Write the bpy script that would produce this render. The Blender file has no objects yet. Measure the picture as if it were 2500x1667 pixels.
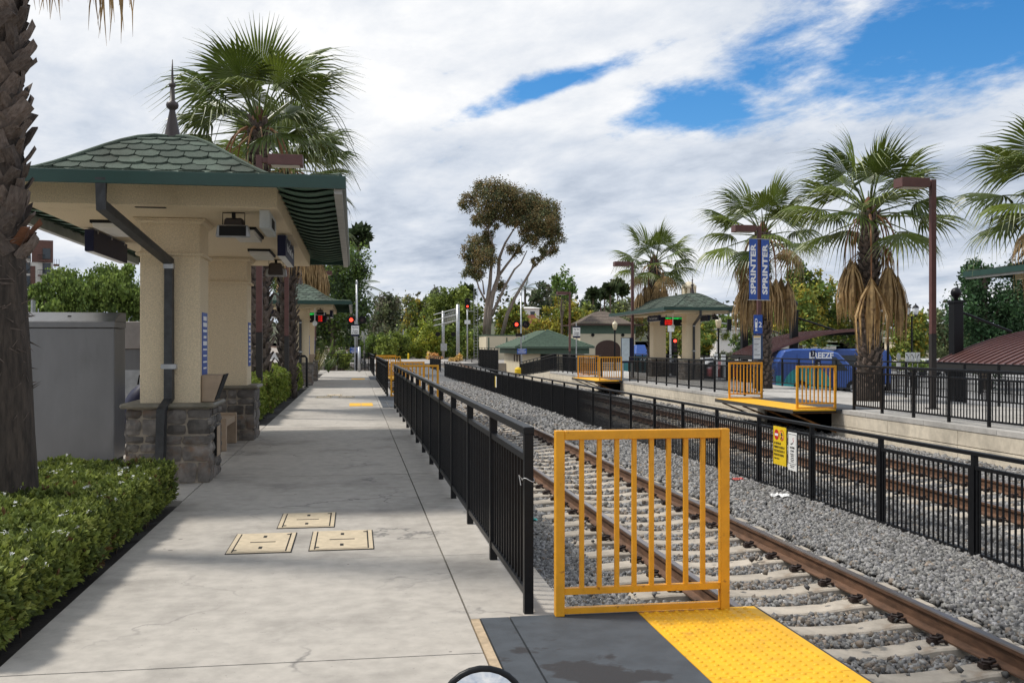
import bpy, bmesh, math, random
import numpy as np
from mathutils import Vector, Matrix, noise

SC = bpy.context.scene
COL = SC.collection
PI = math.pi
R = math.radians

# ------------------------------------------------------------------ camera
FPX, VPX, HOR, EYE = 2430.0, 865.0, 844.0, 1.6      # photo calibration (2500 x 1667)
YAW = math.atan((1250 - VPX) / FPX)
SA, CA = math.sin(YAW), math.cos(YAW)
cam_d = bpy.data.cameras.new("camera")
cam = bpy.data.objects.new("camera", cam_d)
COL.objects.link(cam)
cam.location = (0, 0, EYE)
cam.rotation_euler = (R(90), 0, -YAW)
cam_d.sensor_width = 36
cam_d.lens = 36 * FPX / 2500
cam_d.shift_y = (HOR - 833.5) / 2500
cam_d.clip_start = 0.05
cam_d.clip_end = 3000
SC.camera = cam

def G(px, py, z=0.0):
    """photo pixel -> point on the horizontal plane z"""
    d = FPX * (EYE - z) / (py - HOR)
    X = (px - VPX) * d * CA / FPX
    return Vector((X, (d - X * SA) / CA, z))

def D(px, d, py=None):
    """photo pixel at a known depth -> point"""
    X = (px - VPX) * d * CA / FPX
    return Vector((X, (d - X * SA) / CA, 0 if py is None else EYE + (HOR - py) * d / FPX))

# ------------------------------------------------------------------ view, sky, sun
vs = SC.view_settings
vs.view_transform = 'Standard'
vs.look = 'None'
vs.exposure = 0.26
vs.gamma = 1.0
vs.use_curve_mapping = False
SC.cycles.max_bounces = 6
SC.cycles.transparent_max_bounces = 8
SC.cycles.use_adaptive_sampling = True
SC.cycles.use_denoising = True

SUN_V = Vector((-2.1, 0.75, 3.3)).normalized()
sun_d = bpy.data.lights.new("sun", 'SUN')
sun = bpy.data.objects.new("sun", sun_d)
COL.objects.link(sun)
sun.rotation_euler = SUN_V.to_track_quat('Z', 'Y').to_euler()
sun.location = (-30, 10, 60)
sun_d.energy = 3.0
sun_d.angle = R(8.0)
sun_d.color = (1.0, 0.95, 0.87)

W = bpy.data.worlds.new("World")
SC.world = W
W.use_nodes = True
def build_sky():
    nt = W.node_tree
    N, L = nt.nodes, nt.links
    N.clear()
    def nd(t, **k):
        n = N.new(t)
        for a, b in k.items():
            setattr(n, a, b)
        return n
    def mth(op, a, b=None, c=None, clamp=False):
        n = nd('ShaderNodeMath', operation=op)
        n.use_clamp = clamp
        for i, v in enumerate((a, b, c)):
            if v is None: continue
            if isinstance(v, (int, float)): n.inputs[i].default_value = v
            else: L.new(v, n.inputs[i])
        return n.outputs[0]
    out = nd('ShaderNodeOutputWorld')
    sky = nd('ShaderNodeTexSky', sky_type='NISHITA')
    sky.sun_disc = False
    sky.sun_elevation = math.asin(SUN_V.z)
    sky.sun_rotation = math.atan2(SUN_V.x, SUN_V.y)
    sky.air_density = 1.0; sky.dust_density = 0.0; sky.ozone_density = 5.0
    bsky = nd('ShaderNodeBackground'); bsky.inputs[1].default_value = 0.115
    hs = nd('ShaderNodeHueSaturation'); hs.inputs['Saturation'].default_value = 1.30; hs.inputs['Value'].default_value = 1.0
    L.new(sky.outputs[0], hs.inputs['Color']); L.new(hs.outputs[0], bsky.inputs[0])
    tc = nd('ShaderNodeTexCoord')
    sep = nd('ShaderNodeSeparateXYZ'); L.new(tc.outputs['Generated'], sep.inputs[0])
    x, y, z = sep.outputs
    zz = mth('ADD', mth('MAXIMUM', z, 0.0), 0.16)
    p, q = mth('DIVIDE', x, zz), mth('DIVIDE', y, zz)
    # stretch along the wind direction
    wa = R(112)
    u = mth('ADD', mth('MULTIPLY', p, math.cos(wa)), mth('MULTIPLY', q, math.sin(wa)))
    v = mth('SUBTRACT', mth('MULTIPLY', q, math.cos(wa)), mth('MULTIPLY', p, math.sin(wa)))
    comb = nd('ShaderNodeCombineXYZ')
    L.new(mth('MULTIPLY', u, 0.62), comb.inputs[0]); L.new(mth('MULTIPLY', v, 1.30), comb.inputs[1])
    comb2 = nd('ShaderNodeCombineXYZ')
    L.new(mth('MULTIPLY', u, 0.85), comb2.inputs[0]); L.new(mth('MULTIPLY', v, 1.1), comb2.inputs[1])
    def nz(scale, detail, rough, dist, off, cv=None):
        m = nd('ShaderNodeVectorMath', operation='ADD'); m.inputs[1].default_value = off
        L.new((cv or comb).outputs[0], m.inputs[0])
        n = nd('ShaderNodeTexNoise'); n.inputs['Scale'].default_value = scale
        n.inputs['Detail'].default_value = detail; n.inputs['Roughness'].default_value = rough
        n.inputs['Distortion'].default_value = dist
        L.new(m.outputs[0], n.inputs['Vector'])
        return n.outputs['Fac']
    n1 = nz(1.35, 9, 0.60, 0.15, (3.1, 7.7, 0), comb2)
    n2 = nz(3.0, 8, 0.62, 0.15, (11.2, 1.3, 2), comb2)
    n3 = nz(1.0, 6, 0.5, 0.1, (5.3, 2.9, 9))
    n4 = nz(7.0, 7, 0.65, 0.2, (1.2, 8.3, 4), comb2)
    # clearings where the blue shows: ellipses on the cloud plane
    def pq(px, py):
        dx, dy, dz = (px - 1250) / FPX, 1.0, (HOR - py) / FPX
        v = Vector((dx * CA + dy * SA, dy * CA - dx * SA, dz)).normalized()
        return v.x / (v.z + 0.16), v.y / (v.z + 0.16)
    def ell(c, e1, wid):
        c, e1 = Vector(pq(*c)), Vector(pq(*e1))
        ax = e1 - c; a = ax.length; ax.normalize()
        du, dv = mth('SUBTRACT', p, c.x), mth('SUBTRACT', q, c.y)
        s = mth('ADD', mth('MULTIPLY', du, ax.x), mth('MULTIPLY', dv, ax.y))
        t = mth('SUBTRACT', mth('MULTIPLY', dv, ax.x), mth('MULTIPLY', du, ax.y))
        s = mth('DIVIDE', s, a); t = mth('DIVIDE', t, wid)
        return mth('SQRT', mth('ADD', mth('MULTIPLY', s, s), mth('MULTIPLY', t, t)))
    e = mth('MINIMUM', mth('MINIMUM', ell((2330, 110), (1800, 270), 0.34), ell((1690, 270), (1555, 325), 0.20)),
            mth('MINIMUM', ell((1360, 205), (1120, 295), 0.06), ell((2520, -100), (2000, 40), 0.42)))
    dens = mth('ADD', mth('MULTIPLY', mth('SUBTRACT', n1, 0.5), 2.0), mth('MULTIPLY', mth('SUBTRACT', n2, 0.5), 2.3))
    dens = mth('ADD', dens, mth('MULTIPLY', mth('SUBTRACT', n4, 0.5), 1.3))
    gap = mth('ADD', e, mth('MULTIPLY', dens, 0.95))
    mr = nd('ShaderNodeMapRange'); mr.interpolation_type = 'SMOOTHSTEP'
    mr.inputs['From Min'].default_value = 0.40; mr.inputs['From Max'].default_value = 1.25
    L.new(gap, mr.inputs['Value'])
    # thin breaks elsewhere
    mr2 = nd('ShaderNodeMapRange'); mr2.interpolation_type = 'SMOOTHSTEP'
    mr2.inputs['From Min'].default_value = -0.95; mr2.inputs['From Max'].default_value = -0.45
    L.new(dens, mr2.inputs['Value'])
    cover = mth('MULTIPLY', mr.outputs[0], mth('ADD', 0.45, mth('MULTIPLY', mr2.outputs[0], 0.55)))
    # cloud tone
    tone = mth('ADD', mth('MULTIPLY', n3, 0.42), mth('MULTIPLY', n2, 0.26))
    tone = mth('ADD', tone, mth('ADD', mth('MULTIPLY', n1, 0.24), mth('MULTIPLY', n4, 0.08)))
    cr = nd('ShaderNodeValToRGB')
    cr.color_ramp.elements[0].position = 0.385; cr.color_ramp.elements[0].color = (0.31, 0.37, 0.47, 1)
    cr.color_ramp.elements[1].position = 0.605; cr.color_ramp.elements[1].color = (0.84, 0.845, 0.855, 1)
    el = cr.color_ramp.elements.new(0.48); el.color = (0.55, 0.60, 0.68, 1)
    L.new(tone, cr.inputs[0])
    bcl = nd('ShaderNodeBackground'); bcl.inputs[1].default_value = 1.0
    L.new(cr.outputs[0], bcl.inputs[0])
    mix = nd('ShaderNodeMixShader')
    L.new(cover, mix.inputs[0]); L.new(bsky.outputs[0], mix.inputs[1]); L.new(bcl.outputs[0], mix.inputs[2])
    L.new(mix.outputs[0], out.inputs[0])
build_sky()

# ------------------------------------------------------------------ materials
MATS = {}
def M(name, col=(0.5, 0.5, 0.5), rough=0.6, metal=0.0, var=0.12, scale=6.0, bump=0.0, bscale=60.0,
      orand=0.0, attr=False, emit=0.0, trans=0.0, stain=None, stain_scale=1.2, stain_lo=0.5, stain_hi=0.75, stretch=None, spec=0.5):
    if name in MATS: return MATS[name]
    m = bpy.data.materials.new(name); MATS[name] = m
    m.use_nodes = True
    nt = m.node_tree; N, L = nt.nodes, nt.links
    b = N['Principled BSDF']
    b.inputs['Roughness'].default_value = rough
    b.inputs['Metallic'].default_value = metal
    b.inputs['Specular IOR Level'].default_value = spec
    tc = N.new('ShaderNodeTexCoord')
    vec = tc.outputs['Object']
    if stretch:
        mp = N.new('ShaderNodeMapping'); mp.inputs['Scale'].default_value = stretch
        L.new(vec, mp.inputs[0]); vec = mp.outputs[0]
    def noise_(s, d=6, r=0.6):
        n = N.new('ShaderNodeTexNoise'); n.inputs['Scale'].default_value = s
        n.inputs['Detail'].default_value = d; n.inputs['Roughness'].default_value = r
        L.new(vec, n.inputs['Vector']); return n.outputs['Fac']
    def mixc(f, a, bb, t='MIX'):
        x = N.new('ShaderNodeMix'); x.data_type = 'RGBA'; x.blend_type = t
        for s, v in ((x.inputs[0], f), (x.inputs[6], a), (x.inputs[7], bb)):
            if isinstance(v, (int, float)): s.default_value = v
            elif isinstance(v, tuple): s.default_value = (*v[:3], 1)
            else: L.new(v, s)
        return x.outputs[2]
    def ramp(f, lo, hi):
        r = N.new('ShaderNodeMapRange'); r.interpolation_type = 'SMOOTHSTEP'
        r.inputs[1].default_value = lo; r.inputs[2].default_value = hi
        L.new(f, r.inputs[0]); return r.outputs[0]
    lo = tuple(c * (1 - var) for c in col); hi = tuple(min(1, c * (1 + var)) for c in col)
    c = mixc(ramp(noise_(scale), 0.3, 0.7), lo, hi)
    if stain:
        c = mixc(ramp(noise_(stain_scale, 8, 0.65), stain_lo, stain_hi), c, stain)
    if attr:
        a = N.new('ShaderNodeAttribute'); a.attribute_name = 'col'
        c = mixc(1.0, c, a.outputs['Color'], 'MULTIPLY')
    if orand:
        oi = N.new('ShaderNodeObjectInfo')
        hv = N.new('ShaderNodeHueSaturation')
        mr = N.new('ShaderNodeMapRange'); mr.inputs[3].default_value = 1 - orand; mr.inputs[4].default_value = 1 + orand
        L.new(oi.outputs['Random'], mr.inputs[0]); L.new(mr.outputs[0], hv.inputs['Value']); L.new(c, hv.inputs['Color'])
        c = hv.outputs[0]
    L.new(c, b.inputs['Base Color'])
    if bump:
        bp = N.new('ShaderNodeBump'); bp.inputs['Strength'].default_value = bump; bp.inputs['Distance'].default_value = 0.01
        L.new(noise_(bscale, 5, 0.65), bp.inputs['Height']); L.new(bp.outputs[0], b.inputs['Normal'])
    if emit:
        b.inputs['Emission Color'].default_value = (*col, 1); b.inputs['Emission Strength'].default_value = emit
    if trans:
        tr = N.new('ShaderNodeBsdfTranslucent'); L.new(c, tr.inputs[0])
        ms = N.new('ShaderNodeMixShader'); ms.inputs[0].default_value = trans
        L.new(b.outputs[0], ms.inputs[1]); L.new(tr.outputs[0], ms.inputs[2])
        L.new(ms.outputs[0], N['Material Output'].inputs[0])
    return m

# ------------------------------------------------------------------ geometry helpers
def link(o, parent=None):
    COL.objects.link(o)
    if parent is not None: o.parent = parent
    return o

def thing(name, label, cat, loc=(0, 0, 0), rotz=0.0, group=None):
    o = bpy.data.objects.new(name, None)
    o.empty_display_size = 0.2
    COL.objects.link(o)
    o.location = loc; o.rotation_euler = (0, 0, rotz)
    o['label'] = label; o['category'] = cat
    if group: o['group'] = group
    return o

def tag(o, label, cat, group=None):
    o['label'] = label; o['category'] = cat
    if group: o['group'] = group
    return o

def struct(o):
    o['kind'] = 'structure'; return o

def stuff(o):
    o['kind'] = 'stuff'; return o

def obj(name, me, parent=None, loc=None, rot=None, scale=None):
    o = bpy.data.objects.new(name, me)
    link(o, parent)
    if loc is not None: o.location = loc
    if rot is not None: o.rotation_euler = rot
    if scale is not None: o.scale = scale
    return o

def copy_tree(root, loc=None, rotz=None, label=None, group=None, parent=None):
    c = root.copy(); COL.objects.link(c)
    if parent is not None: c.parent = parent
    if loc is not None: c.location = loc
    if rotz is not None: c.rotation_euler = (0, 0, rotz)
    if label: c['label'] = label
    if group: c['group'] = group
    for ch in list(root.children):
        copy_tree(ch, parent=c)
    return c

class MB:
    def __init__(self):
        self.v, self.f, self.mi, self.cur = [], [], [], 0
    def _add(self, vs, fs):
        n = len(self.v)
        self.v += [tuple(p) for p in vs]
        self.f += [tuple(i + n for i in f) for f in fs]
        self.mi += [self.cur] * len(fs)
        return self
    def mat(self, i): self.cur = i; return self
    def bx(self, x0, x1, y0, y1, z0, z1, rot=None, pivot=None):
        vs = [Vector((x, y, z)) for z in (z0, z1) for y in (y0, y1) for x in (x0, x1)]
        if rot is not None:
            pv = Vector(pivot) if pivot is not None else Vector(((x0 + x1) / 2, (y0 + y1) / 2, (z0 + z1) / 2))
            vs = [rot @ (p - pv) + pv for p in vs]
        return self._add(vs, [(0, 2, 3, 1), (4, 5, 7, 6), (0, 1, 5, 4), (1, 3, 7, 5), (3, 2, 6, 7), (2, 0, 4, 6)])
    def frustum(self, x0, x1, y0, y1, z0, X0, X1, Y0, Y1, z1):
        vs = [(x0, y0, z0), (x1, y0, z0), (x0, y1, z0), (x1, y1, z0), (X0, Y0, z1), (X1, Y0, z1), (X0, Y1, z1), (X1, Y1, z1)]
        return self._add(vs, [(0, 2, 3, 1), (4, 5, 7, 6), (0, 1, 5, 4), (1, 3, 7, 5), (3, 2, 6, 7), (2, 0, 4, 6)])
    def tube(self, pts, r, n=8, caps=True, square=False, up=None):
        pts = [Vector(p) for p in pts]
        if not isinstance(r, (list, tuple)): r = [r] * len(pts)
        if square: n = 4
        vs, fs = [], []
        prev = None
        for i, p in enumerate(pts):
            a = pts[max(i - 1, 0)]; b = pts[min(i + 1, len(pts) - 1)]
            t = (b - a).normalized() if (b - a).length > 1e-9 else Vector((0, 0, 1))
            if prev is None:
                ref = Vector(up) if up is not None else (Vector((0, 0, 1)) if abs(t.z) < 0.9 else Vector((1, 0, 0)))
            else: ref = prev
            s = (ref - t * ref.dot(t))
            if s.length < 1e-6: s = t.orthogonal()
            s.normalize(); prev = s
            w = t.cross(s)
            for k in range(n):
                ang = 2 * PI * (k + (0.5 if square else 0)) / n
                rr = r[i] * (1.41421 if square else 1)
                vs.append(p + s * math.cos(ang) * rr + w * math.sin(ang) * rr)
        for i in range(len(pts) - 1):
            for k in range(n):
                fs.append((i * n + k, i * n + (k + 1) % n, (i + 1) * n + (k + 1) % n, (i + 1) * n + k))
        if caps:
            fs.append(tuple(range(n - 1, -1, -1))); fs.append(tuple(range((len(pts) - 1) * n, len(pts) * n)))
        return self._add(vs, fs)
    def lathe(self, prof, n=16, c=(0, 0, 0)):
        vs, fs = [], []
        for r, z in prof:
            for k in range(n):
                a = 2 * PI * k / n
                vs.append((c[0] + r * math.cos(a), c[1] + r * math.sin(a), c[2] + z))
        m = len(prof)
        for i in range(m - 1):
            for k in range(n):
                fs.append((i * n + k, i * n + (k + 1) % n, (i + 1) * n + (k + 1) % n, (i + 1) * n + k))
        fs.append(tuple(range(n - 1, -1, -1))); fs.append(tuple(range((m - 1) * n, m * n)))
        return self._add(vs, fs)
    def prism(self, poly, h0, h1, axis='z'):
        def P(a, b, h):
            return {'z': (a, b, h), 'y': (a, h, b), 'x': (h, a, b)}[axis]
        n = len(poly)
        vs = [P(a, b, h0) for a, b in poly] + [P(a, b, h1) for a, b in poly]
        fs = [tuple(range(n - 1, -1, -1)), tuple(range(n, 2 * n))] + [(k, (k + 1) % n, n + (k + 1) % n, n + k) for k in range(n)]
        return self._add(vs, fs)
    def face(self, pts): return self._add(pts, [tuple(range(len(pts)))])
    def grid(self, fn, nu, nv):
        vs = [fn(i / nu, j / nv) for j in range(nv + 1) for i in range(nu + 1)]
        fs = [(j * (nu + 1) + i, j * (nu + 1) + i + 1, (j + 1) * (nu + 1) + i + 1, (j + 1) * (nu + 1) + i) for j in range(nv) for i in range(nu)]
        return self._add(vs, fs)
    def mesh(self, name, mats, smooth=False, bevel=0.0, fix=False):
        me = bpy.data.meshes.new(name)
        me.from_pydata(self.v, [], self.f)
        if not isinstance(mats, (list, tuple)): mats = [mats]
        for m in mats: me.materials.append(m)
        if len(mats) > 1: me.polygons.foreach_set('material_index', self.mi)
        if bevel or fix:
            bm = bmesh.new(); bm.from_mesh(me)
            if fix: bmesh.ops.recalc_face_normals(bm, faces=bm.faces)
            if bevel:
                es = [e for e in bm.edges if e.is_manifold and e.calc_face_angle(0) > 0.5]
                bmesh.ops.bevel(bm, geom=es, offset=bevel, segments=1, affect='EDGES', clamp_overlap=True)
            bm.to_mesh(me); bm.free()
        if smooth:
            me.polygons.foreach_set('use_smooth', [True] * len(me.polygons))
        me.update()
        return me
    def build(self, name, mats, parent=None, loc=None, rot=None, **k):
        return obj(name, self.mesh(name, mats, **k), parent, loc, rot)

def smooth_by_angle(me, ang=40):
    me.polygons.foreach_set('use_smooth', [True] * len(me.polygons))
    me.set_sharp_from_angle(angle=R(ang))

def np_mesh(name, V, F, mat, col=None, smooth=False):
    """V (n,3), F (m,k) uniform polygons, col (n,3) per-vertex"""
    V = np.asarray(V, np.float32); F = np.asarray(F, np.int32)
    me = bpy.data.meshes.new(name)
    m, k = F.shape
    me.vertices.add(len(V)); me.vertices.foreach_set('co', V.ravel())
    me.loops.add(m * k); me.loops.foreach_set('vertex_index', F.ravel())
    me.polygons.add(m)
    me.polygons.foreach_set('loop_start', np.arange(0, m * k, k, dtype=np.int32))
    try: me.polygons.foreach_set('loop_total', np.full(m, k, np.int32))
    except Exception: pass
    if smooth: me.polygons.foreach_set('use_smooth', np.ones(m, bool))
    me.update(calc_edges=True)
    if col is not None:
        a = me.color_attributes.new('col', 'FLOAT_COLOR', 'POINT')
        c = np.ones((len(V), 4), np.float32); c[:, :3] = col
        a.data.foreach_set('color', c.ravel())
    me.materials.append(mat)
    return me

RNG = np.random.default_rng(7)
def rot_rand(n, rng=None):
    rng = rng or RNG
    q = rng.normal(size=(n, 4)); q /= np.linalg.norm(q, axis=1)[:, None]
    w, x, y, z = q.T
    return np.stack([np.stack([1 - 2 * (y * y + z * z), 2 * (x * y - z * w), 2 * (x * z + y * w)], -1),
                     np.stack([2 * (x * y + z * w), 1 - 2 * (x * x + z * z), 2 * (y * z - x * w)], -1),
                     np.stack([2 * (x * z - y * w), 2 * (y * z + x * w), 1 - 2 * (x * x + y * y)], -1)], 1)

def scatter(name, proto_v, proto_f, P, Rm, S, mat, col=None, jitter=0.0, rng=None):
    rng = rng or RNG
    pv = np.asarray(proto_v, np.float32); pf = np.asarray(proto_f, np.int32)
    n, k = len(P), len(pv)
    V = np.broadcast_to(pv, (n, k, 3)).copy()
    if jitter: V = V + rng.uniform(-jitter, jitter, V.shape)
    S = np.asarray(S)
    if S.ndim == 1: V = V * S[:, None, None]
    else: V = V * S[:, None, :]
    V = np.einsum('nij,nkj->nki', Rm, V) + np.asarray(P)[:, None, :]
    F = (pf[None] + (np.arange(n) * k)[:, None, None]).reshape(-1, pf.shape[1])
    c = None if col is None else np.repeat(np.asarray(col), k, axis=0)
    return np_mesh(name, V.reshape(-1, 3), F, mat, c)

_tc = {}
def text(s, size, mat, parent, loc, rot, align='CENTER', sx=1.0, name='lettering', bold=0.0, spacing=1.0):
    key = (s, round(size, 4), mat.name, align, bold, spacing)
    if key not in _tc:
        cu = bpy.data.curves.new('lettering', 'FONT')
        cu.body = s; cu.size = size; cu.align_x = align; cu.align_y = 'CENTER'; cu.extrude = 0.0008; cu.offset = bold
        cu.resolution_u = 2; cu.space_character = spacing
        o = bpy.data.objects.new('tmp', cu); COL.objects.link(o)
        bpy.context.view_layer.update()
        me = bpy.data.meshes.new_from_object(o.evaluated_get(bpy.context.evaluated_depsgraph_get()))
        me.name = 'lettering'
        bpy.data.objects.remove(o)
        me.materials.clear(); me.materials.append(mat)
        _tc[key] = me
    return obj(name, _tc[key], parent, loc, rot, (sx, 1, 1))

FACE_CAM = (R(90), 0, 0)          # sign facing -Y
FACE_WEST = (R(90), 0, R(-90))    # sign facing -X
FACE_EAST = (R(90), 0, R(90))     # sign facing +X
# ------------------------------------------------------------------ palette
def concrete(name, col, crack=True, dark=(0.2, 0.19, 0.18), cs=0.45):
    m = M(name, col, 0.85, var=0.11, scale=7.0, bump=0.30, bscale=170, orand=0.07, stain=tuple(c * 0.58 for c in col), stain_scale=0.8, stain_lo=0.48, stain_hi=0.74)
    nt = m.node_tree; N, L = nt.nodes, nt.links
    b = N['Principled BSDF']; src = b.inputs['Base Color'].links[0].from_socket
    tc = N.new('ShaderNodeTexCoord')
    # blotchy spots
    n2 = N.new('ShaderNodeTexNoise'); n2.inputs['Scale'].default_value = 5.5; n2.inputs['Detail'].default_value = 7; n2.inputs['Roughness'].default_value = 0.75
    L.new(tc.outputs['Object'], n2.inputs['Vector'])
    r2 = N.new('ShaderNodeMapRange'); r2.inputs[1].default_value = 0.60; r2.inputs[2].default_value = 0.72; r2.inputs[4].default_value = 0.35
    L.new(n2.outputs['Fac'], r2.inputs[0])
    mx = N.new('ShaderNodeMix'); mx.data_type = 'RGBA'; L.new(r2.outputs[0], mx.inputs[0]); L.new(src, mx.inputs[6]); mx.inputs[7].default_value = (*dark, 1)
    src = mx.outputs[2]
    if crack:
        nz = N.new('ShaderNodeTexNoise'); nz.inputs['Scale'].default_value = 2.2; nz.inputs['Detail'].default_value = 8
        L.new(tc.outputs['Object'], nz.inputs['Vector'])
        mp = N.new('ShaderNodeVectorMath'); mp.operation = 'MULTIPLY_ADD'; mp.inputs[1].default_value = (0.9, 0.9, 0.9)
        L.new(nz.outputs['Color'], mp.inputs[0]); L.new(tc.outputs['Object'], mp.inputs[2])
        vo = N.new('ShaderNodeTexVoronoi'); vo.feature = 'DISTANCE_TO_EDGE'; vo.inputs['Scale'].default_value = cs
        L.new(mp.outputs[0], vo.inputs['Vector'])
        r = N.new('ShaderNodeMapRange'); r.inputs[1].default_value = 0.0; r.inputs[2].default_value = 0.011; r.inputs[3].default_value = 0.85; r.inputs[4].default_value = 0.0
        L.new(vo.outputs['Distance'], r.inputs[0])
        # cracks fade in and out
        n3 = N.new('ShaderNodeTexNoise'); n3.inputs['Scale'].default_value = 0.9; L.new(tc.outputs['Object'], n3.inputs['Vector'])
        r3 = N.new('ShaderNodeMapRange'); r3.inputs[1].default_value = 0.45; r3.inputs[2].default_value = 0.62; L.new(n3.outputs['Fac'], r3.inputs[0])
        ml = N.new('ShaderNodeMath'); ml.operation = 'MULTIPLY'; L.new(r.outputs[0], ml.inputs[0]); L.new(r3.outputs[0], ml.inputs[1])
        mx2 = N.new('ShaderNodeMix'); mx2.data_type = 'RGBA'; L.new(ml.outputs[0], mx2.inputs[0]); L.new(src, mx2.inputs[6]); mx2.inputs[7].default_value = (0.12, 0.115, 0.11, 1)
        src = mx2.outputs[2]
        # gum spots and grit
        for sc_, th_, dk_, a_ in ((5.0, 0.055, (0.13, 0.12, 0.11), 0.75), (26.0, 0.10, (0.20, 0.185, 0.17), 0.55)):
            v2 = N.new('ShaderNodeTexVoronoi'); v2.inputs['Scale'].default_value = sc_
            L.new(mp.outputs[0] if sc_ > 20 else tc.outputs['Object'], v2.inputs['Vector'])
            sx_ = N.new('ShaderNodeSeparateColor'); L.new(v2.outputs['Color'], sx_.inputs[0])
            thr = N.new('ShaderNodeMath'); thr.operation = 'MULTIPLY'; thr.inputs[1].default_value = th_ * 2.0; L.new(sx_.outputs[0], thr.inputs[0])
            lt_ = N.new('ShaderNodeMath'); lt_.operation = 'LESS_THAN'; L.new(v2.outputs['Distance'], lt_.inputs[0]); L.new(thr.outputs[0], lt_.inputs[1])
            gt_ = N.new('ShaderNodeMath'); gt_.operation = 'GREATER_THAN'; L.new(sx_.outputs[1], gt_.inputs[0]); gt_.inputs[1].default_value = 0.62
            m3 = N.new('ShaderNodeMath'); m3.operation = 'MULTIPLY'; L.new(lt_.outputs[0], m3.inputs[0]); L.new(gt_.outputs[0], m3.inputs[1])
            m4 = N.new('ShaderNodeMath'); m4.operation = 'MULTIPLY'; L.new(m3.outputs[0], m4.inputs[0]); m4.inputs[1].default_value = a_
            m5 = N.new('ShaderNodeMix'); m5.data_type = 'RGBA'; L.new(m4.outputs[0], m5.inputs[0]); L.new(src, m5.inputs[6]); m5.inputs[7].default_value = (*dk_, 1)
            src = m5.outputs[2]
    L.new(src, b.inputs['Base Color'])
    return m

m_conc = concrete('platform_concrete', (0.40, 0.368, 0.325))
m_conc2 = concrete('far_concrete', (0.44, 0.42, 0.39), crack=False)
m_wall = concrete('panel_concrete', (0.60, 0.53, 0.42), crack=False, dark=(0.3, 0.27, 0.22))
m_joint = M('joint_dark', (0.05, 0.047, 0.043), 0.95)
m_soil = M('soil', (0.025, 0.02, 0.016), 0.95, bump=0.8, bscale=40)
m_asph = M('asphalt', (0.16, 0.16, 0.16), 0.9, var=0.2, scale=2, bump=0.2, bscale=120)
m_dirt = M('dirt', (0.26, 0.21, 0.16), 0.95, var=0.3, scale=0.6, bump=0.4, bscale=20)
m_balbase = M('ballast_base', (0.12, 0.12, 0.12), 0.95, var=0.6, scale=22, bump=1.0, bscale=24)
m_stone = M('ballast_stone', (0.205, 0.200, 0.192), 0.9, var=0.25, scale=25, attr=True, bump=0.3, bscale=120)
m_black = M('black_paint', (0.0055, 0.006, 0.0075), 0.42, var=0.3, scale=20, bump=0.05, bscale=60, stain=(0.016, 0.016, 0.016), stain_scale=6, stain_lo=0.6, stain_hi=0.9, spec=0.28)
m_yellow = M('yellow_paint', (0.72, 0.33, 0.012), 0.45, var=0.10, scale=9, stain=(0.30, 0.115, 0.015), stain_scale=22, stain_lo=0.60, stain_hi=0.72)
m_tact = M('tactile_yellow', (0.80, 0.42, 0.006), 0.6, var=0.10, scale=4, stain=(0.42, 0.21, 0.02), stain_scale=6.0, stain_lo=0.52, stain_hi=0.80)
m_mat = M('rubber_mat', (0.052, 0.060, 0.070), 0.75, var=0.18, scale=5, bump=0.25, bscale=160, stain=(0.025, 0.024, 0.026), stain_scale=0.75, stain_lo=0.53, stain_hi=0.56)
m_rust = M('rail_rust', (0.135, 0.072, 0.042), 0.75, metal=0.2, var=0.35, scale=14, bump=0.3, bscale=60, stretch=(1, 0.3, 1))
m_rtop = M('rail_steel', (0.33, 0.27, 0.24), 0.28, metal=0.9, var=0.15, scale=8, stretch=(1, 0.1, 1))
m_clip = M('rail_clip', (0.035, 0.022, 0.018), 0.6, metal=0.4, var=0.4)
m_slp = M('sleeper_concrete', (0.41, 0.36, 0.295), 0.9, var=0.18, scale=5, bump=0.3, bscale=90, orand=0.10, stain=(0.27, 0.20, 0.14), stain_scale=3, stain_lo=0.55, stain_hi=0.8)
m_stucco = M('stucco_cream', (0.69, 0.575, 0.40), 0.95, var=0.16, scale=70, bump=0.9, bscale=85, stain=(0.46, 0.36, 0.23), stain_scale=1.5, stain_lo=0.55, stain_hi=0.85)
m_shing = M('roof_shingle', (0.080, 0.106, 0.082), 0.95, var=0.30, scale=80, bump=0.5, bscale=220, orand=0.30, stain=(0.055, 0.065, 0.05), stain_scale=0.9, stain_lo=0.5, stain_hi=0.75)
m_fascia = M('green_fascia', (0.014, 0.052, 0.040), 0.42, var=0.1, scale=3)
m_soffit = M('green_soffit', (0.06, 0.135, 0.09), 0.7, var=0.15)
m_soffedge = M('soffit_edge', (0.085, 0.15, 0.105), 0.7)
m_grey = M('cabinet_grey', (0.178, 0.178, 0.182), 0.42, metal=0.35, var=0.12, scale=1.6, bump=0.05, bscale=300, stain=(0.115, 0.112, 0.11), stain_scale=1.3, stretch=(1, 1, 0.35))
m_down = M('downspout', (0.045, 0.047, 0.050), 0.5, metal=0.3, var=0.25, scale=12, stain=(0.12, 0.12, 0.12), stain_scale=30, stain_lo=0.66, stain_hi=0.72)
m_galv = M('galvanised', (0.42, 0.43, 0.44), 0.45, metal=0.6, var=0.15, scale=7)
m_brown = M('lamp_brown', (0.105, 0.042, 0.036), 0.5, var=0.12)
m_dbrown = M('post_foot', (0.022, 0.018, 0.017), 0.5)
m_navy = M('navy', (0.008, 0.010, 0.040), 0.55, spec=0.3)
m_blue = M('sign_blue', (0.015, 0.075, 0.36), 0.45, var=0.06)
m_white = M('white_paint', (0.78, 0.78, 0.76), 0.5, var=0.04)
m_txtw = M('letter_white', (0.85, 0.85, 0.85), 0.5, var=0.0)
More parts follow.
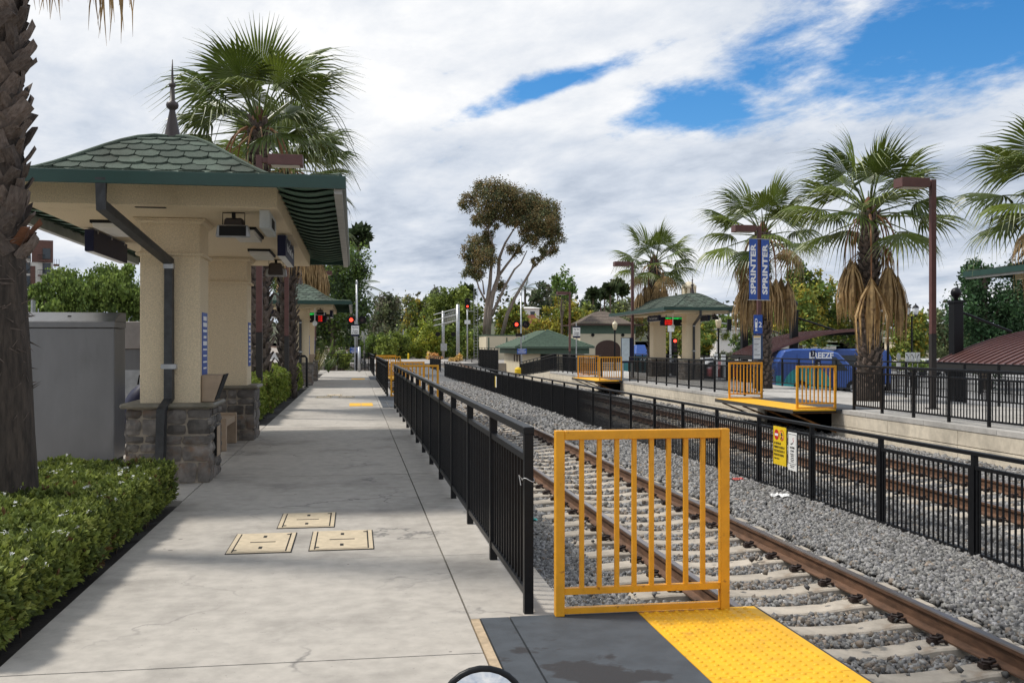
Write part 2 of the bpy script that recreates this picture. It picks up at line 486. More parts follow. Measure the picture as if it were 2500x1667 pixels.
m_txtk = M('letter_black', (0.02, 0.02, 0.02), 0.6, var=0.0)
m_red = M('sign_red', (0.55, 0.02, 0.02), 0.45, var=0.05)
m_signy = M('sign_yellow', (0.80, 0.55, 0.01), 0.5, var=0.04)
m_cap = M('cap_stone', (0.17, 0.155, 0.12), 0.55, var=0.2, scale=6, stain=(0.09, 0.09, 0.06), stain_scale=5)
m_mortar = M('mortar', (0.28, 0.24, 0.19), 0.95, var=0.2, scale=12, bump=0.5, bscale=80)
m_rock = M('rock', (0.140, 0.126, 0.113), 0.9, var=0.40, scale=6, bump=0.8, bscale=26, orand=0.45, stain=(0.16, 0.095, 0.055), stain_scale=2.2, stain_lo=0.52, stain_hi=0.72)
m_tan = M('bench_tan', (0.36, 0.27, 0.19), 0.85, var=0.08, scale=10, bump=0.2)
m_cover = M('utility_cover', (0.52, 0.43, 0.30), 0.85, var=0.10, scale=14, bump=0.3, bscale=150)
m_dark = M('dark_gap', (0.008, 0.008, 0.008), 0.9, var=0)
m_lens = M('lamp_lens', (0.62, 0.60, 0.55), 0.4, var=0.05)
m_ledg = M('led_green', (0.02, 0.75, 0.10), 0.5, emit=0.9, var=0)
m_ledr = M('led_red', (0.85, 0.015, 0.01), 0.5, emit=0.9, var=0)
m_redlamp = M('red_lamp', (1.0, 0.06, 0.03), 0.4, emit=2.2, var=0)
m_redoff = M('red_unlit', (0.03, 0.004, 0.004), 0.25, var=0)
m_glass = M('window_glass', (0.03, 0.04, 0.05), 0.08, var=0.1)
m_copbrown = M('canopy_brown', (0.135, 0.062, 0.054), 0.42, metal=0.3, var=0.12)

# ------------------------------------------------------------------ ground and setting
gnd = MB().grid(lambda u, v: (-900 + 1900 * u, -60 + 1800 * v, -1.02), 20, 20).build('ground', m_dirt)
struct(gnd)

# near platform: slabs with open joints over a dark bed
SLAB_Y = [0.25 + 2.45 * k for k in range(-2, 27)]
plat = thing('platform', 'x', 'x'); del plat['label']; del plat['category']; struct(plat)
MB().bx(-1.78, 1.27, -6, 66.6, -1.0, -0.035).build('platform_base', m_joint, plat)
rs = random.Random(3)
def slab(parent, x0, x1, y0, y1, z1=0.0, th=0.09, g=0.006, mat=None):
    return MB().bx(x0 + g, x1 - g, y0 + g, y1 - g, z1 - th, z1).build('slab', mat or m_conc, parent)
for a, b in zip(SLAB_Y[:-1], SLAB_Y[1:]):
    dz = rs.uniform(-0.0015, 0.0015)
    slab(plat, -1.75, 0.67, a, b, dz)
    if b <= 1.0 or a >= 6.5:
        slab(plat, 0.67, 1.29, a, b, dz)
# piece of the edge strip beside the first boarding ramp
slab(plat, 0.67, 1.29, 5.80, 7.6, 0)
# apron behind: paving round the shelters, soil beds between
apr = thing('walkway', 'x', 'x'); del apr['label']; del apr['category']; struct(apr)
MB().bx(-7.4, -1.78, -6, 66.6, -1.0, -0.06).build('walkway_base', m_joint, apr)
for a, b in zip(SLAB_Y[:-1], SLAB_Y[1:]):
    slab(apr, -7.0, -4.75, a, b, -0.002, mat=m_conc2)
def apr_fill(y0, y1):
    y = y0
    while y < y1 - 0.01:
        e = min(y + 2.45, y1); slab(apr, -4.75, -1.755, y, e, -0.002); y = e
apr_fill(-2, 5.3); apr_fill(10.72, 20.6); apr_fill(39.2, 50); apr_fill(58, 66.4)
for y0, y1 in ((5.3, 10.72), (20.6, 39.2), (50, 58)):
    struct(MB().grid(lambda u, v: (-4.74 + 2.97 * u, y0 + (y1 - y0) * v, -0.055 + 0.03 * noise.noise((u * 9, v * 20, y0))), 12, 24).build('planting_bed', m_soil, apr))

# street rising to the left
def left_z(x): 
    t = max(0, (-7.4 - x)); return -0.12 + min(t, 12) * 0.155 + max(0, t - 12) * 0.06
st = MB().grid(lambda u, v: (-7.4 - 70 * u, -8 + 160 * v, left_z(-7.4 - 70 * u)), 70, 6).build('street', m_asph); struct(st)
m_kerb = M('kerb', (0.5, 0.48, 0.44), 0.9)
kb = MB().bx(-7.4, -7.02, -6, 66, -1, 0.0).build('kerb', m_kerb); struct(kb)
ky = MB().bx(-7.55, -7.405, 8, 30, -0.12, 0.004).build('kerb', m_tact); struct(ky)
for x in (-9.2, -12.6):
    struct(MB().bx(x - 0.06, x + 0.06, -5, 90, left_z(x) - 0.1, left_z(x) + 0.015).build('road_line', m_white))
struct(MB().bx(-16.6, -15.4, -5, 90, left_z(-16) - 0.3, left_z(-16) + 0.16).build('kerb', m_kerb))

# far platform across the tracks
FPX0, FPX1 = 12.05, 17.0
fp = thing('platform', 'x', 'x'); del fp['label']; del fp['category']; struct(fp)
RAMPS_R = ((23.3, 28.7), (43.9, 48.7))
MB().bx(FPX0 + 0.9, FPX1 - 0.02, 4, 62, -1.0, -0.08).build('platform_base', m_joint, fp)
y = 5.0
while y < 61:
    for x0, x1 in ((FPX0, 13.3), (13.3, 15.1), (15.1, FPX1)):
        slab(fp, x0, x1, y, y + 2.45, 0, mat=m_conc2, th=0.1)
    y += 2.45
def in_ramp(y): return any(a + 0.3 < y < b - 0.3 for a, b in RAMPS_R)
y = 5.0; pan = None
import itertools
pm = {}
def panel_run(y0, y1):
    n = max(1, round((y1 - y0) / 2.9)); w = (y1 - y0) / n
    for k in range(n):
        for z0, z1 in ((-0.74, -0.42), (-0.405, -0.105)):
            MB().bx(FPX0 + 0.02, FPX0 + 0.11, y0 + k * w + 0.006, y0 + (k + 1) * w - 0.006, z0, z1).build('wall_panel', m_wall, fp, bevel=0.004)
for y0, y1 in ((5, 23.9), (28.1, 44.4), (48.2, 61)):
    panel_run(y0, y1)
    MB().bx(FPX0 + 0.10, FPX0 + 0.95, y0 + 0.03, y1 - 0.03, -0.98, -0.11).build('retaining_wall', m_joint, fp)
# ramp down at its far end
MB()._add([(FPX0, 61, 0), (FPX1, 61, 0), (FPX0, 74, -0.75), (FPX1, 74, -0.75), (FPX0, 61, -1), (FPX1, 61, -1), (FPX0, 74, -1), (FPX1, 74, -1)],
          [(0, 1, 3, 2), (0, 2, 6, 4), (1, 5, 7, 3), (2, 3, 7, 6), (0, 4, 5, 1)]).build('ramp', m_wall, fp)

# track bed and crossing
def xo(y): return 0 if y < 90 else -((y - 90) ** 2) / 560
def zo(y):   # the line climbs gently beyond the platforms
    s = max(0, min(1, (y - 66) / 44)); return 0.72 * s * s * (3 - 2 * s) + max(0, y - 105) * 0.006 + max(0, y - 130) * 0.012
tb = MB().grid(lambda u, v: (1.2 + 10.9 * u, -8 + 102 * v, -0.735 + zo(-8 + 102 * v) + 0.02 * noise.noise((u * 12, v * 90, 1))), 30, 120).build('track_bed', m_balbase); struct(tb)
m_grav = M('far_gravel', (0.30, 0.26, 0.22), 0.95, var=0.35, scale=3, bump=0.6, bscale=8)
emb = MB().grid(lambda u, v: ((lambda yy: (xo(yy) - 9 + 34 * u, yy, -0.72 + zo(yy) - 1.1 * max(0, abs(u - 0.45) - 0.36) * 8))(93 + 150 * v)), 24, 40).build('embankment', m_grav); struct(emb)
m_road = M('road_grey', (0.34, 0.32, 0.30), 0.9, var=0.15, scale=0.8, bump=0.2, bscale=60)
rd = MB()
for x0, x1 in ((-40, 2.93), (3.16, 4.42), (4.66, 8.27), (8.49, 9.74), (9.98, 60)):
    rd._add([(x, y, z) for (y, zt) in ((92.5, -0.505 + zo(92.5)), (105, -0.505 + zo(105))) for z in (-1.0, zt) for x in (x0, x1)], [(0, 1, 3, 2), (4, 6, 7, 5), (2, 3, 7, 6), (0, 2, 6, 4), (1, 5, 7, 3)])
struct(rd.build('road', m_road))
m_stopline = m_white

# plaza on the far side
m_plaza = M('plaza', (0.25, 0.245, 0.24), 0.9, var=0.12, scale=1.5)
struct(MB().bx(FPX1, 120, -6, 92, -1.0, -0.93).build('plaza', m_plaza))

# ------------------------------------------------------------------ tracks
def rail_mesh(x, y0, y1):
    prof = [(-0.072, 0), (0.072, 0), (0.072, 0.012), (0.012, 0.034), (0.010, 0.118), (0.034, 0.130), (0.036, 0.158), (0.030, 0.168), (-0.030, 0.168), (-0.036, 0.158), (-0.034, 0.130), (-0.010, 0.118), (-0.012, 0.034), (-0.072, 0.012)]
    ys = [y0] + [y for y in (-4, 10, 30, 60)] + list(range(65, int(y1) + 1, 5))
    ys = sorted(set(y for y in ys if y0 <= y <= y1))
    mb = MB(); n = len(prof)
    vs = [(x + xo(yy) + a, yy, -0.658 + b + zo(yy)) for yy in ys for a, b in prof]
    mb.v = vs
    for i in range(len(ys) - 1):
        for k in range(n):
            mb.f.append((i * n + k, i * n + (k + 1) % n, (i + 1) * n + (k + 1) % n, (i + 1) * n + k)); mb.mi.append(1 if k in (6, 7, 8) else 0)
    mb.f.append(tuple(range(n))); mb.mi.append(0)
    return mb.mesh('rail', [m_rust, m_rtop], fix=True)
def sleeper_mesh():
    def top(u):   # dip in the middle, flat at the rail seats
        a = abs(u)
        if a > 0.95: return 0.0 - (a - 0.95) * 0.08
        if a > 0.52: return 0.0
        return -0.045 * (1 - (a / 0.52) ** 2 * 0.9) - 0.0045
    xs = [-1.3, -1.27, -0.95, -0.75, -0.52, -0.40, -0.26, -0.1, 0.1, 0.26, 0.40, 0.52, 0.75, 0.95, 1.27, 1.3]
    rows = []
    for x in xs:
        t = top(x) - (0.02 if abs(x) > 1.28 else 0)
        rows.append([(x, -0.15, t - 0.17), (x, -0.13, t - 0.014), (x, -0.115, t), (x, 0.115, t), (x, 0.13, t - 0.014), (x, 0.15, t - 0.17)])
    mb = MB(); mb.v = [p for r in rows for p in r]
    for i in range(len(xs) - 1):
        for k in range(5): mb.f.append((i * 6 + k, (i + 1) * 6 + k, (i + 1) * 6 + k + 1, i * 6 + k + 1))
    mb.f += [tuple(range(6)), tuple(range(len(xs) * 6 - 1, len(xs) * 6 - 7, -1))]; mb.mi = [0] * len(mb.f)
    return mb.mesh('sleeper', m_slp, fix=True)
def clip_mesh():
    mb = MB()
    pts = [(0.02, -0.05, 0.0), (0.05, -0.055, 0.03), (0.11, -0.04, 0.045), (0.13, 0.0, 0.04), (0.10, 0.035, 0.045), (0.05, 0.02, 0.05), (0.03, -0.01, 0.045), (0.075, -0.015, 0.058)]
    mb.tube(pts, 0.0135, 5)
    mb.bx(0.085, 0.15, -0.035, 0.035, 0.0, 0.035)
    mb.tube([(0.03, 0.05, 0.005), (0.06, 0.055, 0.03), (0.10, 0.045, 0.02)], 0.0125, 5)
    return mb.mesh('rail_clip', m_clip)
SLP_M, CLIP_M = sleeper_mesh(), clip_mesh()
SLP_POS = []
def track(cx, label, y_clip, ystart=-1.0, yobj=75.0):
    t = thing('railway_track', label, 'track', (cx, 0, 0))
    for s in (-0.745, 0.745):
        o = obj('rail', rail_mesh(s, -5, 200), t)
    y = ystart; far = MB(); farc = []
    k = 0
    while y < 92:
        r = random.Random(int(y * 100) + int(cx * 7))
        if y < yobj:
            so = obj('sleeper', SLP_M, t, (r.uniform(-0.02, 0.02), y + r.uniform(-0.012, 0.012), -0.660 + zo(y)), (0, 0, r.uniform(-0.006, 0.006)))
            SLP_POS.append((cx, y))
            for s in (-0.745, 0.745):
                for d in (-1, 1):
                    if y < y_clip:
                        obj('rail_clip', CLIP_M, so, (s + d * 0.055, 0, 0.0), (0, 0, 0 if d > 0 else PI))
                    else: farc.append((s + d * 0.115, y, -0.638 + zo(y)))
        else:
            far.bx(-1.3, 1.3, y - 0.12, y + 0.12, -0.8 + zo(y), -0.66 + zo(y))
        y += 0.61; k += 1
    for i in range(120):
        y = 106 + i * 0.7
        far.bx(-1.3 + xo(y), 1.3 + xo(y), y - 0.12, y + 0.12, -0.8 + zo(y), -0.672 + zo(y))
    if far.v: stuff(far.build('distant_sleepers', m_slp, t))
    if farc:
        P = np.array(farc); n = len(P)
        cube = np.array([[x, y, z] for z in (-1, 1) for y in (-1, 1) for x in (-1, 1)]) * (0.05, 0.05, 0.025)
        me = scatter('rail_fastenings', cube, [(0, 2, 3, 1), (4, 5, 7, 6), (0, 1, 5, 4), (1, 3, 7, 5), (3, 2, 6, 7), (2, 0, 4, 6)], P, np.broadcast_to(np.eye(3), (n, 3, 3)), np.ones(n), m_clip)
        stuff(obj('rail_fastenings', me, t))
    return t
TX1, TX2 = 3.79, 9.12
track(TX1, 'rusty railway track on pale concrete sleepers beside the yellow boarding ramps', 24.0, 1.5)
track(TX2, 'rusty railway track between the dark picket fence and the panelled platform wall', 27.0, 8.0)

def ballast():
    rng = np.random.default_rng(11)
    pts, sz = [], []
    def region(x0, x1, y0, y1, dens, s0, s1):
        n = int((x1 - x0) * (y1 - y0) * dens)
        P = np.stack([rng.uniform(x0, x1, n), rng.uniform(y0, y1, n), np.full(n, -0.715)], 1)
        d = P[:, 0] * SA + P[:, 1] * CA; u = (P[:, 0] * CA - P[:, 1] * SA) / np.maximum(d, .1)
        px = 1250 + u * FPX; py = HOR + 2.3 * FPX / np.maximum(d, .1)
        keep = (d > 1) & (px < 2600) & (py < 1760) & ~((P[:, 0] < 2.35) & (P[:, 1] < 5.8))
        P = P[keep]
        S = rng.uniform(s0, s1, len(P))
        pts.append(P); sz.append(S)
    region(1.26, 7.3, 3.0, 12.5, 1500, 0.010, 0.0225)
    region(1.26, 7.3, 12.5, 25, 560, 0.015, 0.030)
    region(7.3, 12.0, 8, 26, 300, 0.022, 0.040)
    region(1.26, 12.0, 25, 62, 110, 0.024, 0.046)
    P, S = np.concatenate(pts), np.concatenate(sz)
    # heap slightly higher on the shoulders, lower between the sleepers
    n = len(P)
    z = P[:, 2] + rng.uniform(-0.01, 0.022, n)
    slx = np.zeros(n, bool)
    for cx, y0 in ((TX1, 1.5), (TX2, 8.0)):
        dx = np.abs(P[:, 0] - cx)
        ph = ((P[:, 1] - y0) / 0.61 + 0.5) % 1.0 - 0.5
        on = (dx < 1.33) & (np.abs(ph) < 0.15 / 0.61 * 1.05)
        slx |= on & (rng.uniform(size=n) > 0.012)
        z = np.where(dx < 1.33, z - 0.024, z + 0.012)
        z = np.where(on, -0.655, z)
        z = np.where((np.abs(dx - 0.745) < 0.10), z - 0.02, z)
    z = np.where(P[:, 0] < 1.5, z - 0.01, z)
    P[:, 2] = z
    P, S = P[~slx], S[~slx]
    n = len(P)
    cube = np.array([[x, y, zz] for zz in (-1, 1) for y in (-1, 1) for x in (-1, 1)], float)
    F = [(0, 2, 3, 1), (4, 5, 7, 6), (0, 1, 5, 4), (1, 3, 7, 5), (3, 2, 6, 7), (2, 0, 4, 6)]
    SS = np.stack([S * rng.uniform(0.8, 1.35, n), S * rng.uniform(0.7, 1.1, n), S * rng.uniform(0.5, 0.9, n)], 1)
    g = rng.uniform(0.45, 1.55, n)
    tr = np.abs(P[:, 0] - TX1) < 1.0
    c = np.stack([g, g, g], 1)
    warm = rng.uniform(size=n) < np.where(tr, 0.35, 0.06)
    c[warm] *= np.array([0.95, 0.8, 0.66])
    c[:, 2] *= rng.uniform(0.97, 1.05, n)
    me = scatter('ballast', cube, F, P, rot_rand(n, rng), SS, m_stone, c, jitter=0.42, rng=rng)
    o = obj('ballast', me); stuff(o); tag(o, 'grey crushed stone ballast around and between the sleepers', 'ballast')
    return n
ballast()
# ------------------------------------------------------------------ picket railings
PICK_M = {}
def picket_mesh(h, w, mat):
    k = (round(h, 3), w, mat.name)
    if k not in PICK_M:
        PICK_M[k] = MB().bx(-w / 2, w / 2, -w / 2, w / 2, 0, h).mesh('picket', mat)
    return PICK_M[k]
def railing(name, label, cat, p0, p1, h=1.07, spacing=1.45, pk=0.115, budget=300, base=0.0, group=None, post_w=0.055, top_w=0.065,
            gap=0.12, bot=0.10, endpost=True, double=False, end_z=None, pw=0.018, near_first=True):
    """straight railing from p0 to p1 (x, y); everything local to p0"""
    p0, p1 = Vector((*p0, base)), Vector((*p1, base if end_z is None else end_z))
    v = p1 - p0; Lh = Vector((v.x, v.y)).length; ang = math.atan2(v.y, v.x)
    t = thing(name, label, cat, p0, ang, group)
    slope = v.z / Lh
    n = max(1, round(Lh / spacing)); w = Lh / n
    pm = picket_mesh(h, post_w, m_black)
    rl = MB()
    def rail(z0, z1, hw, x0=0, x1=Lh):
        rl._add([(x0, -hw, z0 + slope * x0), (x1, -hw, z0 + slope * x1), (x0, hw, z0 + slope * x0), (x1, hw, z0 + slope * x1),
                 (x0, -hw, z1 + slope * x0), (x1, -hw, z1 + slope * x1), (x0, hw, z1 + slope * x0), (x1, hw, z1 + slope * x1)],
                [(0, 2, 3, 1), (4, 5, 7, 6), (0, 1, 5, 4), (1, 3, 7, 5), (3, 2, 6, 7), (2, 0, 4, 6)])
    rail(h - 0.001, h + 0.045, top_w / 2, -post_w / 2, Lh + post_w / 2)
    rl.build('top_rail', m_black, t, bevel=0.004)
    rl = MB(); rail(h - gap - 0.04, h - gap, 0.02); rl.build('upper_rail', m_black, t)
    rl = MB(); rail(bot, bot + 0.04, 0.02); rl.build('bottom_rail', m_black, t)
    for k in range(n + 1):
        obj('post', pm, t, (k * w, 0, slope * k * w))
        if double and 0 < k < n:
            for s in (-1, 1):
                obj('panel_stile', picket_mesh(h - gap - bot, 0.032, m_black), t, (k * w + s * 0.06, 0, bot + slope * k * w))
    ph = h - gap - bot - 0.06
    pmh = picket_mesh(ph, pw, m_black)
    pos = []
    for k in range(n):
        m = max(2, round(w / pk))
        for j in range(1, m):
            x = k * w + j * w / m
            if double and (x - k * w < 0.09 or (k + 1) * w - x < 0.09): continue
            pos.append(x)
    camv = Vector((0, 0, 0))
    dirv = Vector((math.cos(ang), math.sin(ang), 0))
    pos.sort(key=lambda x: (p0 + dirv * x - camv).length)
    for x in pos[:budget]:
        obj('picket', pmh, t, (x, 0, bot + 0.03 + slope * x))
    rest = pos[budget:]
    if rest:
        mb = MB()
        for x in rest: mb.bx(x - pw / 2, x + pw / 2, -pw / 2, pw / 2, bot + 0.03 + slope * x, bot + 0.03 + ph + slope * x)
        stuff(mb.build('distant_pickets', m_black, t))
    return t

RX = 1.03
railing('railing', 'long black picket railing starting at the bare end of the first yellow gate', 'railing', (RX, 5.88), (RX, 25.6), spacing=1.51, pk=0.118, group='platform edge railings')
railing('railing', 'black picket railing between the second and third boarding ramps', 'railing', (RX, 31.8), (RX, 47.2), spacing=1.54, budget=110, group='platform edge railings')
railing('railing', 'black picket railing past the third boarding ramp', 'railing', (RX, 53.2), (RX, 66), spacing=1.6, budget=0, group='platform edge railings')
CF = railing('fence', 'tall black picket fence standing in the ballast between the two tracks', 'fence', (6.65, 74), (6.65, 6.0), h=1.15, base=-0.74, spacing=1.94, pk=0.098, budget=280, double=True, bot=0.07, gap=0.11, group='track fences')
railing('fence', 'short black fence piece alone beside the road crossing', 'fence', (6.65, 88.5), (6.9, 80.5), h=1.15, base=-0.5, spacing=1.6, pk=0.12, budget=0, group='track fences')
# far platform railings
RF = 12.32
railing('railing', 'black railing on the far platform beside the tall brown lamp post', 'railing', (RF, 12.5), (RF, 23.2), spacing=1.34, pk=0.105, budget=120, group='far platform railings')
railing('railing', 'black railing on the far platform in front of the green-roofed shelter', 'railing', (RF, 28.9), (RF, 43.7), spacing=1.35, pk=0.105, budget=150, group='far platform railings')
railing('railing', 'black railing on the far platform towards the sloping ramp', 'railing', (RF, 48.9), (RF, 61), spacing=1.4, pk=0.12, budget=0, group='far platform railings')
railing('railing', 'black handrail sloping down the ramp beside the restroom building', 'railing', (RF, 61), (RF, 74), spacing=1.5, pk=0.12, budget=0, end_z=-0.75, group='far platform railings')
railing('railing', 'black railing along the rear edge of the far platform above the bus bays', 'railing', (16.85, 12), (16.85, 60), spacing=1.5, pk=0.12, budget=180, group='far platform railings')
railing('railing', 'black railing behind the ramp before the restroom door', 'railing', (12.6, 75.5), (20, 75.5), spacing=1.5, pk=0.14, budget=0, base=-0.9, group='far platform railings')

# ------------------------------------------------------------------ yellow gates and boarding ramps
def gate_proto(w=1.07, h=1.09):
    t = thing('gate', 'g', 'gate', (0, 0, 0))
    p = 0.055
    for x in (p / 2, w - p / 2):
        MB().bx(x - p / 2, x + p / 2, -p / 2, p / 2, 0, h).build('gate_post', m_yellow, t, bevel=0.004)
    MB().bx(p + 0.001, w - p - 0.001, -p / 2, p / 2, h - p, h - 0.001).build('top_bar', m_yellow, t, bevel=0.004)
    MB().bx(p + 0.001, w - p - 0.001, -0.018, 0.018, 0.012, 0.047).build('bottom_bar', m_yellow, t)
    MB().bx(p + 0.001, w - p - 0.001, -0.018, 0.018, 0.125, 0.163).build('lower_rail', m_yellow, t)
    pmh = picket_mesh(h - p - 0.163, 0.026, m_yellow)
    for k in range(8):
        obj('picket', pmh, t, (p + (w - 2 * p) * (k + 1) / 9, 0, 0.163))
    return t
GATE = gate_proto()
GATE['label'] = 'orange-yellow barred gate standing on the grey rubber and yellow studded ramp'
GATE['group'] = 'boarding ramp gates'
GATE.location = (1.165, 5.745, 0.012)
for (x, y, lab) in ((1.12, 26.1, 'orange-yellow barred gate at the end of the long near railing'),
                    (1.12, 31.5, 'orange-yellow barred gate beside the second stretch of near railing'),
                    (1.12, 47.6, 'orange-yellow barred gate beside the third boarding ramp'),
                    (1.12, 53.0, 'orange-yellow barred gate beyond the third boarding ramp'),
                    (10.95, 23.55, 'orange-yellow barred gate on the far platform ramp, beside its long open railing'),
                    (11.1, 28.5, 'orange-yellow barred gate on the far platform ramp under the bannered lamp post'),
                    (11.0, 44.1, 'orange-yellow barred gate on the far platform ramp before the shelter end'),
                    (11.0, 48.5, 'orange-yellow barred gate on the far platform ramp beside the ramp railing')):
    copy_tree(GATE, (x, y, 0.012), 0, lab, 'boarding ramp gates')

m_rustor = M('bracket_orange', (0.28, 0.12, 0.03), 0.75, var=0.4, scale=10)
def domes(name, x0, x1, y0, y1, z, parent, step=0.062):
    xs = np.arange(x0 + 0.035, x1 - 0.02, step); ys = np.arange(y0 + 0.035, y1 - 0.02, step)
    X, Y = np.meshgrid(xs, ys); P = np.stack([X.ravel(), Y.ravel(), np.full(X.size, z)], 1)
    pv, n = [], 8
    for r, h in ((0.016, 0), (0.0135, 0.005), (0.008, 0.0075)):
        pv += [(r * math.cos(2 * PI * k / n), r * math.sin(2 * PI * k / n), h) for k in range(n)]
    f = [(i * n + k, i * n + (k + 1) % n, (i + 1) * n + (k + 1) % n, (i + 1) * n + k) for i in range(2) for k in range(n)]
    f += [(16, 17, 18, 19), (16, 19, 20, 23), (20, 21, 22, 23)]
    N = len(P)
    me = scatter(name, pv, f, P, np.broadcast_to(np.eye(3), (N, 3, 3)), np.ones(N), m_tact)
    return stuff(obj(name, me, parent))
def ramp(label, y0, y1, xa, xb, xc, sgn=1, dom=True, seam=None):
    """mat from xa to xb, studded yellow from xb to xc (local x measured from xa)"""
    t = thing('boarding_ramp', label, 'ramp', (xa, y0, 0))
    L = y1 - y0
    w1, w2 = xb - xa, xc - xa
    a0, a1 = sorted((0, w1)); b0, b1 = sorted((w1, w2))
    hinge = 0.17 * sgn
    h0, h1 = sorted((0, hinge))
    MB().bx(h0, h1 - 0.006, 0, L, -0.03, 0.010).build('hinge_plate', m_mat, t)
    r0, r1 = (hinge, w1) if sgn > 0 else (w1, hinge)
    MB().bx(min(r0, r1) + 0.004, max(r0, r1) - 0.002, 0, L, -0.03, 0.012).build('rubber_mat', m_mat, t)
    n = max(1, round(L / 1.25)); w = L / n
    for k in range(n):
        MB().bx(b0 + 0.002, b1 - 0.012, k * w + 0.002, (k + 1) * w - 0.002, -0.02, 0.013).build('tactile_plate', m_tact, t)
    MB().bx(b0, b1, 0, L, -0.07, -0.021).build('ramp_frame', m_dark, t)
    if sgn > 0: MB().bx(b1 - 0.011, b1 + 0.006, 0, L, -0.075, 0.010).build('edge_strip', m_joint, t)
    else: MB().bx(b0 - 0.006, b0 + 0.001, 0, L, -0.085, 0.010).build('edge_strip', m_joint, t)
    if dom: domes('studs', b0 + 0.01, b1 - 0.02, 0.01, L, 0.013, t)
    wall = (1.29 - xa) if sgn > 0 else (FPX0 + 0.25 - xa)
    for k in range(max(2, int(L / 1.3))):
        yy = 0.35 + k * (L - 0.7) / (max(2, int(L / 1.3)) - 1)
        end = w2 - 0.1 * sgn
        MB().tube([(wall, yy, -0.68), (end, yy, -0.10)], 0.022, square=True).build('strut', m_rustor, t)
        MB().tube([(wall + 0.0, yy, -0.09), (end, yy, -0.09)], 0.02, square=True).build('strut', m_rustor, t)
    return t
ramp('dark rubber and yellow studded boarding ramp ending at the large gate with open track beyond', 0.9, 5.775, 0.73, 1.67, 2.42)
ramp('yellow studded boarding ramp at the end of the long near railing', 25.95, 31.65, 0.73, 1.67, 2.42, dom=False)
ramp('yellow studded boarding ramp at the third gap of the near railing', 47.4, 53.1, 0.73, 1.67, 2.42, dom=False)
ramp('yellow studded ramp on brackets against the far platform below the bannered post', 23.3, 28.7, 13.2, 11.9, 10.75, -1, dom=False)
ramp('yellow studded ramp on brackets against the far platform near the shelter end', 43.9, 48.7, 13.2, 11.9, 10.75, -1, dom=False)
for y0, y1 in RAMPS_R:   # dark recess behind the brackets
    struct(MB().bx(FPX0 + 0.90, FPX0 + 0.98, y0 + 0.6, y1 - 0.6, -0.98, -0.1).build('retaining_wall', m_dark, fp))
# sandy strip along the first ramp
MB().bx(0.672, 0.722, 0.9, 5.785, -0.05, 0.004).build('edging_strip', M('sandstone', (0.42, 0.32, 0.21), 0.9, var=0.2, scale=15), plat)

# platform tactile bars
for i, (y0, lab) in enumerate(((26.7, 'yellow paving plate on the platform beside the second boarding ramp'), (47.9, 'yellow paving plate on the platform beside the third boarding ramp'))):
    t = thing('warning_plate', lab, 'paving plate', (0, y0, 0))
    for k in range(2):
        MB().bx(-0.13 + k * 0.32, 0.175 + k * 0.32, 0, 1.35, -0.01, 0.008).build('plate', m_tact, t)

# utility covers
def cover(name, c4, label):
    pts = [G(*p) for p in c4]       # near-left, near-right, far-right, far-left
    c = sum(pts, Vector()) / 4
    w = ((pts[1] - pts[0]).length + (pts[2] - pts[3]).length) / 2
    L = ((pts[3] - pts[0]).length + (pts[2] - pts[1]).length) / 2
    t = thing('utility_cover', label, 'cover', (c.x, c.y, 0.0), 0, 'utility box covers')
    MB().bx(-w / 2, w / 2, -L / 2, L / 2, -0.03, 0.004).build('frame_gap', m_dark, t)
    fr = MB()
    for x0, x1, y0, y1 in ((-w / 2 + .008, -w / 2 + .04, -L / 2 + .008, L / 2 - .008), (w / 2 - .04, w / 2 - .008, -L / 2 + .008, L / 2 - .008)):
        fr.bx(x0, x1, y0, y1, -0.01, 0.0075)
    for y0, y1 in ((-L / 2 + .008, -L / 2 + .03), (L / 2 - .03, L / 2 - .008)):
        fr.bx(-w / 2 + .041, w / 2 - .041, y0, y1, -0.01, 0.0073)
    fr.build('frame', m_cover, t)
    MB().bx(-w / 2 + .052, w / 2 - .052, -L / 2 + .038, L / 2 - .038, -0.01, 0.009).build('lid', m_cover, t)
    MB().bx(-w * 0.2, w * 0.2, -0.012, 0.012, 0.0, 0.0105).build('handle_slot', m_dark, t)
    for s in (-1, 1):
        MB().bx(-0.014, 0.014, s * L * 0.28 - 0.04, s * L * 0.28 + 0.04, 0, 0.0107).build('key_hole', m_dark, t)
        MB().lathe([(0.02, 0), (0.02, 0.0106)], 10, (s * w * 0.38, s * L * 0.38, 0)).build('bolt', m_dark, t)
    return t
cover('c', ((553, 1353), (716, 1348), (721, 1301), (575, 1304)), 'pale tan utility cover closest to the planted hedge, of three in the paving')
cover('c', ((757, 1345), (914, 1340), (909, 1295), (760, 1297)), 'pale tan utility cover closest to the railing, of three in the paving')
cover('c', ((677, 1291), (817, 1286), (821, 1251), (689, 1254)), 'pale tan utility cover set apart behind the other two in the paving')
for c4 in (((769, 971), (810, 971), (811, 967), (775, 967)), ((825, 971), (866, 971), (865, 967), (827, 967)), ((798, 966), (834, 966), (836, 963), (800, 963))):
    cover('c', c4, 'small distant utility cover in the paving before the yellow plate')

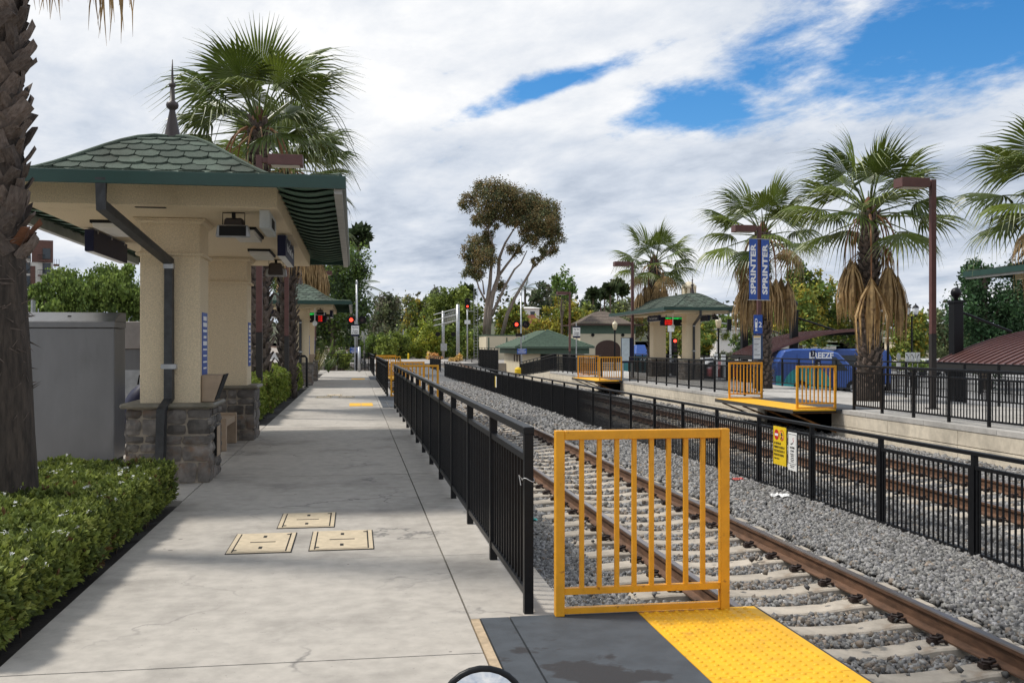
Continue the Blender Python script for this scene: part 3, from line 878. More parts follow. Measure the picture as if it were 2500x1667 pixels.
# signs on the track fence
sg = thing('warning_sign', 'yellow track warning sign with red no-entry disc on the picket fence', 'sign', (6.60, 10.55, -0.18))
def fence_sign(root, w, h, mat, corner=0):
    MB().bx(-0.004, 0.004, -w / 2, w / 2, 0, h).build('sign_plate', mat, root)
P1 = G(1912, 1150, -0.74)
def yfence(px):   # where a pixel column meets the fence plane
    k = (px - VPX) * CA / FPX; d = 6.65 / k; return (d - 6.65 * SA) / CA
sy0, sy1 = yfence(1896), yfence(1927)
sg.location = (6.60, (sy0 + sy1) / 2, -0.27)
w = abs(sy1 - sy0)
fence_sign(sg, w, 0.60, m_signy)
def disc(name, mat, parent, x, y, z, r, n=20, th=0.002, hole=0):
    mb = MB()
    if not hole:
        mb.prism([(y + r * math.cos(2 * PI * k / n), z + r * math.sin(2 * PI * k / n)) for k in range(n)], x - th, x, 'x')
    else:
        for k in range(n):
            a, b = 2 * PI * k / n, 2 * PI * (k + 1) / n
            mb.prism([(y + q * math.cos(c), z + q * math.sin(c)) for q, c in ((r, a), (r, b), (hole, b), (hole, a))], x - th, x, 'x')
    return mb.build(name, mat, parent)
disc('no_entry_disc', m_red, sg, -0.0045, w * 0.24, 0.47, 0.082)
MB().bx(-0.0085, -0.0066, w * 0.24 - 0.06, w * 0.24 + 0.06, 0.452, 0.488).build('no_entry_bar', m_txtw, sg)
disc('no_walking_ring', m_red, sg, -0.0045, -w * 0.18, 0.47, 0.085, hole=0.072)
mb = MB(); mb.tube([(-0.006, -w * 0.18, 0.515), (-0.006, -w * 0.18, 0.46)], 0.011, 5); mb.tube([(-0.006, -w * .18 + .03, 0.41), (-0.006, -w * 0.18, 0.46), (-0.006, -w * .18 - .03, 0.41)], 0.008, 5)
mb.tube([(-0.006, -w * .18 + .035, 0.47), (-0.006, -w * 0.18, 0.50), (-0.006, -w * .18 - .035, 0.47)], 0.006, 5)
mb.build('walking_figure', m_txtk, sg)
MB().tube([(-0.007, -w * .18 + .055, 0.525), (-0.007, -w * .18 - .055, 0.415)], 0.006, 5).build('ring_bar', m_red, sg)
for k, (s, z) in enumerate((('ALL PERSONS ARE', 0.335), ('FORBIDDEN TO ENTER OR', 0.275), ('CROSS TRACKS EXCEPT AT', 0.215), ('DESIGNATED CROSSINGS', 0.155), ('CA PENAL CODE 369i', 0.095))):
    text(s, 0.052 if k < 4 else 0.034, m_txtk, sg, (-0.006, w * 0.45, z), FACE_WEST, 'LEFT', 0.62)
sn = thing('no_smoking_sign', 'white no smoking sign next to the yellow warning sign', 'sign')
sy0, sy1 = yfence(1932), yfence(1953)
w2 = abs(sy1 - sy0); sn.location = (6.60, (sy0 + sy1) / 2, -0.30)
fence_sign(sn, w2, 0.58, m_white)
mb = MB()
for (a, b, c, d_) in ((-w2 / 2 + .012, w2 / 2 - .012, 0.545, 0.551), (-w2 / 2 + .012, w2 / 2 - .012, 0.10, 0.106)):
    mb.bx(-0.006, -0.0042, a, b, c, d_)
for a in (-w2 / 2 + .012, w2 / 2 - .018): mb.bx(-0.006, -0.0042, a, a + .006, 0.107, 0.544)
mb.build('border', m_txtk, sn)
MB().tube([(-0.006, 0.05, 0.40), (-0.006, 0.01, 0.41), (-0.006, -0.03, 0.42)], 0.006, 5).build('cigarette', m_txtk, sn)
MB().tube([(-0.006, -0.03, 0.43), (-0.006, -0.045, 0.455), (-0.006, -0.025, 0.475), (-0.006, -0.04, 0.50)], 0.004, 5).build('smoke_curl', m_red, sn)
for s, z, q in (('NO SMOKING', 0.345, 0.042), ('ALLOWED', 0.295, 0.042), ('No smoking allowed', 0.25, 0.026), ('within 25 feet of', 0.222, 0.026), ('transit stations', 0.194, 0.026), ('bus stops or other', 0.166, 0.026), ('transit facilities', 0.138, 0.026), ('State Government Code 7597', 0.075, 0.02), ('NCTD Ordinance No. 3', 0.05, 0.02)):
    text(s, q, m_txtk, sn, (-0.0055, 0, z), FACE_WEST, 'CENTER', 0.62)
s3 = thing('warning_sign', 'narrow yellow and white notice on the distant part of the picket fence', 'sign', (6.60, yfence(1213), -0.36))
for i, (mt, c) in enumerate(((m_signy, 0.12), (m_white, -0.14))):
    MB().bx(-0.004, 0.004, c - 0.12, c + 0.12, 0, 0.52).build('sign_plate', mt, s3)
# ------------------------------------------------------------------ shelters
HW, SL = 2.02, 9.7
Z_EAVE, RISE = 3.315, 0.74
def g_roof(t):
    t = max(0, min(1, t)); s = max(0, min(1, (t - 0.24) / 0.74)); return 0.16 * t + 0.84 * s * s * (3 - 2 * s)
_rs = np.linspace(0, HW, 400)
_zs = np.array([Z_EAVE + RISE * g_roof(r / HW) for r in _rs])
_al = np.concatenate([[0], np.cumsum(np.hypot(np.diff(_rs), np.diff(_zs)))])
ARC = _al[-1]
def r_of(a): return float(np.interp(a, _al, _rs))
def z_of(a): return float(np.interp(a, _al, _zs))
def roof_pt(face, s, a, lift=0.0):
    r, z = r_of(a), z_of(a)
    half = (HW - r) if face in 'fb' else (SL / 2 - r)
    s = max(-half, min(half, s))
    r2 = r - lift * 0.35
    if face == 'f': return (s, r2, z + lift)
    if face == 'b': return (-s, SL - r2, z + lift)
    if face == 'r': return (HW - r2, SL / 2 + s, z + lift)
    return (-HW + r2, SL / 2 - s, z + lift)
def shingle(mb, face, s, a, w, e=0.18, rnd=None):
    j = (rnd.uniform(-0.004, 0.006) if rnd else 0)
    half = (HW - r_of(a)) if face in 'fb' else (SL / 2 - r_of(a))
    if s - w / 2 > half - 0.03 or s + w / 2 < -half + 0.03: return False
    top = min(a + e * 1.25, ARC)
    P = [(-w / 2, top, 0.008), (-w / 2, a + e * 0.30, 0.024), (-w * 0.27, a, 0.028), (w * 0.27, a, 0.028), (w / 2, a + e * 0.30, 0.024), (w / 2, top, 0.008)]
    gp = 0.005
    vs = [roof_pt(face, s + p[0] * (1 - gp / w * 2), p[1], p[2] + j) for p in P]
    lo = [roof_pt(face, s + p[0] * (1 - gp / w * 2), p[1], 0.001) for p in P[1:5]]
    mb._add(vs + lo, [(0, 1, 4, 5), (1, 2, 3, 4), (1, 6, 7, 2), (2, 7, 8, 3), (3, 8, 9, 4)])
    return True
def make_stone(mb, u0, u1, v0, v1, face, hd, rnd):
    n = 4
    gx, gz = u1 - u0, v1 - v0
    dep = rnd.uniform(0.012, 0.035)
    def mp(u, v, d):
        return {'f': (u, -hd - d, v), 'b': (-u, hd + d, v), 'r': (hd + d, u, v), 'l': (-hd - d, -u, v)}[face]
    vs = []
    for j in range(n):
        for i in range(n):
            a, b = i / (n - 1), j / (n - 1)
            edge = i in (0, n - 1) or j in (0, n - 1)
            corner = i in (0, n - 1) and j in (0, n - 1)
            u = u0 + gx * a + (rnd.uniform(-1, 1) * 0.012 if not corner else (0.5 - a) * 0.03)
            v = v0 + gz * b + (rnd.uniform(-1, 1) * 0.008 if not corner else (0.5 - b) * 0.02)
            d = dep * (0.45 if edge else 1.0) + rnd.uniform(-0.004, 0.012) * (0.4 if edge else 1)
            vs.append(mp(u, v, d))
    ring = [i for i in range(n)] + [j * n + n - 1 for j in range(1, n)] + [(n - 1) * n + i for i in range(n - 2, -1, -1)] + [j * n for j in range(n - 2, 0, -1)]
    fs = [(j * n + i, j * n + i + 1, (j + 1) * n + i + 1, (j + 1) * n + i) for j in range(n - 1) for i in range(n - 1)]
    base = len(vs)
    for k in ring:
        i, j = k % n, k // n
        vs.append(mp(u0 + gx * i / (n - 1), v0 + gz * j / (n - 1), -0.015))
    m = len(ring)
    for k in range(m): fs.append((ring[k], base + k, base + (k + 1) % m, ring[(k + 1) % m]))
    mb._add(vs, fs)
def ashlar(w, h, rnd):
    """random coursed rectangles covering w x h"""
    out = []
    def split(u0, u1, v0, v1):
        W_, H_ = u1 - u0, v1 - v0
        big = W_ * H_ > 0.075 or W_ > 0.36 or H_ > 0.26
        if not big or (W_ < 0.2 and H_ < 0.16): out.append((u0, u1, v0, v1)); return
        if W_ > H_ * 1.25 and rnd.random() < 0.7 or H_ < 0.18:
            c = u0 + W_ * rnd.uniform(0.35, 0.65); split(u0, c, v0, v1); split(c, u1, v0, v1)
        else:
            c = v0 + H_ * rnd.uniform(0.35, 0.65); split(u0, u1, v0, c); split(u0, u1, c, v1)
    split(-w / 2, w / 2, 0.0, h)
    g = 0.009
    return [(a + g, b - g, c + g, d - g) for a, b, c, d in out]

def shelter(label, loc, shing_faces='f', stones_single=True, seed=5, nmax=290):
    rnd = random.Random(seed)
    t = thing('platform_shelter', label, 'shelter', loc, 0, 'platform shelters')
    # roof deck below the shingles
    mb = MB()
    for f in 'fbrl':
        hl = HW if f in 'fb' else SL / 2
        mb.grid(lambda u, v: roof_pt(f, (2 * u - 1) * (hl - r_of(v * ARC)), v * ARC, -0.002), 6, 16)
    roof = mb.build('roof', m_shing, t)
    singles, rest = [], []
    e, w = 0.180, 0.262
    nrow = int(ARC / e)
    for f in 'fbrl':
        hl = HW if f in 'fb' else SL / 2
        for i in range(nrow):
            off = (w / 2 if i % 2 else 0) + rnd.uniform(-0.02, 0.02)
            k0 = int(hl / w) + 1
            for k in range(-k0, k0 + 1):
                (singles if f in shing_faces else rest).append((f, k * w + off, i * e, i))
    # the ones that show largest: front face, then those closest to the near end
    def key(q):
        f, s, a, i = q
        yy = r_of(a) if f == 'f' else (SL / 2 + s if f == 'r' else SL / 2 - s)
        return yy if f != 'f' else -1
    singles.sort(key=key)
    rest += singles[nmax:]; singles = singles[:nmax]
    for f, s, a, i in singles:
        mb = MB()
        if shingle(mb, f, s, a, w, e, rnd): obj('shingle', mb.mesh('shingle', m_shing), roof)
    mb = MB()
    for f, s, a, i in rest: shingle(mb, f, s, a, w, e, rnd)
    if mb.v: stuff(mb.build('shingle_courses', m_shing, roof))
    # hip caps
    hips = MB()
    for sx in (-1, 1):
        for y0, sg in ((0, 1), (SL, -1)):
            pts = [(sx * (HW - r_of(a)), y0 + sg * r_of(a), z_of(a) + 0.028) for a in np.linspace(0.02, ARC, 14)]
            hips.tube(pts, 0.022, 6)
    hips.tube([(0, HW - 0.05, Z_EAVE + RISE + 0.012), (0, SL - HW + 0.05, Z_EAVE + RISE + 0.012)], 0.04, 6)
    hips.build('hip_cap', m_shing, roof)
    MB().lathe([(0.105, -0.02), (0.10, 0.0), (0.034, 0.34), (0.036, 0.35), (0.066, 0.375), (0.074, 0.405), (0.066, 0.435), (0.032, 0.455), (0.028, 0.60), (0.022, 0.61), (0.040, 0.63), (0.043, 0.645), (0.036, 0.665), (0.018, 0.68), (0.012, 0.80), (0.005, 0.95)], 16, (0, HW + 0.02, Z_EAVE + RISE)).build('finial', M('finial_brown', (0.05, 0.036, 0.034), 0.45), t, smooth=True)
    # fascia boards and rear gutters
    for (x0, x1, y0, y1) in ((-HW, HW, -0.035, 0.0), (-HW, HW, SL, SL + 0.035)):
        MB().bx(x0 - 0.035, x1 + 0.035, y0, y1, 3.195, 3.325).build('fascia', m_fascia, t, bevel=0.003)
    for s in (-1, 1):
        MB().bx(*sorted((s * HW, s * (HW + 0.034))), 0.002, SL - 0.002, 3.197, 3.323).build('fascia', m_fascia, t)
        MB().bx(*sorted((s * (HW - 0.085), s * (HW - 0.002))), 0.03, SL - 0.03, 3.150, 3.30).build('gutter', M('gutter_grey', (0.40, 0.40, 0.38), 0.6), t)
    for s in (-1, 1):
        ns = 21
        for k in range(ns):
            y0 = 0.06 + k * (SL - 0.12) / ns; y1 = y0 + (SL - 0.12) / ns + 0.02
            mb = MB(); n = 6
            pr = []
            for i in range(n + 1):
                a = i / n; pr.append((s * (1.315 + 0.615 * a), -0.055 * math.sin(PI * min(1, a * 1.05)) - 0.02 * a))
            vs = []
            for (yy, dz) in ((y0, 0.0), (y1, 0.030)):
                for x, z in pr: vs.append((x, yy, 3.285 + z + dz))
                for x, z in pr: vs.append((x, yy, 3.292 + z + dz))
            m = n + 1
            fb, ft = 0, 2 * m
            for i in range(n):
                mb.cur = 0
                mb._add([vs[fb + i], vs[fb + i + 1], vs[ft + i + 1], vs[ft + i]], [(0, 1, 2, 3)])
                mb.cur = 1
                mb._add([vs[fb + i], vs[fb + m + i], vs[fb + m + i + 1], vs[fb + i + 1]], [(0, 1, 2, 3)])
            mb.build('soffit_slat', [m_soffit, m_soffedge], t)
    # ceiling box
    MB().bx(-1.31, 1.31, 0.8, 8.9, 3.10, 3.345).build('ceiling_beam', m_stucco, t, bevel=0.006)
    mb = MB()
    mb.bx(-0.2, 0.12, 0.93, 1.0, 3.094, 3.0995); mb.build('vent_slot', m_dark, t)
    # columns
    for ci, cy in enumerate((2.23, 7.47)):
        c = thing('column', 'x', 'x', (0, cy, 0)); del c['label']; del c['category']
        c.parent = t
        MB().bx(-0.34, 0.34, -0.34, 0.34, 0.90, 3.10).build('shaft', m_stucco, c, bevel=0.012)
        mb = MB()
        mb.frustum(-.37, .37, -.37, .37, 3.035, -.40, .40, -.40, .40, 3.075); mb.bx(-.41, .41, -.41, .41, 3.076, 3.098)
        mb.build('capital', m_stucco, c, bevel=0.012)
        MB().bx(-.385, .385, -.385, .385, 2.655, 2.695).build('moulding', m_stucco, c, bevel=0.012)
        MB().bx(-.46, .46, -.46, .46, -0.02, 0.88).build('base_core', m_mortar, c)
        MB().bx(-.53, .53, -.53, .53, 0.872, 0.93).build('cap_stone', m_cap, c, bevel=0.02)
        hid = MB()
        for f in 'frbl':
            for (a, b, z0, z1) in ashlar(0.96, 0.868, random.Random(seed * 10 + ci * 4 + ord(f))):
                if stones_single and f in 'fr':
                    mb = MB(); make_stone(mb, a, b, z0, z1, f, 0.46, rnd); mb.build('stone', m_rock, c)
                else: make_stone(hid, a, b, z0, z1, f, 0.46, rnd)
        stuff(hid.build('stonework', m_rock, c))
        if ci == 0:
            mb = MB()
            mb.tube([(-0.32, 0.01 - cy, 3.25), (-0.32, 0.01 - cy, 2.98), (0.0, -0.40, 2.58), (0.0, -0.40, 0.98), (-0.05, -0.575, 0.86), (-0.08, -0.53, 0.05)], 0.048, square=True, up=(1, 0, 0))
            dp = mb.build('downspout', m_down, c)
            MB().bx(-0.055, 0.055, -0.455, -0.335, 2.50, 2.56).build('strap', m_galv, dp)
            MB().bx(-0.085, 0.085, -0.452, -0.335, 1.33, 1.385).build('strap', m_galv, dp)
        # blue notice on the platform side
        sg_x = 0.342
        s = MB().bx(sg_x, sg_x + 0.006, -0.20, 0.20, 1.25, 2.0).build('notice', m_blue, c)
        s['label'] = 'blue information notice with white lines of print'
        for k, (ww, hh) in enumerate(((0.26, 0.05), (0.30, 0.05), (0.30, 0.03), (0.22, 0.03), (0.3, 0.05), (0.3, 0.02), (0.28, 0.02), (0.3, 0.02), (0.25, 0.02))):
            z = 1.93 - k * 0.075
            MB().bx(sg_x + 0.0062, sg_x + 0.0075, -ww / 2, ww / 2, z - hh / 2, z + hh / 2).build('print_line', m_txtw, s)
    return t

SX, SY = -2.14, 10.3
S1 = shelter('cream shelter with green scalloped roof and spire beside the grey cabinet', (SX, SY, 0), 'fr', True, 5)
S2 = shelter('green-roofed cream shelter farther down the near platform by the signal masts', (SX, SY + 28.7, 0), 'f', False, 6)
S3 = shelter('green-roofed cream shelter on the far platform with a lit departure board', (15.75, 43.0, 0), 'fl', False, 7)
S4 = shelter('green shelter roof overhanging the bus side canopy at the far platform', (16.1, 11.6, 0), '', False, 8)

# fixtures under the roofs
def speaker(label, loc, rz):
    t = thing('loudspeaker', label, 'loudspeaker', loc, rz, 'shelter loudspeakers')   # hangs at z = 0 local
    mb = MB(); mb.tube([(-0.12, 0, -0.14), (-0.12, 0, -0.006), (0.12, 0, -0.006), (0.12, 0, -0.14)], 0.006, 6); mb.bx(-0.02, 0.02, -0.02, 0.02, -0.06, -0.001)
    mb.build('bracket', m_dark, t)
    MB().frustum(-0.19, 0.19, -0.10, -0.02, -0.29, -0.17, 0.17, -0.09, 0.0, -0.15).build('flange', m_galv, t, bevel=0.015)
    MB().frustum(-0.13, 0.13, -0.03, 0.16, -0.27, -0.10, 0.10, 0.0, 0.12, -0.06).build('horn_body', M('speaker_brown', (0.05, 0.04, 0.035), 0.7), t, bevel=0.02)
    MB().bx(-0.145, 0.145, -0.112, -0.101, -0.275, -0.165).build('mouth', m_dark, t)
    return t
def ceil_light(label, loc, sx=0.34, sy=1.15):
    t = thing('ceiling_light', label, 'ceiling light', loc, 0, 'shelter ceiling lights')
    MB().frustum(-sx * .42, sx * .42, -sy * .46, sy * .46, -0.085, -sx / 2 + .02, sx / 2 - .02, -sy / 2 + .02, sy / 2 - .02, -0.012).build('lens', m_lens, t)
    MB().bx(-sx / 2, sx / 2, -sy / 2, sy / 2, -0.035, 0.0).build('frame', m_dark, t)
    return t
def hang_sign(label, loc, L=2.0, txt='Vista Transit Center', west=False):
    t = thing('hanging_sign', label, 'sign', loc, 0, 'station name signs')
    MB().bx(-0.055, 0.055, 0, L, -0.30, -0.025).build('sign_box', m_navy, t, bevel=0.004)
    MB().bx(-0.045, 0.045, 0.02, L - 0.02, -0.306, -0.3005).build('underside_panel', m_white, t)
    for y in (0.2, L / 2, L - 0.2): MB().bx(-0.062, 0.062, y - 0.02, y + 0.02, -0.06, 0.0).build('hanger', m_galv, t)
    if west: text(txt, 0.16, m_txtw, t, (-0.0565, L / 2, -0.16), FACE_WEST)
    else: text(txt, 0.16, m_txtw, t, (0.0565, L / 2, -0.16), FACE_EAST)
    return t
def led_board(label, loc, w=1.45):
    t = thing('departure_board', label, 'departure board', loc, 0, 'departure boards')
    MB().bx(-w / 2, w / 2, -0.08, 0.08, -0.52, -0.10).build('board_case', m_navy, t, bevel=0.004)
    MB().bx(-w / 2 + .16, w / 2 - .05, -0.084, -0.0805, -0.50, -0.12).build('screen', m_dark, t)
    for x in (-w * .3, w * .3): MB().bx(x - .015, x + .015, -0.015, 0.015, -0.10, 0).build('hanger', m_dark, t)
    text('VISTA TRANSIT CTR 1D', 0.105, m_ledg, t, (0.06, -0.086, -0.175), FACE_CAM, 'CENTER', 1.0, bold=0.002)
    for k, s in enumerate(('OCEANSIDE', 'ESCONDIDO', 'ESCONDIDO')):
        text(s, 0.085, m_ledr, t, (-w / 2 + .2, -0.086, -0.275 - k * 0.088), FACE_CAM, 'LEFT', 0.85, bold=0.003)
        text('11:%d' % (12 + k * 13), 0.085, m_ledr, t, (w / 2 - .25, -0.086, -0.275 - k * 0.088), FACE_CAM, 'CENTER', 0.9, bold=0.003)
    return t
CZ = 3.0995
for (sx, sy, nm, full) in ((SX, SY, 'the shelter beside the grey cabinet', True), (SX, SY + 28.7, 'the farther near-platform shelter', False), (15.75, 43.0, 'the far platform shelter', False)):
    speaker('grey horn loudspeaker facing the tracks end under ' + nm, (sx + 0.80, sy + 1.25, CZ), 0)
    speaker('grey horn loudspeaker facing away under ' + nm, (sx + 0.79, sy + 7.5, CZ), PI)
    if full:
        ceil_light('wedge ceiling light beside the navy sign under ' + nm, (sx - 0.80, sy + 2.75, CZ))
        ceil_light('wedge ceiling light behind the loudspeaker under ' + nm, (sx + 0.74, sy + 3.2, CZ))
        ceil_light('wedge ceiling light close to the rear loudspeaker under ' + nm, (sx + 0.68, sy + 6.1, CZ))
        t = thing('junction_box', 'pale grey long box under the shelter ceiling edge', 'box', (sx + 1.16, sy + 0.98, CZ))
        MB().bx(-0.055, 0.055, 0, 0.95, -0.20, 0.0).build('case', M('box_grey', (0.42, 0.44, 0.43), 0.5), t, bevel=0.004)
        MB().bx(0.0555, 0.058, 0.3, 0.7, -0.16, -0.05).build('window', m_dark, t)
        for z in (-0.16, -0.04): MB().bx(-0.03, -0.02, -0.004, 0, z - 0.005, z + 0.005).build('screw', m_galv, t)
    else:
        led_board('green and red lettered departure board under ' + nm, (sx - 0.35 if sx > 0 else sx + 0.25, sy + 3.6, CZ))
    hang_sign('navy station name sign over the platform edge of ' + nm, (sx + (1.18 if sx < 0 else -1.18), sy + 3.3, CZ), 1.9, west=sx > 0)
    hang_sign('navy station name sign over the street side of ' + nm, (sx + (-1.18 if sx < 0 else 1.18), sy + 3.0, CZ), 1.9, west=sx < 0)
def camera_dome(label, loc):
    t = thing('security_camera', label, 'camera', loc, 0, 'platform cameras')
    MB().tube([(0, 0, 0), (0, 0, -0.5)], 0.02, 8).build('stem', m_white, t)
    MB().lathe([(0.03, -0.5), (0.09, -0.56), (0.10, -0.64), (0.06, -0.70), (0.01, -0.72)], 12).build('dome', m_white, t, smooth=True)
camera_dome('white dome camera hanging under the far platform shelter', (14.75, 44.9, CZ))
camera_dome('white dome camera hanging under the farther near-platform shelter', (-1.55, 40.3, CZ))

# drinking fountains on the platform-side face of the near column
def fountain(label, loc):
    t = thing('drinking_fountain', label, 'fountain', loc, 0, 'drinking fountains')
    MB()._add([(0, 0, 0), (0.14, 0, 0), (0.25, 0, 0.32), (0, 0, 0.32), (0, 0.42, 0), (0.14, 0.42, 0), (0.25, 0.42, 0.32), (0, 0.42, 0.32)],
              [(0, 1, 2, 3), (4, 7, 6, 5), (0, 4, 5, 1), (1, 5, 6, 2), (3, 2, 6, 7), (0, 3, 7, 4)]).build('basin', m_tan, t, bevel=0.008)
    MB().frustum(0.14, 0.155, 0.02, 0.40, 0.02, 0.255, 0.27, 0.02, 0.40, 0.33).build('front_panel', m_dark, t)
    return t
fountain('beige tapered drinking fountain on the stone base beside the grey downspout column', (SX + 0.345, SY + 2.23 - 0.28, 0.932))
fountain('beige tapered drinking fountain on the farther near shelter column', (SX + 0.345, SY + 28.7 + 2.23 - 0.28, 0.932))
def wall_panel(label, loc):
    t = thing('access_panel', label, 'panel', loc, 0, 'stone base panels')
    MB().bx(0, 0.03, -0.2, 0.2, 0.28, 0.62).build('panel_plate', m_dark, t); MB().bx(0.03, 0.036, -0.2, 0.08, 0.27, 0.63).build('panel_door', m_tan, t)
wall_panel('dark and beige access panel in the stone base below the drinking fountain', (SX + 0.475, SY + 2.3, 0))

# concrete bench
bn = thing('bench', 'tan concrete bench between the two shelter columns', 'bench', (-2.28, 15.6, 0))
MB().bx(-0.30, 0.36, 0.0, 0.10, 0, 0.50).build('end_panel', m_tan, bn, bevel=0.006)
MB().bx(-0.30, 0.36, 1.30, 1.40, 0, 0.50).build('end_panel', m_tan, bn, bevel=0.006)
MB().bx(-0.295, 0.345, 0.102, 1.298, 0.36, 0.46).build('seat', m_tan, bn, bevel=0.006)
MB().bx(-0.40, -0.302, 0.0, 1.40, 0.0, 0.58).build('backrest', m_tan, bn, bevel=0.006)

# grey equipment cabinet
c = thing('equipment_cabinet', 'tall grey metal cabinet with sloping top behind the flowering hedge', 'cabinet', (-3.83, 14.15, 0))
MB().bx(-0.62, 0.62, 0.0, 0.66, 0.05, 1.84).build('body', m_grey, c, bevel=0.01)
MB().bx(-0.60, 0.60, 0.02, 0.64, -0.01, 0.06).build('plinth', m_joint, c)
MB().frustum(-0.63, 0.63, -0.014, 0.674, 1.845, -0.63, 0.63, -0.014, 0.674, 1.93).build('lid_band', m_grey, c, bevel=0.006)
MB().frustum(-0.63, 0.63, -0.013, 0.673, 1.931, -0.58, 0.63, 0.34, 0.672, 2.06).build('lid', m_grey, c, bevel=0.006)
MB().bx(-0.02, 0.02, 0.16, 0.20, 1.98, 2.01).build('lock', m_dark, c)
tm = thing('ticket_machine', 'grey ticket machine with purple emblem behind the shelter column', 'ticket machine', (-3.75, 17.2, 0))
MB().bx(-0.40, 0.40, 0, 0.6, 0, 1.55).build('body', m_grey, tm, bevel=0.01)
MB().bx(-0.45, 0.45, -0.06, 0.66, 1.551, 2.0).build('head', M('machine_tan', (0.30, 0.27, 0.25), 0.5), tm, bevel=0.01)
MB().bx(0.27, 0.40, -0.064, -0.0605, 1.74, 1.86).build('emblem', M('purple', (0.10, 0.02, 0.14), 0.5), tm)
MB().bx(-0.3, 0.3, -0.004, -0.0005, 0.3, 1.2).build('panel', m_galv, tm)
bg = thing('bag', 'dark navy soft bag between the grey cabinet and the stone column', 'bag', (-3.02, 15.3, 0.0))
def bag_fn(u, v):
    a, b = u * 2 * PI, (v - 0.5) * PI
    rr = 0.9 + 0.12 * noise.noise((3 * math.cos(a), 3 * math.sin(a), v * 4))
    return (0.36 * rr * math.cos(b) * math.cos(a), 0.3 * rr * math.cos(b) * math.sin(a), 0.56 + 0.56 * math.sin(b) * rr)
MB().grid(bag_fn, 20, 14).build('bag_body', m_navy, bg, smooth=True)
MB().tube([(-0.12, 0, 1.03), (-0.10, 0, 1.16), (0.10, 0, 1.16), (0.12, 0, 1.03)], 0.014, 6).build('handle', m_dark, bg)

# ------------------------------------------------------------------ lamp posts
def lamp_post(label, loc, side=1, h=5.8, group='brown square lamp posts'):
    t = thing('lamp_post', label, 'lamp post', loc, 0, group)
    MB().bx(-0.065, 0.065, -0.065, 0.065, 1.9, h).build('pole', m_brown, t, bevel=0.004)
    MB().bx(-0.067, 0.067, -0.067, 0.067, 0, 1.899).build('pole_foot', m_dbrown, t)
    MB().bx(-0.13, 0.13, -0.13, 0.13, 0, 0.03).build('base_plate', m_dbrown, t)
    x0, x1 = sorted((side * 0.2, side * 0.95))
    hd = MB().bx(x0, x1, -0.21, 0.21, h - 0.22, h + 0.01).build('lamp_head', m_brown, t, bevel=0.004)
    MB().bx(x0 + 0.07, x1 - 0.07, -0.16, 0.16, h - 0.232, h - 0.221).build('lens', m_lens, hd)
    MB().bx(*sorted((side * 0.066, side * 0.199)), -0.05, 0.05, h - 0.16, h - 0.05).build('arm', m_brown, t)
    return t
lamp_post('brown square lamp post rising from the clipped hedge beside the first shelter', D(633, 22.0).xyz, 1)
lamp_post('brown square lamp post rising from the clipped hedge, second from the first shelter', D(700, 30.5).xyz, 1)
lamp_post('brown square lamp post behind the farther near-platform shelter', D(769, 56).xyz, 1)
LR1 = lamp_post('brown square lamp post on the far platform beside the tall skirted palm', D(2277, 25.2).xyz, -1)
LR2 = lamp_post('brown square lamp post carrying two blue banners on the far platform', D(1853, 35).xyz, -1)
lamp_post('brown square lamp post beside the far platform shelter', D(1544, 50).xyz, -1)
lamp_post('brown square lamp post at the far end of the far platform ramp', D(1391, 72).xyz + Vector((0, 0, -0.7)), -1, 6.2)
# banners
b0 = D(1853, 34.9)
for s, lab in ((-1, 'blue vertical banner with white lettering hung on the track side of the lamp post'), (1, 'blue vertical banner with white lettering hung on the bus side of the lamp post')):
    t = thing('banner', lab, 'banner', (b0.x, b0.y - 0.02, 0), R(14), 'lamp post banners')
    x0, x1 = sorted((s * 0.08, s * 0.42))
    MB().bx(x0, x1, -0.006, 0.006, 3.22, 5.32).build('cloth', m_blue, t)
    for z in (3.2, 5.335): MB().tube([(0, 0, z), (s * 0.48, 0, z)], 0.014, 8).build('rod', m_galv, t)
    text('SPRINTER', 0.29, m_txtw, t, ((x0 + x1) / 2, -0.0075, 4.27), (R(90), R(-90), 0), 'CENTER', 1.36, bold=0.011, spacing=1.03)
pl = thing('platform_sign', 'blue platform number sign with tram pictogram on the bannered lamp post', 'sign', (b0.x - 0.08, b0.y - 0.10, 0))
MB().bx(-0.16, 0.16, -0.012, 0.0, 2.02, 2.68).build('sign_plate', m_blue, pl)
MB().prism([(-0.11, 2.22), (-0.03, 2.22), (-0.02, 2.45), (-0.035, 2.53), (-0.07, 2.56), (-0.105, 2.53), (-0.12, 2.45)], -0.0145, -0.0122, 'y').build('tram_pictogram', m_txtw, pl)
MB().prism([(-0.12, 2.12), (-0.09, 2.19), (-0.05, 2.19), (-0.02, 2.12)], -0.0145, -0.0122, 'y').build('tram_track', m_txtw, pl)
MB().bx(-0.10, -0.04, -0.0165, -0.0146, 2.43, 2.50).build('tram_window', m_blue, pl)
text('2', 0.26, m_txtw, pl, (0.08, -0.014, 2.33), FACE_CAM, bold=0.004)
tt = thing('timetable', 'white framed timetable panel below the platform number sign', 'timetable', (b0.x - 0.08, b0.y - 0.10, 0))
MB().bx(-0.20, 0.16, -0.05, 0.0, 1.12, 1.98).build('case', M('case_blue', (0.02, 0.05, 0.12), 0.5), tt, bevel=0.005)
MB().bx(-0.185, 0.08, -0.054, -0.0505, 1.15, 1.95).build('sheet', M('timetable_paper', (0.62, 0.64, 0.66), 0.5, var=0.04), tt)
MB().bx(-0.183, 0.078, -0.056, -0.0542, 1.89, 1.945).build('header', M('header_orange', (0.75, 0.5, 0.2), 0.5), tt)
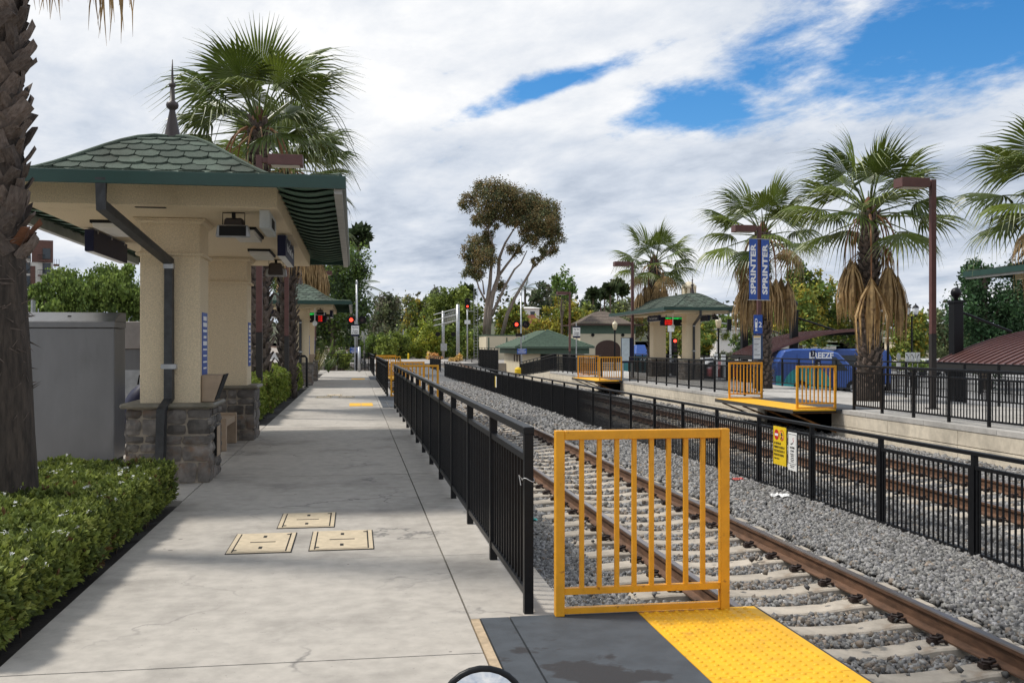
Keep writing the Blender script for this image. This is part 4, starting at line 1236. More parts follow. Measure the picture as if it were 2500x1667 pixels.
for k in range(14):
    MB().bx(-0.16, 0.05 - 0.05 * (k % 3), -0.0555, -0.0542, 1.82 - k * 0.045, 1.832 - k * 0.045 + (0.008 if k % 4 == 0 else 0)).build('print_line', m_navy if k % 4 == 0 else m_galv, tt)
# ------------------------------------------------------------------ vegetation
m_leaf = M('leaf', (1.0, 1.0, 1.0), 0.65, var=0.0, attr=True, trans=0.28, spec=0.3)
m_petal = M('white_petal', (0.80, 0.80, 0.78), 0.6, var=0.02, trans=0.2)
m_twig = M('twig', (0.07, 0.05, 0.035), 0.9, var=0.3, scale=20)
m_bark = M('bark', (0.14, 0.11, 0.085), 0.95, var=0.35, scale=6, bump=0.8, bscale=20, stretch=(3, 3, 0.6))
m_eubark = M('eucalyptus_bark', (0.25, 0.20, 0.165), 0.8, var=0.3, scale=3, stain=(0.16, 0.09, 0.06), stain_scale=1.2, stretch=(2, 2, 0.4))
m_palmbark = M('palm_bark', (0.042, 0.033, 0.027), 0.95, var=0.45, scale=9, bump=1.0, bscale=22, stretch=(2.6, 2.6, 0.5), stain=(0.075, 0.058, 0.046), stain_scale=5, stain_lo=0.5, stain_hi=0.7)
m_boot = M('leaf_base', (0.125, 0.098, 0.082), 0.92, var=0.35, scale=6, bump=0.7, bscale=30, orand=0.35, stain=(0.075, 0.052, 0.04), stain_scale=7, stain_lo=0.45, stain_hi=0.65, stretch=(4, 4, 1))
m_bootred = M('leaf_base_fresh', (0.120, 0.048, 0.022), 0.9, var=0.4, scale=8, bump=0.7, bscale=30, orand=0.3)
m_frond = M('palm_frond', (0.072, 0.104, 0.016), 0.40, var=0.25, scale=4, trans=0.22, orand=0.30)
m_tip = M('palm_tip', (0.26, 0.29, 0.12), 0.5, var=0.3, scale=4, trans=0.2)
m_frond2 = M('palm_frond_pale', (0.122, 0.160, 0.024), 0.40, var=0.25, scale=4, trans=0.22, orand=0.25)
m_dead = M('dead_frond', (0.37, 0.245, 0.11), 0.75, var=0.35, scale=5, trans=0.12, orand=0.3, stain=(0.12, 0.065, 0.03), stain_scale=6, stain_lo=0.5, stain_hi=0.7)
m_deadstem = M('dead_stem', (0.27, 0.125, 0.055), 0.6, var=0.25)

def align(Nv, rng):
    Nv = Nv / np.maximum(np.linalg.norm(Nv, axis=1), 1e-6)[:, None]
    r = rng.normal(size=Nv.shape)
    s = r - Nv * (r * Nv).sum(1)[:, None]; s /= np.linalg.norm(s, axis=1)[:, None]
    t = np.cross(Nv, s)
    return np.stack([s, t, Nv], -1)
def sprig_proto(n=7, L=0.05, w=0.011, spread=0.9, seed=1):
    r = random.Random(seed); v, f = [], []
    for k in range(n):
        a = 2 * PI * k / n + r.uniform(-.3, .3); tl = spread * r.uniform(0.35, 1.0); z0 = r.uniform(-0.02, 0.012)
        d = Vector((math.cos(a) * math.sin(tl), math.sin(a) * math.sin(tl), math.cos(tl))); s = d.cross(Vector((0, 0, 1))).normalized()
        nrm = s.cross(d); l = L * r.uniform(0.7, 1.1)
        b = Vector((0, 0, z0))
        i = len(v); v += [b, b + d * l * 0.55 + s * w + nrm * 0.004, b + d * l, b + d * l * 0.55 - s * w + nrm * 0.004]; f.append((i, i + 1, i + 2, i + 3))
    return [tuple(p) for p in v], f
LEAF_V = [(0, 0, 0), (0.5, 0.32, 0.08), (1, 0, -0.06), (0.5, -0.32, 0.08)]
LEAF_F = [(0, 1, 2, 3)]

def hedge(label, x0, x1, y0, y1, h, n, sc, seed, flowers=0, name='hedge', pal=None, cut=None):
    rng = np.random.default_rng(seed)
    t = thing(name, label, 'hedge', ((x0 + x1) / 2, (y0 + y1) / 2, 0))
    cx, cy = (x0 + x1) / 2, (y0 + y1) / 2
    w, L = (x1 - x0), (y1 - y0)
    # sample the faces: top, right side (platform), near end, far end
    areas = np.array([w * L, h * L * 1.3, w * h, w * h * 0.4]); k = rng.choice(4, n, p=areas / areas.sum())
    u, v = rng.uniform(size=n), rng.uniform(size=n)
    P = np.zeros((n, 3)); Nn = np.zeros((n, 3))
    for i, (fn, nv) in enumerate(((lambda u, v: (x0 + w * u, y0 + L * v, np.full_like(u, h)), (0, 0, 1)),
                                  (lambda u, v: (np.full_like(u, x1), y0 + L * u, 0.05 + (h - 0.05) * v), (1, 0, 0.35)),
                                  (lambda u, v: (x0 + w * u, np.full_like(u, y0), 0.05 + (h - 0.05) * v), (0, -1, 0.35)),
                                  (lambda u, v: (x0 + w * u, np.full_like(u, y1), 0.05 + (h - 0.05) * v), (0, 1, 0.35)))):
        m = k == i
        P[m] = np.stack(fn(u[m], v[m]), 1); Nn[m] = nv
    # round the edges and make it lumpy
    ed = np.minimum((x1 - P[:, 0]), np.minimum(P[:, 1] - y0, y1 - P[:, 1]))
    top = k == 0
    P[top, 2] -= 0.13 * h * np.exp(-ed[top] / (0.09)) * 1.2
    side = k == 1
    P[side, 0] -= 0.10 * (P[side, 2] / h) ** 3 + 0.03 * (1 - P[side, 2] / h) ** 2
    nzv = np.array([noise.noise((p[0] * 2.6, p[1] * 2.6, p[2] * 2.6 + seed)) + 0.6 * noise.noise((p[0] * 7, p[1] * 7, p[2] * 7)) for p in P])
    P += Nn * (nzv * 0.055 * (1 + h))[:, None] + Nn * rng.uniform(-0.07, 0.025, n)[:, None]
    Rm = align(Nn + rng.normal(size=(n, 3)) * 0.55 + np.array([0, 0, 0.35]), rng)
    pv, pf = sprig_proto(8, 0.045, 0.010, 1.15, seed)
    pal = np.array(pal if pal is not None else [(0.15, 0.19, 0.042), (0.225, 0.265, 0.055), (0.088, 0.118, 0.030), (0.32, 0.345, 0.09)])
    zone = np.array([noise.noise((p[0] * 1.3, p[1] * 1.3, 5 + p[2])) for p in P])
    ci = np.clip((rng.normal(size=n) * 0.8 + 1.3 + zone * 2).astype(int), 0, len(pal) - 1)
    C = pal[ci] * rng.uniform(0.75, 1.3, n)[:, None]
    br = rng.uniform(size=n) < 0.015 + 0.10 * (zone > 0.38); C[br] = np.array([0.13, 0.075, 0.03]) * rng.uniform(.6, 1.2, br.sum())[:, None]
    off = np.array([cx, cy, 0])
    stuff(obj('foliage', scatter('foliage', pv, pf, P - off, Rm, rng.uniform(0.75, 1.35, n) * sc, m_leaf, C), t))
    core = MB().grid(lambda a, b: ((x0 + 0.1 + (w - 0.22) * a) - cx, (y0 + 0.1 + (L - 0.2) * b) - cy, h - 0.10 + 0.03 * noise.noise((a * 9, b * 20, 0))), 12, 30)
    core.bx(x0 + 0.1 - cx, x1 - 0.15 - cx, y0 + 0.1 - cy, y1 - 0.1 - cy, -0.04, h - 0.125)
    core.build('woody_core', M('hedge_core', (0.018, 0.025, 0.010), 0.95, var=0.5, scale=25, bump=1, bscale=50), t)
    tw = MB(); rr = random.Random(seed)
    for _ in range(60):
        yy = rr.uniform(y0 + .1, y1 - .1); xx = x1 - rr.uniform(0.04, 0.2); 
        tw.tube([(xx - cx, yy - cy, -0.03), (xx + rr.uniform(-.05, .06) - cx, yy + rr.uniform(-.08, .08) - cy, h * rr.uniform(.3, .6))], [0.007, 0.003], 4)
    stuff(tw.build('stems', m_twig, t))
    if flowers:
        idx = rng.choice(np.where(top)[0], flowers, p=None)
        fl = np.array([noise.noise((p[0] * 1.1 + 3, p[1] * 1.1, 1.0)) for p in P[idx]])
        idx = idx[fl > rng.uniform(-0.55, 0.35, len(fl))]
        # three to five small heads per spot
        idx = np.repeat(idx, 4); m = len(idx)
        Q = P[idx] + np.array([0, 0, 0.055]) + rng.normal(size=(m, 3)) * (0.016, 0.016, 0.009)
        fv, ff = [], []
        for q in range(4):
            a = q * PI / 2; fv += [(0, 0, 0), (math.cos(a - .5) * .7, math.sin(a - .5) * .7, .25), (math.cos(a), math.sin(a), .3), (math.cos(a + .5) * .7, math.sin(a + .5) * .7, .25)]; ff.append(tuple(range(q * 4, q * 4 + 4)))
        stuff(obj('flowers', scatter('flowers', fv, ff, Q - off, align(rng.normal(size=(m, 3)) * .5 + (0, 0, 1), rng), rng.uniform(0.009, 0.016, m), m_petal), t))
    return t
hedge('low clipped hedge with small white flowers around the foot of the palm trunk', -4.65, -1.80, 5.36, 10.55, 0.42, 34000, 1.0, 21, flowers=800)
hedge('taller clipped green hedge along the platform between the two near shelters', -4.3, -2.02, 20.75, 38.9, 0.86, 15000, 2.0, 22, pal=[(0.165, 0.22, 0.035), (0.235, 0.285, 0.05), (0.11, 0.155, 0.03), (0.30, 0.33, 0.075)])

# ---- fan palms
def frond_mesh(name, seed, L=1.05, petiole=1.0, nseg=36, spread=2.05, mat=None, droop=0.30, fold=0.25, tipdroop=0.35):
    r = random.Random(seed); mb = MB()
    # petiole: flattened, gently arched
    pts = [(petiole * a, 0, -0.10 * petiole * a * a) for a in (0, 0.3, 0.6, 0.85, 1.0)]
    mb.tube(pts, [0.035, 0.026, 0.020, 0.016, 0.012], 5)
    base = Vector((petiole, 0, -0.10 * petiole))
    for k in range(nseg):
        th = (k / (nseg - 1) - 0.5) * 2 * spread
        seg = L * (1.0 - 0.22 * (abs(th) / spread) ** 2) * r.uniform(0.90, 1.08)
        dth = 2 * spread / nseg
        dvec = Vector((math.cos(th), math.sin(th), 0)); svec = Vector((-math.sin(th), math.cos(th), 0))
        rows = []
        dz = r.uniform(-0.05, 0.05); tl = tipdroop * r.uniform(0.2, 1.6); sw = r.uniform(-0.06, 0.06)
        for (f, wf) in ((0.03, 1), (0.32, 1), (0.62, 0.95), (0.82, 0.42), (0.95, 0.18), (1.10, 0.05)):
            rr = seg * f
            half = min(rr, 0.64 * seg) * math.tan(dth / 2) * wf
            z = 0.10 * rr - droop * rr * rr - abs(math.sin(th * 0.5)) * fold * rr + (dz * f if f > .5 else 0) - (tl * (f - 0.6) ** 2 * 3.2 if f > 0.6 else 0)
            c = base + dvec * rr * (1 - (0.10 * tl if f > .9 else 0)) + svec * sw * max(0, f - .6) + Vector((0, 0, z))
            rows.append((c - svec * half - Vector((0, 0, half * 0.35)), c + Vector((0, 0, half * 0.35)), c + svec * half - Vector((0, 0, half * 0.35))))
        for a, b in zip(rows[:-1], rows[1:]):
            mb.cur = 1 if b is rows[-1] or (b is rows[-2] and k % 2) else 0
            mb._add(list(a) + list(b), [(0, 1, 4, 3), (1, 2, 5, 4)])
    return mb.mesh(name, [mat, m_tip if mat is not m_dead else m_dead])
def dead_mesh(name, seed, petiole=1.40, L=1.45, nseg=34):
    r = random.Random(seed); mb = MB()
    # stem arches out and down; the blade hangs closed like a folded umbrella
    out = 0.62 * r.uniform(0.75, 1.25)
    pts = []
    for a in np.linspace(0, 1, 8):
        ang = a * PI * 0.55
        pts.append((out * math.sin(min(ang, PI / 2)) * 1.0 + 0.02 * a, 0, 0.16 * math.sin(a * PI * 0.5) * (1 - a) * 2 - petiole * a ** 1.7))
    mb.tube(pts, [0.034, 0.03, 0.027, 0.024, 0.022, 0.02, 0.017, 0.014], 5)
    mb.cur = 1
    base = Vector(pts[-1])
    for k in range(nseg):
        a = 2 * PI * k / nseg + r.uniform(-.1, .1); sp = r.uniform(0.10, 0.30)
        seg = L * r.uniform(0.8, 1.12)
        rows = []
        for f, wf in ((0.0, 0.5), (0.25, 1.0), (0.55, 0.8), (0.85, 0.3), (1.0, 0.05)):
            rad = sp * seg * (math.sin(min(1, f * 1.7) * PI * 0.5) * 0.95 - 0.35 * max(0, f - .55))
            c = base + Vector((math.cos(a) * rad * 0.8, math.sin(a) * rad * 1.15, -seg * f + 0.05 * math.sin(f * 5 + k)))
            tv = Vector((-math.sin(a), math.cos(a), 0)) * 0.030 * wf
            rows.append((c - tv, c + tv))
        for p, q in zip(rows[:-1], rows[1:]): mb._add([p[0], p[1], q[1], q[0]], [(0, 1, 2, 3)])
    return mb.mesh(name, [m_deadstem, m_dead])
FR_G = [frond_mesh('frond', 100 + k, 1.12, 1.12, 30, 1.75, m_frond if k % 2 else m_frond2, droop=0.24 + 0.05 * k, tipdroop=0.25 + 0.12 * k) for k in range(4)]
FR_UP = [frond_mesh('frond', 120 + k, 1.25, 0.85, 26, 1.0, m_frond2, droop=0.08, fold=0.45, tipdroop=0.2) for k in range(2)]
FR_DRY = [frond_mesh('frond', 140 + k, 0.95, 1.0, 30, 1.7, m_dead, droop=0.75, fold=0.5, tipdroop=0.6) for k in range(2)]
FR_DEAD = [dead_mesh('dead_frond', 160 + k) for k in range(4)]

def boot_proto(seed, red=False):
    r = random.Random(seed); mb = MB()
    # broken leaf base: tapered, hollow wedge leaning outwards (local x = out, z = up)
    w0, w1, h = 0.10, r.uniform(0.05, 0.075), r.uniform(0.12, 0.19)
    prof = [(0.0, -0.10, w0), (0.03, 0.0, w0 * 0.95), (0.065, 0.06, w0 * 0.78), (0.085 + r.uniform(0, .045), h, w1)]
    L_, R_, B_ = [], [], []
    for (o, z, w) in prof:
        L_.append((o, -w, z + r.uniform(-.015, .015))); R_.append((o, w, z + r.uniform(-.015, .015))); B_.append((o + 0.028, r.uniform(-.01, .01), z - 0.012))
    vs = L_ + R_ + B_; n = len(prof)
    fs = []
    for i in range(n - 1):
        fs += [(i, 2 * n + i, 2 * n + i + 1, i + 1), (2 * n + i, n + i, n + i + 1, 2 * n + i + 1), (n + i, i, i + 1, n + i + 1)]
    fs.append((n - 1, 3 * n - 1, 2 * n - 1))
    mb._add(vs, fs)
    return mb
BOOT_M = [boot_proto(s).mesh('leaf_base', m_boot) for s in range(5)]
BOOT_R = [boot_proto(50 + s).mesh('leaf_base', m_bootred) for s in range(2)]
BOOT_RAW = [boot_proto(s) for s in range(5)]

def palm(label, loc, height, seed, r0=0.30, r1=0.24, crown=1.0, ngreen=34, ndead=14, boots=(0.2, 1.0), boot_objs=False, ndry=4, group='fan palms', boot_s=1.0, dead_len=1.0, lean=(0, 0), red_band=None, squash=1.0, flowers=True, flare=(0.05, 2.2), elmin=-22):
    rnd = random.Random(seed)
    t = thing('palm_tree', label, 'palm', loc, 0, group)
    def ax(z): return Vector((lean[0] * z / height, lean[1] * z / height, z))
    tr = MB(); nst = 24
    pts, rr = [], []
    for i in range(nst + 1):
        z = -0.1 + (height + 0.1) * i / nst; pts.append(ax(z)); f = max(0, z / height)
        rr.append(r0 + (r1 - r0) * f + flare[0] * math.exp(-max(z, 0) * flare[1]) + 0.008 * rnd.uniform(-1, 1))
    tr.tube(pts, rr, 20, up=(1, 0, 0))
    tr.build('trunk', m_palmbark, t, smooth=True)
    # broken leaf bases in a spiral
    z = boots[0] * height; k = 0; jb = MB()
    step = 0.021 * boot_s * (1.0 if not boot_objs else 1.0)
    while z < boots[1] * height:
        a = k * 2.39996 + rnd.uniform(-.15, .15)
        f = z / height; rad = (r0 + (r1 - r0) * f) * 0.90
        c = ax(z) + Vector((math.cos(a) * rad, math.sin(a) * rad, 0))
        sc = boot_s * rnd.uniform(0.8, 1.2)
        tilt = rnd.uniform(-0.15, 0.35); twist = rnd.choice((-1, 1)) * rnd.uniform(0.15, 0.65)
        if boot_objs:
            red = red_band and red_band[0] < z < red_band[1] and rnd.random() < 0.45
            # only the sides that can show
            o = obj('leaf_base', rnd.choice(BOOT_R if red else BOOT_M), t, c, (twist, tilt, a), (sc, sc, sc))
        else:
            m = Matrix.Translation(c) @ Matrix.Rotation(a, 4, 'Z') @ Matrix.Rotation(tilt, 4, 'Y') @ Matrix.Rotation(twist, 4, 'X') @ Matrix.Scale(sc, 4)
            b = BOOT_RAW[k % 5]
            jb._add([m @ Vector(p) for p in b.v], b.f)
        z += step; k += 1
    if jb.v: stuff(jb.build('leaf_bases', m_boot, t))
    top = ax(height)
    # heart
    MB().lathe([(r1 * 0.9, -0.25), (r1 * 1.05, -0.05), (r1 * 0.8, 0.15), (0.06, 0.4)], 12, top).build('crown_heart', m_bootred, t)
    for k in range(ngreen):
        f = k / max(1, ngreen - 1)
        az = k * 2.39996 + rnd.uniform(-.25, .25)
        el = R(86 - (86 - elmin) * f ** 0.80 + rnd.uniform(-7, 7))
        me = rnd.choice(FR_UP) if f < 0.14 else rnd.choice(FR_G)
        sc = crown * rnd.uniform(0.88, 1.10)
        off = Vector((math.cos(az) * r1 * 0.5, math.sin(az) * r1 * 0.5, 0.10 - 0.35 * f))
        o = obj('frond', me, t, top + off, None, (sc, sc * rnd.uniform(.9, 1.05), sc))
        o.rotation_euler = (rnd.uniform(-0.35, 0.35), -el, az)
    for k in range(ndry):
        az = k * 2.0 + rnd.uniform(0, 1.2) + seed; el = R(rnd.uniform(-42, -18)); sc = crown * rnd.uniform(0.85, 1.0)
        o = obj('frond', rnd.choice(FR_DRY), t, top + Vector((math.cos(az) * r1 * .5, math.sin(az) * r1 * .5, -0.25)), None, (sc, sc, sc))
        o.rotation_euler = (rnd.uniform(-.3, .3), -el, az)
        o['label'] = 'dry brown drooping frond'
    for k in range(ndead):
        az = k * 2 * PI / max(1, ndead) + rnd.uniform(-.16, .16); sc = crown * rnd.uniform(0.72, 1.15) * dead_len
        o = obj('dead_frond', rnd.choice(FR_DEAD), t, top + Vector((math.cos(az) * r1 * .8, math.sin(az) * r1 * .8, -0.18)), (0, 0, az), (sc * 0.95, sc, sc))
    if flowers:
        fs = MB()
        for k in range(9):
            az = rnd.uniform(0, 2 * PI); ro = crown * rnd.uniform(1.7, 2.5)
            p = [top + Vector((math.cos(az) * ro * s, math.sin(az) * ro * s, crown * (0.9 * math.sin(s * 2.3) - 1.3 * s * s * s))) for s in np.linspace(0.05, 1, 9)]
            fs.tube(p, [0.012] * 5 + [0.008] * 4, 4)
        fs.build('flower_stalks', m_frond, t)
    return t
pb = G(20, 1217, 0.4)
palm('palm trunk rising from the flowering hedge, with broken grey leaf bases', (pb.x, pb.y, 0), 12.0, 31, 0.165, 0.165, 1.0, 12, 0, (0.195, 0.6), True, 2, boot_s=0.82, red_band=(2.38, 2.75), lean=(-0.27, 0), flare=(0.105, 0.85))
# its dead fronds that hang into view
pt = [o for o in COL.objects if o.name.startswith('palm_tree')][0]
def hang(px, py_tip, d, L, seed, w=0.5):
    c = D(px, d); zt = EYE + (HOR - py_tip) * d / FPX
    base = Vector((c.x, c.y, zt + L)) - pt.location
    r = random.Random(seed); mb = MB()
    start = Vector((0.1, 0, 6.6))
    mid = (start + base) / 2 + Vector((0, 0, 0.5))
    mb.cur = 0
    mb.tube([start, (start + mid) / 2 + Vector((0, 0, .12)), mid, (mid + base) / 2 + Vector((0, 0, .1)), base], [0.03, 0.026, 0.022, 0.018, 0.014], 5)
    mb.cur = 1
    for k in range(26):
        a = (k / 25 - 0.5); seg = L * r.uniform(0.80, 1.12) * (1 - abs(a) * .25)
        rows = []
        for f, wf in ((0, .5), (.2, 1), (.5, .85), (.8, .4), (1, .05)):
            pc = base + Vector((CA * a * w * math.sin(min(1, f * 1.5) * PI / 2) + .03 * math.sin(f * 4 + k), -SA * a * w, -seg * f + 0.1 * f)) + Vector((0, 1, 0)) * r.uniform(-.05, .05) * f
            tv = Vector((CA, -SA, 0)) * 0.014 * wf
            rows.append((pc - tv, pc + tv))
        for p, q in zip(rows[:-1], rows[1:]): mb._add([p[0], p[1], q[1], q[0]], [(0, 1, 2, 3)])
    o = mb.build('dead_frond', [m_deadstem, m_dead], pt)
    return o
fb = MB(); rf_ = random.Random(77)
for k in range(420):
    z = rf_.uniform(1.0, 2.6); a = rf_.uniform(0, 2 * PI); r_ = 0.165 + 0.105 * math.exp(-z * 0.85) - 0.004
    if rf_.random() > (z - 0.7) / 1.9: continue
    c_ = Vector((-0.27 * z / 12 + r_ * math.cos(a), r_ * math.sin(a), z)); tv = Vector((-math.sin(a), math.cos(a), 0)); ov = Vector((math.cos(a), math.sin(a), 0))
    d_ = (tv * rf_.uniform(-1, 1) + Vector((0, 0, rf_.uniform(-0.5, 0.7))) + ov * rf_.uniform(0.05, 0.35)).normalized() * rf_.uniform(0.05, 0.16); w_ = Vector((0, 0, 0.007))
    fb._add([c_ - w_, c_ + w_, c_ + d_], [(0, 1, 2)])
stuff(fb.build('bark_fibres', m_boot, pt))
hang(125, 66, 7.9, 0.95, 3, 0.30); hang(272, 118, 8.3, 1.15, 4, 0.34)

PA = D(632, 25.0); palm('full-crowned fan palm rising behind the first shelter roof', PA, EYE + (HOR - 300) * 25 / FPX, 41, 0.27, 0.22, 1.12, 26, 10, (0.0, 1.0), ndry=1, elmin=-8)
PB = D(702, 31.5); palm('fan palm with a lower crown half hidden behind the first shelter roof', PB, EYE + (HOR - 405) * 31.5 / FPX, 42, 0.27, 0.22, 1.05, 25, 9, (0.0, 1.0), ndry=1)
PC = D(742, 50); palm('fan palm with a long brown skirt behind the farther near shelter', PC, EYE + (HOR - 560) * 50 / FPX, 43, 0.34, 0.28, 1.0, 22, 26, (0.1, 1.0), dead_len=1.2, ndry=3)
PF = D(2122, 29.0); palm('tall fan palm with hanging brown skirt beside the tall brown lamp post', PF, EYE + (HOR - 515) * 29 / FPX, 44, 0.36, 0.22, 1.13, 24, 10, (0.02, 1.0), boot_s=0.72, dead_len=1.05, ndry=1, elmin=-14)
PE = D(1862, 37.5); palm('fan palm with brown skirt behind the blue banners', PE, EYE + (HOR - 568) * 37.5 / FPX, 45, 0.33, 0.22, 1.10, 22, 11, (0.02, 1.0), boot_s=0.75, dead_len=1.05, ndry=4)
PD = D(1597, 53); palm('smaller fan palm behind the far platform shelter', PD, EYE + (HOR - 640) * 53 / FPX, 46, 0.33, 0.24, 1.05, 22, 11, (0.02, 1.0), dead_len=0.92, ndry=2)
PG = D(2606, 22.0); palm('fan palm at the picture edge beyond the far platform shelter roof', PG, EYE + (HOR - 470) * 22 / FPX, 47, 0.33, 0.22, 1.0, 24, 12, (0.02, 1.0), dead_len=1.0, ndry=4)
for o in COL.objects:
    if o.get('label') == 'fan palm at the picture edge beyond the far platform shelter roof': o['label'] = 'fan palm overhanging the separate green shelter roof on the far platform'

# ---- leafy trees
def lobes_for(w, h, zc, k, seed, flat=1.0):
    r = random.Random(seed); out = [(0, 0, zc, w * 0.62, w * 0.62, h * 0.62)]
    for i in range(k):
        a = i * 2.39996 + r.uniform(-.4, .4); b = r.uniform(-0.75, 1.0)
        cb = math.sqrt(max(0.05, 1 - b * b))
        s = r.uniform(0.30, 0.48)
        out.append((math.cos(a) * w * cb * (1 - s * .55), math.sin(a) * w * cb * (1 - s * .55), zc + b * h * (1 - s * .6), w * s, w * s, h * s * 0.9 * flat))
    return out
def tree(name, label, loc, lobes, n, leaf, pal, trunk_r=0.2, seed=1, group=None, branches=True, cat='tree', weep=0.0, bark=None, trunks=None, hole=0.0, core=True):
    rng = np.random.default_rng(seed); rnd = random.Random(seed)
    t = thing(name, label, cat, loc, 0, group)
    lobes = np.array(lobes, float)
    wts = (lobes[:, 3] * lobes[:, 5]); wts /= wts.sum()
    cnt = rng.multinomial(n, wts)
    PP, CC, NN = [], [], []
    pal = np.array(pal)
    for (lx, ly, lz, rx, ry, rz), m in zip(lobes, cnt):
        if m < 4: continue
        ns = max(6, int(m / 55))
        dv = rng.normal(size=(ns, 3)); dv /= np.linalg.norm(dv, axis=1)[:, None]
        rad = rng.uniform(0.55, 1.05, ns)
        cen = np.array([lx, ly, lz]) + dv * rad[:, None] * (rx, ry, rz)
        which = rng.integers(0, ns, m)
        sig = 0.21
        p = cen[which] + rng.normal(size=(m, 3)) * np.array([rx, ry, rz]) * sig
        if weep: p[:, 2] -= np.abs(rng.normal(size=m)) * weep * rz * rng.uniform(0, 1, ns)[which]
        base = pal[rng.integers(0, len(pal), ns)]
        c = base[which] * (0.62 + 0.2 * rng.normal(size=m))[:, None].clip(0.35, 1.5)
        alt = rng.uniform(size=m) < 0.25; c[alt] = pal[rng.integers(0, len(pal), alt.sum())] * rng.uniform(.5, 1.2, alt.sum())[:, None]
        PP.append(p); CC.append(c); NN.append(dv[which] + rng.normal(size=(m, 3)) * .9)
    P, C = np.concatenate(PP), np.concatenate(CC) * 3.3
    m = len(P)
    Rm = align(np.concatenate(NN), rng)
    S = rng.uniform(0.65, 1.3, m) * leaf
    if weep:
        Rm = align(np.array([1.0, 0, 0]) + 0.35 * rng.normal(size=(m, 3)), rng)[:, :, [2, 0, 1]]
        # leaf axis downwards
        dn = np.stack([rng.normal(size=m) * .35, rng.normal(size=m) * .35, -np.ones(m)], 1); A = align(dn, rng); Rm = A[:, :, [2, 0, 1]]
    stuff(obj('crown', scatter('crown', LEAF_V, LEAF_F, P, Rm, S, m_leaf, C), t))
    bk = bark or m_bark
    zlow = lobes[:, 2].min()
    if trunks:
        mb = MB()
        for pts, r0, r1 in trunks:
            k = len(pts); mb.tube(pts, [(r0 + (r1 - r0) * i / (k - 1)) * 0.62 for i in range(k)], 8)
        mb.build('trunk', bk, t, smooth=True)
    else:
        zc = lobes[0, 2]
        mb = MB(); mb.tube([(0, 0, -0.4), (0.1 * trunk_r, 0, zc * 0.35), (-0.3 * trunk_r, 0.2 * trunk_r, zc * 0.7), (0, 0, zc)], [trunk_r * 1.2, trunk_r, trunk_r * .8, trunk_r * .45], 8)
        mb.build('trunk', bk, t, smooth=True)
    if branches:
        mb = MB()
        tpts = [Vector(p) for q in (trunks or []) for p in q[0][2:]]
        for (lx, ly, lz, rx, ry, rz) in lobes[1:]:
            s = Vector((0, 0, max(zlow * 0.6, lobes[0, 2] * 0.5))) if not trunks else min(tpts, key=lambda p: (p - Vector((lx, ly, lz))).length + (2 if p.z > lz else 0))
            e = Vector((lx, ly, lz)); md = (s + e) / 2 + Vector((rnd.uniform(-.2, .2), rnd.uniform(-.2, .2), 0.15 * rz))
            mb.tube([s, md, e], [trunk_r * .35, trunk_r * .22, trunk_r * .08], 5)
        stuff(mb.build('branches', bk, t))
    return t
GREEN = [(0.052, 0.080, 0.018), (0.075, 0.108, 0.022), (0.038, 0.060, 0.016)]
BRIGHT = [(0.090, 0.115, 0.022), (0.115, 0.138, 0.026), (0.062, 0.084, 0.020)]
YELLOW = [(0.150, 0.140, 0.022), (0.110, 0.125, 0.022), (0.190, 0.140, 0.020), (0.075, 0.100, 0.022)]
OLIVE = [(0.075, 0.090, 0.040), (0.055, 0.070, 0.032), (0.090, 0.095, 0.050)]
DARK = [(0.036, 0.056, 0.024), (0.048, 0.068, 0.028), (0.028, 0.044, 0.020)]
GREY = [(0.080, 0.085, 0.060), (0.060, 0.070, 0.048), (0.095, 0.085, 0.062)]
RUST = [(0.092, 0.072, 0.032), (0.072, 0.072, 0.032), (0.052, 0.060, 0.028), (0.115, 0.080, 0.032)]
PEPPER = [(0.070, 0.100, 0.020), (0.098, 0.130, 0.028), (0.050, 0.075, 0.018)]

def tree_px(name, label, px, top, d, wpx, base_z, pal, n, leaf, seed, k=9, group='trees beyond the crossing', hfrac=0.42, low=None, **kw):
    """tree whose crown is wpx wide and reaches photo row `top`, at depth d"""
    c = D(px, d); zt = EYE + (HOR - top) * d / FPX - base_z
    w = wpx * d / FPX / 2
    h = max(w * 0.6, zt * hfrac) if low is None else (zt - (EYE + (HOR - low) * d / FPX - base_z)) / 2
    zc = zt - h
    return tree(name, label, (c.x, c.y, base_z), lobes_for(w, h, zc, k, seed), n, leaf, pal, max(0.12, w * 0.07), seed, group, **kw)
lz = left_z
tree_px('pepper_tree', 'weeping green tree behind the grey cabinet, close to the apartment block', 195, 628, 58, 150, 2.5, PEPPER, 11000, 0.20, 61, 10, 'street trees', low=775, weep=0.9)
tree_px('pepper_tree', 'weeping green tree seen between the grey cabinet and the shelter column', 300, 640, 60, 150, 2.5, PEPPER, 11000, 0.20, 62, 10, 'street trees', low=780, weep=0.9)
tree_px('pepper_tree', 'low weeping green tree at the foot of the apartment block', 110, 690, 56, 100, 2.5, PEPPER, 4500, 0.20, 63, 7, 'street trees', low=780, weep=0.9)
tree_px('broadleaf_tree', 'dense dark green tree behind the farther near-platform shelter', 812, 572, 76, 175, 0.0, GREEN + DARK, 17000, 0.24, 64, 15, low=890)
tree_px('broadleaf_tree', 'leafy tree rising close behind the shelter roofline and signal masts', 745, 560, 84, 160, 0.0, DARK + GREEN, 9000, 0.26, 65, 10, low=840)
tree_px('broadleaf_tree', 'grey-green tall tree beside the curving track beyond the crossing', 938, 706, 135, 92, -0.6, GREY + OLIVE, 6500, 0.40, 66, 9, low=860)
tree_px('broadleaf_tree', 'loose yellowish tree behind the small utility cabinets beyond the crossing', 1012, 724, 128, 95, -0.6, YELLOW[1:] + OLIVE, 6000, 0.38, 67, 9, low=850)
